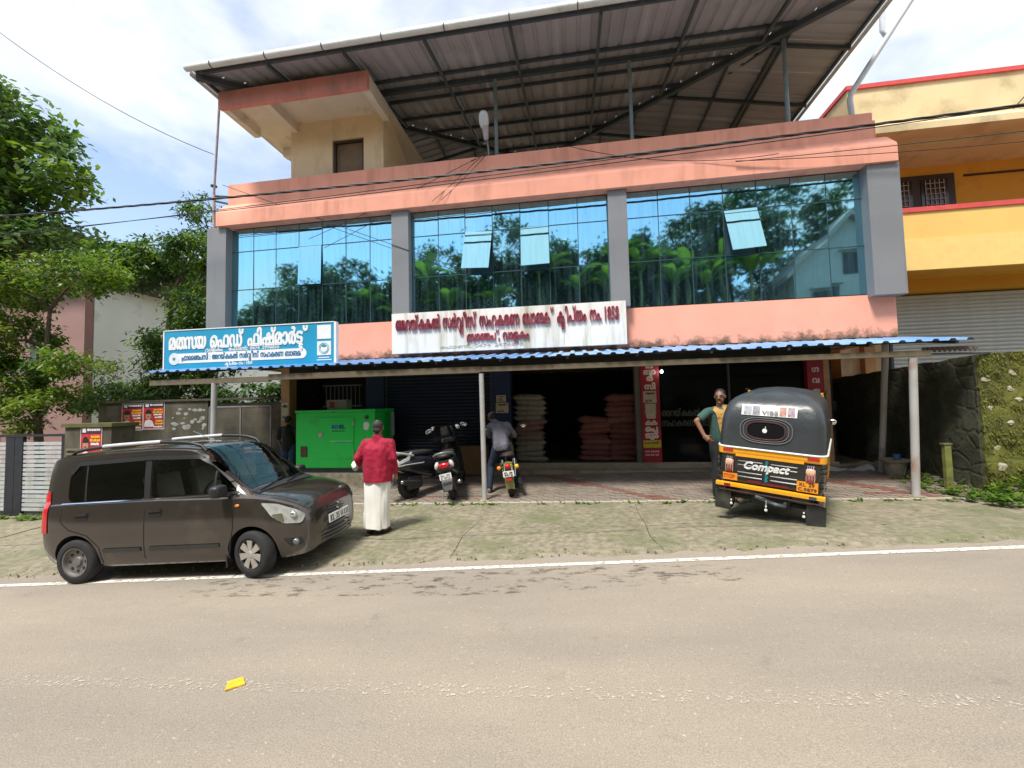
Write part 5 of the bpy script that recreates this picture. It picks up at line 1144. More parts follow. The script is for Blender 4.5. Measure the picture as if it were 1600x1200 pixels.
# glass
ws = cadd(cpatch(-.79, -.10, 15.1, 18, 8, 6, .006).add(*(lambda g: (g.v, g.f))(cpatch(-.79, -.10, 15.1, 18, 8, 6, .006, 1))), 'windshield', cglass, smooth=60, weld=.002)
for s_ in (-1, 1):
    o = cadd(outline_patch(wf, .004, s_), 'front_window', cglass, smooth=60)
    o2_ = cadd(outline_patch(wr, .004, s_), 'rear_window', cglass, smooth=60)
    cadd(strip_line([(-.30,1.16),(-.52,1.36),(-.72,1.475),(-1.37,1.505),(-1.45,1.505),(-2.4,1.49),(-2.5,1.38)], .05, .016, s_), 'window_visor', blackp, smooth=60)
    cadd(strip_line([(-1.41,1.0),(-1.41,1.5)], .085, .006, s_), 'door_pillar', blackp)
    cadd(strip_line([(-.50,1.02),(-.50,1.29)], .025, .007, s_), 'window_bar', blackp, o); cadd(strip_line([(-2.28,1.02),(-2.28,1.47)], .025, .007, s_), 'window_bar', blackp, o2_)
    cadd(strip_line([(-.16,.995),(-2.62,1.0)], .016, .007, s_), 'belt_trim', chrome)
    for ln in ([(-.22,.995),(-.23,.6),(-.30,.32),(-.36,.21)], [(-1.41,1.0),(-1.42,.6),(-1.45,.22)], [(-2.60,1.0),(-2.60,.78),(-2.48,.68),(-2.22,.60),(-2.06,.45),(-2.04,.24)], [(-.35,.205),(-2.05,.215)]):
        cadd(strip_line(ln, .013, .002, s_), 'door_seam', ink)
    for a, b in ((-.42,-1.36), (-1.48,-2.0)): cadd(strip_line([(a,.40),(b,.405)], .05, .012, s_), 'rub_strip', mat('rub_strip', (.025,.03,.03), .45), smooth=40)
    for x in (-1.27, -2.30):
        hd_ = cadd(outline_patch(rpoly([(x-.095,.79),(x+.095,.79),(x+.095,.88),(x-.095,.88)], .03), .004, s_), 'door_handle', ink)
        cadd(strip_line([(x-.085,.862),(x+.085,.862)], .035, .02, s_), 'grip', cpaint, hd_)
    p_ = cside(-.17, .86, .004, s_); cadd(MB().ell(p_, (.032,.012,.018), 12, 8), 'side_indicator', amber_l, smooth=60)
    tl = cadd(cpatch(-2.925, -2.80, 6.2, 11.2, 5, 8, .008, s_), 'tail_lamp', red_l, smooth=60)
    # roof rail
    rl = [cpt(x, 15.4, s_)+Vector((0, 0, .035+.028*(1-((x+1.7)/.95)**4))) for x in rng(-2.62, -.80, .14)]
    rl = [cpt(-2.68, 15.4, s_)]+rl+[cpt(-.74, 15.4, s_)]; cadd(MB().tube(rl, .021, 8), 'roof_rail', blackp, smooth=60)
    cadd(MB().tube([p+Vector((0, 0, .006)) for p in rl[4:-5]], .025, 8), 'rail_bar', mat('rail_silver', (.72,.73,.74), .3, metal=.4, var=.04), smooth=60)
    mp_ = cside(-.36, 1.03, .0, s_); mr = cadd(MB().ell(mp_+Vector((.03, s_*.14, .03)), (.065,.10,.075), 18, 12, 0, None, .6), 'mirror', blackp, smooth=60)
    cadd(MB().bar(mp_+Vector((.06, 0, -.03)), mp_+Vector((.04, s_*.1, -.02)), .05, .045), 'mirror_stalk', blackp, mr)
    # lights
    hl = cadd(outline_patch(rpoly([(.13,.875),(.34,.85),(.55,.765),(.625,.69),(.60,.60),(.42,.62),(.27,.71)], .03), .007, s_, 6), 'headlight', mat('headlight_clear', (.50,.52,.50), .08, metal=.35, var=.25, scale=14, coat=1), smooth=60)
    cadd(outline_patch(rpoly([(.27,.73),(.40,.74),(.43,.63),(.34,.66)], .02), .011, s_), 'headlight_corner', mat('headlight_dark', (.16,.15,.11), .15, metal=.2, var=.2, coat=1), hl, smooth=60)
    cadd(MB().ell(cside(.52, .715, .004, s_), (.04,.04,.04), 14, 10), 'projector', chrome, hl, smooth=60)
    fg = cadd(outline_patch(rpoly([(.40,.44),(.60,.43),(.61,.35),(.47,.34)], .02), .004, s_), 'fog_lamp_recess', blackp, smooth=60)
    cadd(MB().ell(cside(.54, .39, .0, s_), (.04,.04,.04), 16, 10), 'fog_lamp', mat('fog_glass', (.16,.18,.2), .1, metal=.5, coat=1), fg, smooth=60)
seatm = mat('car_seat_beige', (.34,.31,.25), .85, var=.15)
for y in (-.33, .33):
    cadd(MB().box(-1.42, -.95, y-.23, y+.23, .50, .72).add(*(lambda q: (q.v, q.f))(MB().box(-.07, .07, y-.22, y+.22, 0, .60).xf(Matrix.Translation((-1.44, 0, .68))@Matrix.Rotation(-.2, 4, 'Y')))), 'front_seat', seatm, bevel=.04)
    cadd(MB().box(-1.64, -1.55, y-.13, y+.13, 1.27, 1.42), 'headrest', seatm, bevel=.03)
cadd(MB().box(-2.45, -1.95, -.56, .56, .50, .74).box(-2.56, -2.44, -.56, .56, .62, 1.18), 'rear_seat', mat('car_seat_dark', (.05,.047,.045), .85), bevel=.04)
cadd(MB().box(-.62, -.43, -.58, .58, .70, .97), 'dashboard', blackp, bevel=.04)
cadd(MB().tube([Vector((-.78, -.34, .98))+Vector((.06*sin(a)*.6, .18*cos(a), .17*sin(a))) for a in [2*pi*k/24 for k in range(25)]], .014, 6).tube([(-.78,-.34,.98),(-.55,-.34,.88)], .03, 6), 'steering_wheel', blackp, smooth=60)
cadd(MB().box(-.60, -.585, -.09, .09, 1.37, 1.43), 'inner_mirror', blackp); cadd(MB().ell((-.55, 0, 1.30), (.012,.012,.03), 8, 6).tube([(-.55, 0, 1.4), (-.55, 0, 1.2)], .003, 4), 'hanging_charm', mat('charm_gold', (.5,.3,.05), .4), None)
# grille, plate
def fx(y, z): return .683-.42*y*y*1.0+(.03 if z < .4 else 0)-max(0, z-.6)*.25
def fpanel(y0, y1, z0, z1, off, nu=14, taper=0.): return MB().grid([[(fx(y0+(y1-y0)*i/nu, z0+(z1-z0)*j/3)+off, (y0+(y1-y0)*i/nu)*(1-taper*(1-j/3)), z0+(z1-z0)*j/3) for j in range(4)] for i in range(nu+1)])
gl = cadd(fpanel(-.44, .44, .585, .70, .012), 'upper_grille', blackp, smooth=60)
for z in (.615, .65, .685): cadd(fpanel(-.42, .42, z-.008, z+.008, .024), 'grille_bar', mat('grille_grey', (.10,.10,.105), .35, metal=.3), gl, smooth=60)
g2 = cadd(fpanel(-.46, .46, .26, .47, .012, taper=.22), 'lower_grille', blackp, smooth=60)
for z in (.29, .335, .38, .425): cadd(fpanel(-.40, .40, z-.009, z+.009, .024), 'grille_bar', MATS['grille_grey'], g2, smooth=60)
em = MB().tube([(.705+.012, .045, .665), (.712, -.01, .675), (.715, .02, .65), (.715, -.045, .635)], .009, 6).tube([(.717, .045, .665), (.717, .0, .69)], .008, 5).tube([(.717, -.045, .635), (.717, .0, .612)], .008, 5)
cadd(em, 'bonnet_emblem', chrome, smooth=60)
pl_ = cadd(MB().box(.722, .732, -.25, .25, .475, .585), 'number_plate', white_pl, bevel=.004)
lt = letters('KL 25 H 131', .45, .08, .014, .003); lt.xf(Matrix.Translation((.7325, -.22, .49))@Matrix.Rotation(pi/2, 4, 'Z')); cadd(lt, 'plate_text', ink, pl_)
# bonnet seams, wipers, aerial, decoration
for s_ in (-1, 1): cadd(MB().tube([cpt(x, 14.2, s_, .001) for x in rng(-.03, .5, .06)], .0065, 5), 'bonnet_seam', ink)
cadd(MB().grid([[cpt(-.07, v, s2, .008), cpt(.03, v, s2, .010)] for s2, v in [(-1, 14.4+.36*k) for k in range(11)]+[(1, 18-.36*k) for k in range(11)]]), 'cowl', blackp, smooth=60)
for y0, y1 in ((-.48, .05), (.0, .46)):
    cadd(MB().tube([cpt(.0, 18-abs(y0)*5.5, -1 if y0 < 0 else 1, .02), cpt(-.12, 18-abs(y1)*6, -1 if y1 < 0 else 1, .022)], .009, 6), 'wiper', blackp)
cadd(MB().tube([(-.92, -.1, 1.63), (-1.28, -.1, 1.80)], .004, 5), 'aerial', steel_post)
# wheels
def wheel(r_, w_, rim_r, kind):
    t = MB(); h = w_/2
    t.lathe([(rim_r, -h*.8), (rim_r+.015, -h), (r_-.03, -h), (r_-.008, -h*.8), (r_, -h*.4), (r_, h*.4), (r_-.008, h*.8), (r_-.03, h), (rim_r+.015, h), (rim_r, h*.8)], (0,0,0), 'y', 40, 0, False)
    rim = MB(); rim.lathe([(rim_r+.002, -h*.95), (rim_r-.012, -h*.9), (rim_r-.022, -h*.5), (.06, -h*.35), (.05, -h*.62), (.001, -h*.66)], (0,0,0), 'y', 40, 0, False)
    rim.lathe([(rim_r+.002, h*.8), (rim_r-.02, h*.4), (.001, h*.4)], (0,0,0), 'y', 24, 0, False)
    sp = MB()
    if kind == 'cover':
        for k in range(7):
            a = 2*pi*k/7; R_ = Matrix.Rotation(a, 4, 'Y')
            q = MB().prism([(-.022,.035),(.022,.035),(.042,rim_r-.012),(-.042,rim_r-.012)], -h*.93, -h*.72, 'y'); q.xf(R_); sp.add(q.v, q.f)
        sp.lathe([(.001, -h), (.035, -h*.99), (.05, -h*.85), (.05, -h*.7)], (0,0,0), 'y', 20, 0, False)
    else:
        for k in range(8):
            a = 2*pi*k/8; q = MB().ell((.115*cos(a), -h*.47, .115*sin(a)), (.02,.006,.02), 10, 6); sp.add(q.v, q.f)
    return t, rim, sp
for x, y, kind, st_a in ((-2.4, -.66, 'steel', 0), (0, -.665, 'cover', radians(-13)), (-2.4, .66, 'steel', 0), (0, .665, 'cover', radians(-13))):
    t, rim, sp = wheel(.276, .165, .178, kind); flip = Matrix.Rotation(pi if y > 0 else 0, 4, 'Z')
    w_ = MB(); w_.v, w_.f, w_.m = t.v, t.f, t.m; wo = w_.xf(flip).build('wheel', tyre, CAR, smooth=40); wo.location = (x, y, .276); wo.rotation_euler = (0, 0, st_a)
    rim.xf(flip).build('rim', mat('rim_steel', (.20,.195,.19), .5, metal=.5, var=.2, scale=9) if kind == 'steel' else mat('rim_dark', (.03,.03,.03), .6), wo, smooth=40)
    sp.xf(flip).build('hub_cover', mat('hubcap_grey', (.40,.38,.34), .45, metal=.3, var=.12, scale=9) if kind == 'cover' else mat('rim_hole', (.02,.02,.02), .7), wo, smooth=30)['kind'] = 'stuff'
for x in (-.36, -2.08, .0): pass
cadd(MB().box(-.37, -.35, -.70, -.56, .12, .30), 'mud_flap', blackp)
cadd(MB().box(-2.2, .3, -.5, .5, .16, .24), 'underbody', blackp)
# ------------------------------------------------------------------ auto rickshaw
RK = thing('auto_rickshaw', 'black and yellow three wheeled auto rickshaw seen from behind on the apron', 'auto rickshaw', (2.54, 6.36, .092))
RK.rotation_euler = rpy((0,0,0), radians(60), radians(-4.5), radians(5)).to_euler()
canvas = mat('hood_canvas', (.038,.044,.048), .36, var=.15, scale=3, bump=.9, bscale=7, spec=.45, dirt=(.06,.068,.07), dirt_amt=.3, dscale=1.5)
ry = mat('rick_yellow', (.80,.36,.012), .35, var=.06, coat=.3)
rb = mat('rick_black', (.012,.014,.015), .28, var=.1, coat=.5)
def rsec(z):
    """half plan outline at height z: rear x, half width, corner"""
    f1 = pchip([1.02,1.2,1.4,1.55,1.64,1.72,1.77,1.80], [.0,.015,.04,.085,.14,.26,.42,.62]); f2 = pchip([1.02,1.2,1.4,1.55,1.64,1.72,1.77,1.80], [.635,.63,.615,.585,.545,.46,.34,.10])
    return f1(z), f2(z)
def rick_ring(z, x1=1.55, grow=0.):
    xr, hw = rsec(z); hw += grow; xr -= grow; c_ = min(.13, hw*.5); pts = []
    half = [(xr, 0), (xr, hw*.35), (xr, hw*.7), (xr, hw-c_)]+[(xr+c_*(1-cos(a)), hw-c_+c_*sin(a)) for a in [pi/2*k/6 for k in range(1, 7)]]+[(xr+c_+(x1-xr-c_)*t, hw) for t in (.25,.5,.75,1)]
    return [(x, y, z) for x, y in reversed(half)]+[(x, -y, z) for x, y in half[1:]]
zs = [1.02,1.08,1.14,1.2,1.26,1.33,1.4,1.46,1.52,1.57,1.61,1.65,1.69,1.72,1.745,1.765,1.78,1.79,1.80]
hood = MB().grid([rick_ring(z) for z in zs]); top = rick_ring(1.80); hood.add(top, [list(range(len(top)))])
def radd(b, name, m_, parent=None, **k): return b.build(name, m_, parent or RK, **k)
HD = radd(hood, 'hood', canvas, smooth=50)
radd(MB().tube([(x-.012, y, z) for x, y, z in rick_ring(1.02, 1.5, .006)], .013, 6), 'hood_trim', white_pl, HD, smooth=50)
def oval(cy, cz, a, b, p=3., n=36): return [(cy+a*math.copysign(abs(cos(q))**(2/p), cos(q)), cz+b*math.copysign(abs(sin(q))**(2/p), sin(q))) for q in [2*pi*k/n for k in range(n)]]
def rface(z): return rsec(z)[0]
def rear_patch(poly, off):
    n = len(poly); cy_ = sum(p[0] for p in poly)/n; cz_ = sum(p[1] for p in poly)/n
    return MB().grid([[(rface(cz_+(p[1]-cz_)*t)-off, cy_+(p[0]-cy_)*t, cz_+(p[1]-cz_)*t) for p in poly] for t in (.02,.25,.5,.75,1)], 0, True)
w0 = radd(rear_patch(oval(.05, 1.285, .225, .115, 2.8), .004), 'rear_window', mat('rick_window', (.008,.008,.010), .08, var=0), smooth=60)
for a_, b_, rr, m_ in ((.31,.17,.006,mat('piping_grey', (.16,.16,.155), .5)), (.27,.145,.005,MATS['piping_grey']), (.228,.118,.009,mat('trim_maroon', (.09,.035,.045), .4))):
    pl = oval(.05, 1.285, a_, b_, 2.8); radd(MB().tube([(rface(q[1])-.008, q[0], q[1]) for q in pl+pl[:1]], rr, 6), 'window_trim', m_, w0, smooth=60)
ap_ = rear_patch(oval(.06, 1.285, .028, .030, 2.2, 18), .008); radd(ap_, 'window_mark', white_pl, w0)
radd(MB().ell((rface(1.33)-.008, .052, 1.33), (.003,.006,.014), 8, 6), 'window_mark', white_pl, w0)
sk_ = radd(MB().grid([[(rface(z)-.010, y, z) for y in rng(-.30, .355, .13)] for z in (1.485,1.52,1.56,1.60,1.625)]), 'sticker', white_pl, smooth=60)
for y, w_, c_ in ((.28,.10,(.30,.32,.36)),(.175,.09,(.22,.22,.25)),(-.14,.08,(.40,.20,.16)),(-.235,.08,(.30,.22,.26))):
    radd(MB().grid([[(rface(z)-.013, y-w_/2+w_*k/3, z) for k in range(4)] for z in (1.495,1.53,1.57,1.612)]), 'sticker_picture', mat('stk%d' % int(y*100), c_, .6, var=.45, scale=22), sk_, smooth=60)
lt = letters('VIBE', .19, .062, .03, .002); lt.xf(Matrix.Translation((rface(1.5)-.017, .105, 1.502))@Matrix.Rotation(-pi/2, 4, 'Z')@Matrix.Rotation(radians(-14), 4, 'X')); radd(lt, 'sticker_text', mat('vibe_grey', (.10,.10,.10), .6), sk_)
# lower body
def lring(z, hw, xr=.0, x1=1.35, c_=.10):
    half = [(xr, 0), (xr, hw*.5), (xr, hw-c_)]+[(xr+c_*(1-cos(a)), hw-c_+c_*sin(a)) for a in [pi/2*k/5 for k in range(1, 6)]]+[(x1*t+(xr+c_)*(1-t), hw) for t in (.33,.66,1)]
    return [(x, y, z) for x, y in reversed(half)]+[(x, -y, z) for x, y in half[1:]]
LB = radd(MB().grid([lring(z, h_, x_) for z, h_, x_ in ((.46,.57,.05),(.50,.60,.015),(.56,.62,.0),(.9,.63,.0))]), 'rear_body', rb, smooth=40)
radd(MB().grid([lring(z, h_, x_) for z, h_, x_ in ((.915,.636,-.006),(.925,.642,-.014),(1.0,.642,-.014),(1.012,.632,-.004))]), 'yellow_band', ry, smooth=40)
radd(MB().grid([[(-.03+.012*abs(t)**3, y, z) for z in (.90,.907,.93,.94)] for y, t in [(.40-.80*k/12, -1+2*k/12) for k in range(13)]]).grid([[(-.03, y, .90), (.0, y, .898)] for y in rng(-.4,.4,.1)]), 'engine_lid_lip', ry, LB, smooth=40)
for zz in (.83,.775,.67,.61):
    for a, b in ((.37,.07),(-.03,-.33)): radd(MB().tube([(-.006, a, zz), (-.012, (a+b)/2, zz), (-.006, b, zz)], .012, 6), 'louvre', mat('louvre_gloss', (.05,.055,.06), .25, coat=.5), LB, smooth=50)
for zz in (.84,.78,.66,.58): 
    for s_ in (-1, 1): radd(MB().tube([(-.004, s_*.60, zz), (.02, s_*.632, zz), (.2, s_*.637, zz)], .008, 5), 'body_rib', MATS['louvre_gloss'], LB, smooth=50)
radd(MB().tube([(-.012, .018+.012*sin(k*.8), .58+.30*k/24) for k in range(25)], .011, 6), 'rope_motif', mat('motif_teal', (.01,.22,.25), .4), LB, smooth=50)
radd(MB().tube([(-.014, .018-.012*sin(k*.8), .58+.30*k/24) for k in range(25)], .007, 6), 'rope_motif', MATS['motif_teal'], LB, smooth=50)
def rtext(t_, y, z, w_, h_, m_, par, wt=.05, dep=.006, x=-.016, shear=0.):
    b = letters(t_, w_, h_, wt, dep)
    if shear: b.v = [(a+shear*c_, d_, c_) for a, d_, c_ in b.v]
    b.xf(Matrix.Translation((x, y, z))@Matrix.Rotation(-pi/2, 4, 'Z')); return radd(b, 'lettering', m_, par)
rtext('Compact', .30, .735, .53, .105, white_pl, LB, .045, .012, shear=.3)
radd(MB().box(-.010, -.006, .08, .24, .555, .578).box(-.010, -.006, -.24, .06, .545, .57), 'red_strip', mat('strip_maroon', (.14,.008,.035), .5), LB)
bmp = radd(MB().grid([[(x_-(.05 if k_ in (1,2) else .0), y, z) for k_, (x_, z) in enumerate(((-.005,.45),(-.01,.458),(-.01,.50),(-.005,.508)))] for y in rng(-.64,.64,.16)]), 'bumper', ry, smooth=50)
radd(MB().box(-.066, -.06, .45, .53, .455,.50), 'reflector', mat('refl_maroon', (.2,.01,.02), .4), bmp); radd(MB().box(-.066, -.06, -.55, -.47, .455,.50), 'reflector', steel_dark, bmp)
# the bumper sits a little below the body: hanging brackets and a chain bar
radd(MB().tube([(-.01, .6, .395), (-.01, -.62, .395)], .012, 6), 'lower_bar', mat('bar_redgrey', (.25,.16,.16), .4, metal=.4, var=.3, scale=14), bmp, smooth=50)
for s_ in (-1, 1):
    tl = radd(MB().ell((-.012, s_*.475, .755), (.03,.058,.10), 14, 10, 0, None, .6), 'tail_lamp', mat('tail_lamp_mix', (.30,.035,.03), .2, var=.2, spec=.7), smooth=60)
    radd(MB().ell((-.018, s_*.475, .80), (.03,.054,.05), 12, 8, 0, None, .6), 'indicator_lens', mat('lens_peach', (.75,.42,.30), .2, var=.05), tl, smooth=60)
    for k in range(4): radd(MB().tube([(-.03, s_*.475-.045+.03*k, .67), (-.046, s_*.475-.045+.03*k, .76), (-.03, s_*.475-.03+.02*k, .86), (-.012, s_*.475-.03+.02*k, .885)], .005, 5), 'lamp_guard', chrome, tl, smooth=50)
    radd(MB().box(-.020, -.0145, s_*.50-.065, s_*.50+.065, .955, .995), 'reflector', red_l)
    radd(MB().box(.0, .012, s_*.55-.105, s_*.55+.105, .10, .37), 'mud_flap', mat('flap_rubber', (.022,.022,.022), .7, var=.3, scale=5, dirt=(.08,.07,.05), dirt_amt=.3, dscale=3), bevel=.01)
    radd(MB().ell((-.006, s_*.44-(.0 if s_ > 0 else -.02), .25), (.008,.011,.014), 8, 6).ell((-.006, s_*.44-(.0 if s_ > 0 else -.02), .20), (.008,.018,.02), 8, 6), 'flap_charm', white_pl)
    t, rim, sp = wheel(.205, .11, .105, 'steel'); wo = t.build('wheel', tyre, RK, smooth=40); wo.location = (.42, s_*.545, .205); rim.build('rim', silver, wo, smooth=40); sp.build('hub', MATS['rim_hole'], wo, smooth=40)
    radd(MB().ell((.42, s_*.56, .30), (.30,.075,.16), 16, 10), 'wheel_arch', rb, smooth=60)
    radd(MB().tube([(1.5, s_*.60, .95), (1.62, s_*.56, 1.35), (1.55, s_*.5, 1.72)], .02, 7), 'hood_pole', ry, smooth=50)
radd(MB().ell((-.004, .01, .24), (.01,.012,.016), 8, 6).ell((-.004, .01, .19), (.01,.02,.022), 8, 6).tube([(-.004, .01, .33), (-.004, .01, .22)], .004, 5), 'hanging_charm', white_pl)
p1_ = radd(MB().box(-.022, -.0145, .37, .555, .545, .645), 'stop_plate', mat('plate_orange', (.80,.30,.02), .5)); rtext('STOP', .545, .567, .14, .06, mat('stop_red', (.55,.03,.01), .5), p1_, x=-.0225, dep=.002, wt=.035)
p2_ = radd(MB().box(-.024, -.0145, -.56, -.33, .535, .67), 'number_plate', MATS['plate_orange'])
rtext('KL 29', -.36, .612, .16, .042, ink, p2_, x=-.0245, dep=.002, wt=.03); rtext('C.9879', -.345, .550, .20, .042, ink, p2_, x=-.0245, dep=.002, wt=.03)
# cabin: floor, seat, front cowl, handlebar, wheel, mirrors, windshield
radd(MB().box(.3, 2.25, -.5, .5, .30, .38), 'floor_pan', rb); radd(MB().box(.75, 1.15, -.56, .56, .55, .70).box(.62, .76, -.56, .56, .6, 1.05), 'passenger_seat', mat('seat_black', (.02,.02,.022), .6), bevel=.03)
radd(MB().box(1.45, 1.75, -.3, .3, .5, .66), 'driver_seat', MATS['seat_black'], bevel=.03)
radd(MB().ell((2.28, 0, .72), (.22,.48,.42), 18, 12, 0, None, .8), 'front_cowl', ry, smooth=60)
radd(MB().grid([[(2.22-.12*(z-1.05), y, z) for z in (1.05,1.3,1.6)] for y in (-.5,0,.5)]), 'windshield', cglass)
radd(MB().tube([(1.6,-.55,1.74),(2.16,-.52,1.66),(2.24,-.52,1.0)], .02, 7).tube([(1.6,.55,1.74),(2.16,.52,1.66),(2.24,.52,1.0)], .02, 7).tube([(2.16,-.52,1.66),(2.16,.52,1.66)], .02, 7), 'windshield_frame', rb, smooth=50)
radd(MB().tube([(2.02,-.36,1.0),(2.1,-.1,1.02),(2.1,.1,1.02),(2.02,.36,1.0)], .016, 7), 'handlebar', blackp, smooth=50)
radd(MB().grid([[(.55+.95*i/4, -.42, 1.74-.01*i) if j == 0 else (.55+.95*i/4, .42, 1.74-.01*i) for j in range(2)] for i in range(5)]), 'roof_liner', canvas)
for s_ in (-1, 1):
    m0 = radd(MB().ell((2.05, s_*.64, 1.22), (.03,.06,.05), 14, 8), 'mirror', chrome, smooth=60); radd(MB().tube([(2.15, s_*.5, 1.1), (2.1, s_*.58, 1.2), (2.06, s_*.62, 1.22)], .009, 6), 'mirror_arm', blackp, m0)
t, rim, sp = wheel(.205, .1, .105, 'steel'); wo = t.build('wheel', tyre, RK, smooth=40); wo.location = (2.28, 0, .205); rim.build('rim', silver, wo, smooth=40)
radd(MB().bar((.42, -.5, .205), (.42, .5, .205), .05, .05).box(.15, .55, -.25, .2, .2, .5), 'rear_axle', blackp); radd(MB().tube([(.1,-.2,.3),(.06,-.2,.28),(.02,-.1,.29),(.1,.15,.33)], .025, 7), 'exhaust', steel_post, smooth=50)
radd(MB().box(1.36, 1.9, -.635, -.60, .42, .92), 'side_panel', ry, bevel=.01)
# ------------------------------------------------------------------ two wheelers
def tw_wheel(par, x, r_, w_, rimm, spokes=False):
    t, rim, sp = wheel(r_, w_, r_*.62, 'steel'); wo = t.build('wheel', tyre, par, smooth=40); wo.location = (x, 0, r_)
    rim.build('rim', rimm, wo, smooth=40)
    tr = MB()
    for k in range(24): a = 2*pi*k/24; q = MB().box(-.006, .006, -w_*.4, w_*.4, r_-.004, r_+.004); q.xf(Matrix.Rotation(a, 4, 'Y')); tr.add(q.v, q.f)
    tag(tr.build('tread', tyre, wo), kind='stuff')
    return wo
def scooter(label, loc, yaw, lean, c_body, c_rear, c_plate, rail_c, style):
    S_ = thing('scooter', label, 'scooter', loc); S_.rotation_euler = rpy((0,0,0), yaw, 0, lean).to_euler()
    body = mat('scoot_'+style, c_body, .25, var=.08, coat=.6); rear = mat('scoot_rear_'+style, c_rear, .3, var=.06, coat=.4)
    tw_wheel(S_, 0, .235, .10, blackp); tw_wheel(S_, 1.25, .225, .09, blackp)
    A = lambda b, n, m_, p=None, **k: b.build(n, m_, p or S_, **k)
    rows = []
    for x, hw, z0, z1 in ((-.40,.05,.60,.66),(-.34,.10,.56,.70),(-.2,.15,.50,.75),(.0,.185,.44,.77),(.2,.195,.38,.77),(.42,.18,.32,.74),(.55,.15,.30,.68)):
        rows.append([(x, hw*math.copysign(abs(cos(a))**.6, cos(a)), (z0+z1)/2+(z1-z0)/2*math.copysign(abs(sin(a))**.6, sin(a))) for a in [2*pi*k/20 for k in range(20)]])
    bd = MB().grid(rows, 0, True); bd.f += [list(range(20)), [len(rows)*20-20+k for k in range(20)]]; bd.m += [0, 0]
    A(bd, 'rear_body', body, smooth=50)
    A(MB().ell((.16, 0, .80), (.45,.15,.06), 20, 10, 0, None, .7), 'seat', mat('seat_vinyl', (.025,.024,.024), .55, var=.15), smooth=60)
    A(MB().tube([(.0,.17,.77),(-.25,.165,.83),(-.42,.09,.87),(-.45,0,.875),(-.42,-.09,.87),(-.25,-.165,.83),(.0,-.17,.77)], .019, 8), 'grab_rail', rail_c, smooth=60)
    tl = A(MB().ell((-.37, 0, .655), (.06,.09,.05), 14, 10, 0, None, .7), 'tail_lamp', red_l, smooth=60)
    for s_ in (-1, 1): A(MB().ell((-.34, s_*.125, .67), (.055,.04,.07), 12, 8, 0, Matrix.Rotation(s_*.35, 3, 'X')), 'indicator', mat('lens_clear', (.62,.58,.52), .12, var=.05, spec=.8), tl, smooth=60)
    A(MB().ell((-.33, 0, .60), (.07,.15,.05), 14, 8, 0, None, .8), 'tail_panel', rear, smooth=60)
    pl = A(MB().box(-.475, -.465, -.10, .10, .43, .53), 'number_plate', white_pl, bevel=.004)
    for k, t_ in enumerate(('KL 24', 'E 4713') if c_plate else ('KL 23', 'M 7821')):
        b = letters(t_, .15, .035, .03, .002); b.xf(Matrix.Translation((-.4755, .075, .485-.045*k))@Matrix.Rotation(-pi/2, 4, 'Z')); A(b, 'plate_text', ink, pl)
    A(MB().grid([[(-.30-.13*t, -.09+.18*j/4, .60-.28*t-.0) for j in range(5)] for t in (0,.25,.5,.75,1)]).grid([[(-.43, -.09+.18*j/4, .33), (-.44, -.06+.12*j/4, .24)] for j in range(5)]), 'rear_mudguard', mat('mudguard_grey', (.10,.10,.10), .6, var=.1), smooth=60)
    A(MB().tube([(.1,-.17,.28),(-.1,-.18,.30),(-.3,-.19,.33)], [.035,.05,.045], 12), 'exhaust', mat('exhaust_dark', (.05,.05,.05), .4, metal=.5), smooth=50)
    A(MB().ell((-.3, -.19, .335), (.03,.03,.03), 10, 8), 'exhaust_tip', chrome, smooth=60)
    A(MB().box(-.1, .25, -.1, .15, .16, .40), 'engine_case', mat('engine_grey', (.09,.09,.09), .5, metal=.4, var=.2), bevel=.04)
    A(MB().box(.5, .98, -.17, .17, .27, .33), 'floorboard', blackp, bevel=.02)
    rows = [[(x+.06*(1-(j/4-1)**2*1.0), w_*(j/4-1), z) for j in range(9)] for x, z, w_ in ((.95,.30,.17),(.98,.45,.2),(1.0,.65,.205),(1.0,.82,.19),(.98,.95,.13))]
    A(MB().grid(rows), 'front_apron', body, smooth=60)
    A(MB().ell((1.22, 0, .40), (.2,.065,.10), 14, 8), 'front_fender', body, smooth=60)
    A(MB().tube([(1.25,0,.23),(1.1,0,.7),(1.03,0,.97)], .03, 8), 'fork', blackp, smooth=50)
    A(MB().ell((1.03, 0, 1.0), (.13,.17,.085), 16, 10, 0, None, .8), 'handlebar_cover', body, smooth=60)
    A(MB().tube([(.93,.35,1.02),(1.0,.2,1.03),(1.02,0,1.03),(1.0,-.2,1.03),(.93,-.35,1.02)], .016, 8), 'handlebar', blackp, smooth=50)
    for s_ in (-1, 1):
        m0 = A(MB().ell((1.0, s_*.36, 1.24), (.02,.075,.05), 14, 8, 0, Matrix.Rotation(s_*-.5, 3, 'X')), 'mirror', chrome, smooth=60); A(MB().tube([(.98, s_*.25, 1.03), (1.01, s_*.29, 1.15), (1.01, s_*.34, 1.22)], .007, 6), 'mirror_stem', blackp, m0)
    A(MB().grid([[(1.06-.1*(z-1.02)-.04*(j/4-1)**2, .15*(j/4-1)*(1-(z-1.02)), z) for j in range(9)] for z in (1.03,1.15,1.27)]), 'visor', mat('visor_smoke', (.02,.022,.024), .1, var=0, spec=.7), smooth=60)
    A(MB().tube([(.15,.13,.25),(.12,.22,.02)], .012, 6), 'side_stand', steel_post)
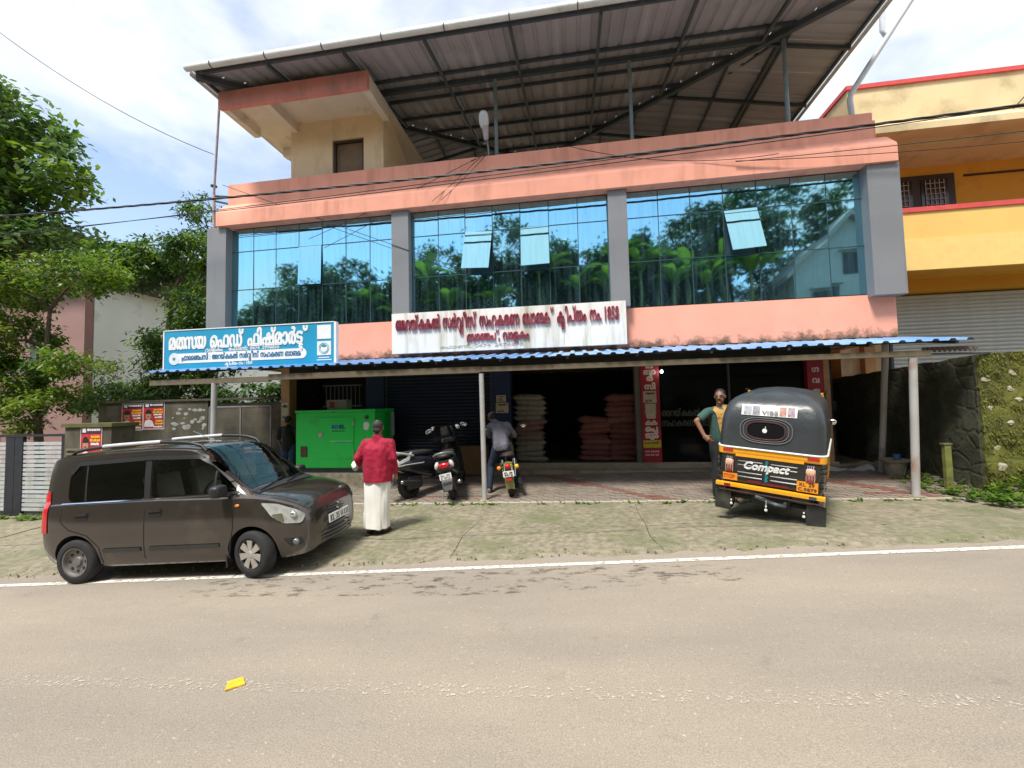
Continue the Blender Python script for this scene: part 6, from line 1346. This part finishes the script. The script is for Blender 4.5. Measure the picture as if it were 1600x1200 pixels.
    if style == 'a':
        A(MB().tube([(-.5,.16,.60),(-.2,.2,.62),(.2,.22,.62)], .012, 6).tube([(-.5,-.16,.60),(-.2,-.2,.62),(.2,-.22,.62)], .012, 6).tube([(-.5,.16,.60),(-.54,0,.60),(-.5,-.16,.60)], .012, 6).tube([(-.48,-.14,.5),(-.5,-.17,.6)], .01, 6), 'crash_guard', rail_c, smooth=50)
        A(MB().prism([(-.40,.62),(-.10,.70),(-.02,.84),(-.06,.84),(-.16,.74),(-.42,.66)], -.178, -.168, 'y').prism([(-.40,.62),(-.10,.70),(-.02,.84),(-.06,.84),(-.16,.74),(-.42,.66)], .168, .178, 'y'), 'side_graphic', white_pl)
    S_.scale = (1.1, 1.1, 1.1)
    return S_
white_rail = mat('rail_pale', (.50,.49,.47), .35, metal=.3, var=.1); grey_rail = mat('rail_grey', (.22,.22,.22), .4, metal=.4, var=.1)
scooter('black and red scooter with pale rear guard rail behind the red shirted man', (-3.36, 8.2, G(-3.36, 8.2)+.03), radians(62), radians(-5), (.016,.018,.026), (.35,.02,.025), False, white_rail, 'a')
scooter('dark grey scooter with clear indicators left of the canopy post', (-2.42, 8.12, G(-2.42, 8.12)+.03), radians(101), radians(-11), (.022,.026,.028), (.02,.02,.022), True, grey_rail, 'b')
def motorcycle(label, loc, yaw, lean):
    S_ = thing('motorcycle', label, 'motorcycle', loc); S_.rotation_euler = rpy((0,0,0), yaw, 0, lean).to_euler()
    ol = mat('moto_olive', (.20,.20,.055), .3, var=.1, coat=.5); A = lambda b, n, m_, p=None, **k: b.build(n, m_, p or S_, **k)
    tw_wheel(S_, 0, .315, .12, silver); tw_wheel(S_, 1.38, .315, .09, silver)
    fr = [(.315+.05)*1.0]; rows = []
    for k in range(13):
        a = radians(200-16*k); R_ = .355; rows.append([(R_*cos(a), y, .315+R_*sin(a)-abs(y)*abs(y)*3) for y in (-.085,-.05,0,.05,.085)])
    A(MB().grid(rows), 'rear_fender', ol, smooth=60)
    A(MB().ell((.32, 0, .80), (.40,.14,.055), 18, 10, 0, Matrix.Rotation(-.03, 3, 'Y')), 'seat', mat('seat_brown', (.045,.03,.025), .5, var=.2), smooth=60)
    A(MB().tube([(.2,.14,.78),(-.12,.13,.80),(-.2,0,.80),(-.12,-.13,.80),(.2,-.14,.78)], .013, 7), 'grab_rail', blackp, smooth=50)
    tl = A(MB().lathe([(.001,-.06),(.03,-.055),(.05,-.035),(.055,.0),(.05,.03),(.001,.04)], (-.37,0,.62), 'x', 18), 'tail_lamp', red_l, smooth=60)
    for s_ in (-1, 1):
        i_ = A(MB().ell((-.34, s_*.17, .60), (.045,.042,.042), 12, 8), 'indicator', amber_l if s_ > 0 else mat('lamp_yellow', (.85,.45,.01), .2, var=0, spec=.7), smooth=60)
        A(MB().tube([(-.33, s_*.03, .62), (-.33, s_*.15, .60)], .009, 6), 'indicator_stem', blackp, i_)
        A(MB().ell((.36, s_*.13, .55), (.15,.05,.11), 14, 10, 0, None, .8), 'side_panel', ol, smooth=60)
        A(MB().tube([(.0, s_*.11, .36), (.10, s_*.12, .70)], .028, 8), 'shock_absorber', chrome, smooth=50)
        A(MB().bar((0, s_*.08, .315), (.55, s_*.08, .36), .03, .05), 'swing_arm', blackp)
    pl = A(MB().box(-.425, -.415, -.105, .105, .43, .54), 'number_plate', white_pl, bevel=.004)
    b = letters('KL 24', .15, .035, .06, .002); b.xf(Matrix.Translation((-.4255, .075, .49))@Matrix.Rotation(-pi/2, 4, 'Z')); A(b, 'plate_text', ink, pl)
    b = letters('9415', .15, .035, .06, .002); b.xf(Matrix.Translation((-.4255, .075, .445))@Matrix.Rotation(-pi/2, 4, 'Z')); A(b, 'plate_text', ink, pl)
    A(MB().box(-.41, -.36, -.06, .06, .40, .60), 'plate_bracket', blackp, pl); A(MB().box(-.415, -.40, -.045, .045, .355, .41), 'reflector', red_l)
    A(MB().ell((.82, 0, .84), (.30,.14,.14), 18, 12, 0, Matrix.Rotation(.08, 3, 'Y')), 'fuel_tank', ol, smooth=60)
    A(MB().box(.45, .85, -.12, .12, .28, .55).lathe([(.001,-.14),(.11,-.13),(.11,.13),(.001,.14)], (.62,0,.36), 'y', 20), 'engine', mat('engine_metal', (.22,.22,.22), .4, metal=.7, var=.15), bevel=.015)
    A(MB().tube([(.75,-.14,.4),(.5,-.17,.26),(.1,-.19,.27),(-.25,-.2,.30)], [.022,.03,.045,.042], 12), 'exhaust', mat('exhaust_dark', (.05,.05,.05), .4, metal=.5), smooth=50)
    A(MB().tube([(.35,0,.7),(.55,0,.30),(.9,0,.3),(1.1,0,.8),(.5,0,.75)], .022, 8), 'frame', blackp, smooth=50)
    for s_ in (-1, 1): A(MB().tube([(1.38, s_*.08, .315), (1.12, s_*.08, .95)], .022, 8), 'fork', chrome, smooth=50)
    A(MB().tube([(.92,.36,1.06),(1.04,.22,1.08),(1.1,0,1.0),(1.04,-.22,1.08),(.92,-.36,1.06)], .014, 8), 'handlebar', blackp, smooth=50)
    A(MB().ell((1.2, 0, .92), (.09,.095,.095), 16, 10), 'headlight', chrome, smooth=60)
    A(MB().grid([[(1.38+.35*cos(radians(150-14*k)), y, .315+.35*sin(radians(150-14*k))) for y in (-.06,0,.06)] for k in range(9)]), 'front_fender', ol, smooth=60)
    for s_ in (-1, 1): m0 = A(MB().ell((1.0, s_*.40, 1.28), (.015,.06,.045), 12, 8), 'mirror', chrome, smooth=60); A(MB().tube([(1.0, s_*.28, 1.07), (1.0, s_*.39, 1.25)], .006, 6), 'mirror_stem', blackp, m0)
motorcycle('olive motorcycle with round red tail lamp under the grey shirted man', (-1.30, 8.33, G(-1.30, 8.33)+.03), radians(98), radians(-6))
# ------------------------------------------------------------------ people
skin = mat('skin_brown', (.22,.105,.062), .55, var=.08, scale=9)
hairm = mat('hair_black', (.012,.011,.011), .6, var=.2, scale=30)
V = Vector
def hand(w, d, pn, s_=1):
    """palm and five fingers from wrist w along d, palm normal pn"""
    d = V(d).normalized(); pn = V(pn).normalized(); sd_ = d.cross(pn).normalized()*s_; w = V(w); pr_ = [('c', w, w+d*.075, .026, .032), ('c', w+sd_*.02, w+d*.08+sd_*.026, .02, .02), ('c', w-sd_*.02, w+d*.08-sd_*.024, .02, .018)]
    for k, (o_, l_) in enumerate(((.03,.062),(.011,.075),(-.009,.07),(-.028,.052))):
        b0 = w+d*.085+sd_*o_; b1 = b0+d*l_*.55+pn*.012; b2 = b1+d*l_*.4+pn*.03; pr_ += [('c', b0, b1, .0095, .009), ('c', b1, b2, .009, .0075)]
    t0 = w+d*.025+sd_*.032; t1 = t0+(d*.5+sd_*.7+pn*.4).normalized()*.045; pr_ += [('c', t0, t1, .012, .010), ('c', t1, t1+(d*.8+sd_*.1+pn*.5).normalized()*.032, .010, .008)]
    return pr_
def head(c, f, up=(0,0,1), k=1.):
    """skull, jaw, nose, ears; c centre, f facing"""
    c, f, up = V(c), V(f).normalized(), V(up).normalized(); sd_ = f.cross(up).normalized(); up = sd_.cross(f).normalized()
    R_ = Matrix((sd_, f, up)).transposed()
    P = lambda x, y, z: c+(sd_*x+f*y+up*z)*k
    pr_ = [('e', P(0,-.012,.03), (.075*k,.092*k,.088*k), R_), ('e', P(0,.018,-.045), (.058*k,.068*k,.068*k), R_), ('c', P(0,.082,.015), P(0,.10,-.018), .011*k, .016*k), ('e', P(0,.07,-.085), (.03*k,.025*k,.02*k), R_), ('c', P(-.03,.074,.03), P(.03,.074,.03), .011*k, .011*k), ('c', P(-.022,.083,-.05), P(.022,.083,-.05), .009*k, .009*k)]
    for s_ in (-1, 1): pr_ += [('e', P(s_*.078,-.005,.0), (.010*k,.018*k,.030*k), R_)]
    return pr_, P, R_
def person(label, loc, rz, prims, cat='person'):
    t = thing('person', label, cat, loc, (0, 0, rz)); o = link('body', blob(prims, .009, 3), t); o.data.materials.append(skin); return t
def cloth(t, name, prims, m_, voxel=.012, sm=5, wr=.006, ws_=9., cut=None):
    me = blob(prims, voxel, sm)
    cn = [(v.co.copy(), v.normal.copy()) for v in me.vertices]; fl = []
    for c_, n in cn: q_ = V((c_.x*ws_, c_.y*ws_, c_.z*ws_*.42+c_.x*ws_*.5)); k = (mnoise.noise(q_)-.5*abs(mnoise.noise(q_*1.9)))*wr+mnoise.noise(c_*ws_*2.6)*wr*.3; fl += list(c_+n*k)
    me.vertices.foreach_set('co', fl); me.update()
    if cut:
        bm = bmesh.new(); bm.from_mesh(me)
        for co, no in cut: bmesh.ops.bisect_plane(bm, geom=bm.verts[:]+bm.edges[:]+bm.faces[:], plane_co=co, plane_no=no, clear_outer=True)
        bm.to_mesh(me); bm.free()
    me.materials.append(m_); me.shade_smooth(); o = link(name, me, t); return o
def eyes(t, P, k=1.):
    for s_ in (-1, 1):
        o = MB().ell(P(s_*.031, .076, .008), (.010,.006,.005), 10, 6).build('eye', mat('eye_white', (.36,.32,.28), .3, var=0), t, smooth=60); MB().ell(P(s_*.031, .083, .008), (.0045,.003,.0045), 8, 6).build('pupil', ink, o, smooth=60)
        MB().tube([P(s_*.013, .086, .026), P(s_*.032, .085, .032), P(s_*.050, .076, .027)], .003, 6).build('eyebrow', hairm, t, smooth=60)
def sandal(t, x, y, z=0, a=0):
    R_ = Matrix.Translation((x, y, z))@Matrix.Rotation(a, 4, 'Z'); so = mat('sandal_dark', (.03,.022,.018), .6)
    o = MB().prism([(-.04,-.12),(.035,-.12),(.045,.02),(.05,.10),(.02,.145),(-.03,.14),(-.05,.08)], 0, .022, 'z').xf(R_).build('sandal', so, t, bevel=.004)
    MB().tube([(-.045,.05,.02),(-.03,.055,.07),(.01,.06,.075),(.042,.05,.02)], .012, 6).xf(R_).build('strap', so, o, smooth=50)
# -- man in the red shirt, seen from behind
gz = G(-3.06, 6.2)+.03
hp, HP, HR = head((0, .03, 1.585), (-.12, 1, -.03))
pr_ = hp+[('c',(0,0,1.40),(0,.02,1.52),.058,.052),('c',(-.15,0,1.335),(.15,0,1.335),.05,.05),('c',(0,.0,1.0),(0,0,1.28),.12,.10),
 ('c',(-.2,0,1.36),(-.285,-.06,1.13),.05,.042),('c',(-.285,-.06,1.13),(-.345,.12,1.0),.04,.028),('c',(.2,0,1.36),(.262,-.03,1.11),.05,.042),('c',(.262,-.03,1.11),(.26,.06,.88),.04,.028),
 ('c',(-.09,0,.9),(-.10,.02,.5),.085,.055),('c',(-.10,.02,.5),(-.11,-.06,.09),.052,.036),('c',(.09,0,.9),(.10,.03,.5),.085,.055),('c',(.10,.03,.5),(.115,.0,.08),.052,.036),
 ('c',(-.11,-.08,.05),(-.12,.08,.035),.034,.028),('c',(.115,-.03,.05),(.125,.13,.035),.034,.028)]
pr_ += hand((-.35,.135,.99), (-.25,.75,-.25), (.8,.3,.1))+hand((.26,.07,.87), (.0,.25,-1), (-1,0,0), -1)
MR = person('man in a crimson shirt and white mundu seen from behind beside the car', (-3.06, 6.2, gz), radians(4), pr_)
redsh = mat('shirt_crimson', (.31,.003,.030), .8, var=.22, scale=3, bump=.5, bscale=14)
cloth(MR, 'shirt', [('c',(-.05,0,.66),(-.055,0,1.22),.172,.168),('c',(.05,0,.66),(.055,0,1.22),.172,.168),('c',(-.17,0,1.345),(.17,0,1.345),.088,.088),('c',(-.10,0,1.28),(.10,0,1.28),.118,.118),('c',(-.19,0,1.345),(-.285,-.06,1.13),.08,.068),('c',(-.285,-.06,1.13),(-.335,.09,1.02),.064,.05),('c',(.19,0,1.345),(.262,-.03,1.11),.08,.068),('c',(.262,-.03,1.11),(.26,.04,.92),.064,.052),('c',(0,-.005,1.36),(0,.008,1.52),.088,.075)],
      redsh, cut=[((0,0,.77),(0,0,-1)),((0,.0,1.475),(0,.12,1))], wr=.020, ws_=8)
rows = []
for i in range(26):
    z = .90-.79*i/25; row = []; f_ = i/25
    for k in range(64):
        a = 2*pi*k/64; r1 = .19-.012*f_+.012*f_*f_; r2_ = .14+.035*f_
        w_ = .030*f_*mnoise.noise((cos(a)*2.2, sin(a)*2.2, z*1.3+3))+.016*mnoise.noise((cos(a)*5+z*2.5, sin(a)*5, z*2.2))+.007*mnoise.noise((cos(a)*13, sin(a)*13, z*3))+.010*f_*abs(sin(a*1.5+1.1+z*1.2))-.020*(.3+f_)*max(0, mnoise.noise((cos(a)*4.2+z*.9, sin(a)*4.2, z*.7)))
        row.append(((r1+w_)*cos(a)-.02*f_, (r2_+w_)*sin(a)-.03*f_, z+(.035*f_*f_*sin(a*1-.9))+.012*f_*mnoise.noise((cos(a)*2, sin(a)*2, 7))))
    rows.append(row)
MB().grid(rows, 0, True).build('mundu', mat('mundu_white', (.74,.73,.68), .85, var=.04, scale=6), MR, smooth=60)
cloth(MR, 'hair', [('e', HP(0,-.03,.035), (.082,.088,.088), HR), ('e', HP(0,-.07,-.03), (.066,.045,.05), HR)], mat('hair_greying', (.024,.022,.022), .7, var=.5, scale=60), .008, 2, .004, 40)
MB().ell(HP(0,-.055,.108), (.026,.03,.012), 12, 8, 0, HR).build('bald_patch', skin, MR, smooth=60); eyes(MR, HP)
sandal(MR, -.115, -.05, -.012, .15); sandal(MR, .12, .03, -.012, -.1)
bg_ = blob([('e',(0,0,0),(.045,.10,.06)),('e',(0,.09,-.01),(.03,.06,.05))], .008, 2)
for v, n in [(v, v.normal.copy()) for v in bg_.vertices]: v.co += n*mnoise.noise(v.co*28)*.012
bg_.materials.append(mat('paper_bag_white', (.72,.72,.71), .6, var=.05)); bo_ = link('paper_packet', bg_); bo_.location = (-3.50, 6.33, gz+.99); bo_.scale = (1.25, 1.25, 1.25); bo_.rotation_euler = (.2, 0, radians(25)); tag(bo_, 'small white packet in the left hand of the crimson shirted man', 'packet')
# -- man in the grey shirt astride the motorcycle
gz2 = G(-1.56, 8.62)+.03
hp, HP, HR = head((-.19, .30, 1.50), (-.55, .75, -.5), (-.2, .35, 1))
pr_ = hp+[('c',(-.08,.18,1.36),(-.16,.27,1.46),.058,.052),('c',(-.19,.12,1.31),(.11,.17,1.32),.052,.052),('c',(.02,-.05,.98),(-.03,.10,1.24),.12,.10),
 ('c',(-.23,.13,1.32),(-.27,.36,1.12),.05,.042),('c',(-.27,.36,1.12),(-.2,.60,1.07),.04,.028),('c',(.15,.18,1.33),(.25,.40,1.12),.05,.042),('c',(.25,.40,1.12),(.20,.62,1.08),.04,.028),
 ('c',(-.07,-.05,.93),(-.21,.05,.52),.085,.058),('c',(-.21,.05,.52),(-.24,-.06,.09),.054,.038),('c',(.11,-.05,.93),(.26,.12,.54),.085,.058),('c',(.26,.12,.54),(.30,-.0,.09),.054,.038)]
pr_ += hand((-.2,.61,1.07), (.1,1,-.1), (0,0,-1))+hand((.20,.63,1.08), (-.1,1,-.1), (0,0,-1), -1)
M2 = person('man in a grey shirt and pink cap bending over the olive motorcycle', (-1.56, 8.62, gz2), radians(6), pr_)
greysh = mat('shirt_grey', (.155,.15,.18), .8, var=.1, scale=5)
cloth(M2, 'shirt', [('c',(.02,-.06,.93),(-.04,.12,1.26),.172,.165),('c',(-.2,.12,1.33),(.12,.17,1.34),.08,.08),('c',(-.05,.1,1.2),(.06,.1,1.2),.14,.14),('c',(-.23,.13,1.32),(-.27,.36,1.12),.075,.066),('c',(-.27,.36,1.12),(-.215,.56,1.08),.062,.05),('c',(.15,.18,1.33),(.25,.40,1.12),.075,.066),('c',(.25,.40,1.12),(.21,.58,1.085),.062,.05),('c',(-.07,.17,1.36),(-.12,.23,1.42),.075,.068)],
      greysh, cut=[((0,-.05,.88),(0,.2,-1))], wr=.020, ws_=9)
jean = mat('jeans_navy', (.012,.022,.045), .85, var=.25, scale=7)
cloth(M2, 'jeans', [('e',(.02,-.05,.90),(.17,.14,.13)),('c',(-.07,-.05,.90),(-.21,.05,.52),.105,.08),('c',(-.21,.05,.52),(-.24,-.06,.10),.078,.066),('c',(.11,-.05,.90),(.26,.12,.54),.105,.08),('c',(.26,.12,.54),(.30,-.0,.10),.078,.066)], jean, wr=.009, ws_=9)
cloth(M2, 'hair', [('e', HP(0,-.035,.02), (.08,.084,.085), HR)], hairm, .008, 2, .003, 40)
cp = cloth(M2, 'cap', [('e', HP(0,-.008,.062), (.086,.098,.066), HR)], mat('cap_pink', (.42,.17,.26), .8, var=.1), .008, 3, .002)
MB().grid([[HP(-.07+.14*j/6, .075+.085*t*(1-((j-3)/3.4)**2), .055-.02*t-.012*abs(j-3)/3) for j in range(7)] for t in (0,.5,1)]).build('cap_peak', MATS['cap_pink'], cp, smooth=60); eyes(M2, HP)
for x, y in ((-.245,-.02),(.305,.05)):
    sh_ = blob([('c',(x,y-.08,.05),(x+.02,y+.1,.035),.042,.036),('c',(x,y-.08,.03),(x+.02,y+.12,.028),.04,.034)], .009, 2); sh_.materials.append(mat('shoe_grey', (.16,.15,.15), .6, var=.2)); link('shoe', sh_, M2)
# -- driver in khaki behind the rickshaw
gz3 = G(2.44, 7.9)+.03
hp, HP, HR = head((.0, .02, 1.665), (.75, 1, -.02), (.02, 0, 1), 1.04)
pr_ = hp+[('c',(0,0,1.46),(0,.015,1.60),.062,.055),('c',(-.15,0,1.40),(.15,0,1.40),.055,.055),('c',(0,0,1.05),(0,0,1.34),.12,.11),
 ('c',(.2,0,1.42),(.40,.02,1.28),.052,.044),('c',(.40,.02,1.28),(.33,.12,1.05),.042,.03),('c',(-.2,0,1.42),(-.25,.04,1.15),.052,.044),('c',(-.25,.04,1.15),(-.24,.14,.92),.042,.03),
 ('c',(-.09,0,.95),(-.10,.02,.5),.09,.06),('c',(-.10,.02,.5),(-.11,0,.09),.055,.038),('c',(.09,0,.95),(.10,.02,.5),.09,.06),('c',(.10,.02,.5),(.11,0,.09),.055,.038),('c',(-.11,-.03,.05),(-.12,.12,.035),.036,.03),('c',(.11,-.03,.05),(.12,.12,.035),.036,.03)]
pr_ += hand((.33,.125,1.04), (-.5,.4,-.6), (-.6,-.5,.0))+hand((-.24,.15,.91), (0,.2,-1), (1,0,0), -1)
M3 = person('moustached man in an open khaki shirt standing beside the auto rickshaw', (2.50, 7.9, gz3), radians(188), pr_)
M3.scale = (1.07, 1.07, 1.07)
tee = mat('tee_green', (.035,.085,.07), .85, var=.1)
cloth(M3, 'undershirt', [('c',(0,0,1.0),(0,0,1.35),.165,.165),('c',(-.16,0,1.43),(.16,0,1.43),.078,.078),('c',(.2,0,1.42),(.36,.02,1.31),.078,.07),('c',(0,0,1.44),(0,.01,1.5),.078,.07)], tee, cut=[((.345,.02,1.30),(1,0,-.6)),((0,0,1.51),(0,.1,1))], wr=.006)
kh = mat('shirt_khaki', (.40,.225,.06), .8, var=.1, scale=5)
cloth(M3, 'open_shirt', [('c',(-.07,0,.98),(-.08,0,1.36),.178,.172),('c',(.06,0,.98),(.06,0,1.34),.178,.172),('c',(-.17,0,1.42),(.12,0,1.42),.09,.09),('c',(-.19,0,1.43),(-.04,0,1.44),.09,.085),('c',(-.2,0,1.42),(-.25,.04,1.18),.082,.072),('c',(-.03,.0,1.47),(-.05,.02,1.52),.08,.075)], kh, cut=[((.10,.0,1),(1,.1,-.12)),((0,0,.86),(0,0,-1)),((0,0,1.545),(0,.1,1))], wr=.018)
MB().box(-.17, -.06, .155, .168, 1.18, 1.30).build('pocket', kh, M3, bevel=.005)
cloth(M3, 'trousers', [('e',(0,0,.95),(.17,.14,.12)),('c',(-.09,0,.93),(-.10,.02,.5),.11,.085),('c',(-.10,.02,.5),(-.11,0,.10),.082,.075),('c',(.09,0,.93),(.10,.02,.5),.11,.085),('c',(.10,.02,.5),(.11,0,.10),.082,.075)], mat('trousers_black', (.014,.014,.016), .85, var=.2), wr=.008)
cloth(M3, 'hair', [('e', HP(0,-.024,.055), (.085,.09,.083), HR), ('e', HP(0,-.06,-.01), (.07,.05,.05), HR)], hairm, .008, 2, .004, 40); eyes(M3, HP)
cloth(M3, 'moustache', [('c', HP(-.03,.094,-.034), HP(.03,.094,-.034), .0095, .0095)], hairm, .005, 2, .002, 60)
sandal(M3, -.115, .03, -.012); sandal(M3, .115, .03, -.012)
# -- figure in the shade at the left pillar
gz4 = G(-7.35, 9.95)+.03
hp, HP, HR = head((0, .02, 1.58), (.2, 1, -.1))
pr_ = hp+[('c',(0,0,1.38),(0,.015,1.52),.06,.052),('c',(-.16,0,1.36),(.16,0,1.36),.062,.062),('c',(0,0,1.0),(0,0,1.28),.12,.10),('c',(-.2,0,1.35),(-.25,.0,1.10),.05,.042),('c',(-.25,0,1.10),(-.22,.12,.88),.04,.028),('c',(.2,0,1.35),(.25,.0,1.10),.05,.042),('c',(.25,0,1.10),(.22,.12,.88),.04,.028),
 ('c',(-.09,0,.9),(-.10,.02,.5),.085,.055),('c',(-.10,.02,.5),(-.11,0,.09),.052,.036),('c',(.09,0,.9),(.10,.02,.5),.085,.055),('c',(.10,.02,.5),(.115,.0,.09),.052,.036),('c',(-.11,-.03,.05),(-.12,.12,.035),.036,.03),('c',(.11,-.03,.05),(.12,.12,.035),.036,.03)]
pr_ += hand((-.22,.125,.87), (0,.2,-1), (1,0,0))+hand((.22,.125,.87), (0,.2,-1), (-1,0,0), -1)
M4 = person('man in a black shirt and blue jeans in the shade at the tan pillar', (-7.35, 9.95, gz4), radians(10), pr_)
cloth(M4, 'shirt', [('c',(0,0,.92),(0,0,1.30),.165,.155),('c',(-.17,0,1.36),(.17,0,1.36),.075,.075),('c',(-.2,0,1.35),(-.245,.0,1.14),.075,.068),('c',(.2,0,1.35),(.245,.0,1.14),.075,.068),('c',(0,0,1.38),(0,0,1.43),.075,.068)], mat('shirt_black', (.012,.012,.014), .8), wr=.008)
cloth(M4, 'jeans', [('e',(0,0,.90),(.165,.135,.12)),('c',(-.09,0,.9),(-.10,.02,.5),.105,.08),('c',(-.10,.02,.5),(-.11,0,.10),.078,.07),('c',(.09,0,.9),(.10,.02,.5),.105,.08),('c',(.10,.02,.5),(.115,0,.10),.078,.07)], mat('jeans_blue', (.03,.065,.13), .85, var=.2, scale=7), wr=.008)
cloth(M4, 'hair', [('e', HP(0,-.03,.035), (.083,.09,.09), HR), ('e', HP(0,-.07,-.03), (.066,.045,.05), HR)], hairm, .008, 2, .004, 40); eyes(M4, HP)
bpy.data.scenes.remove(TMP)
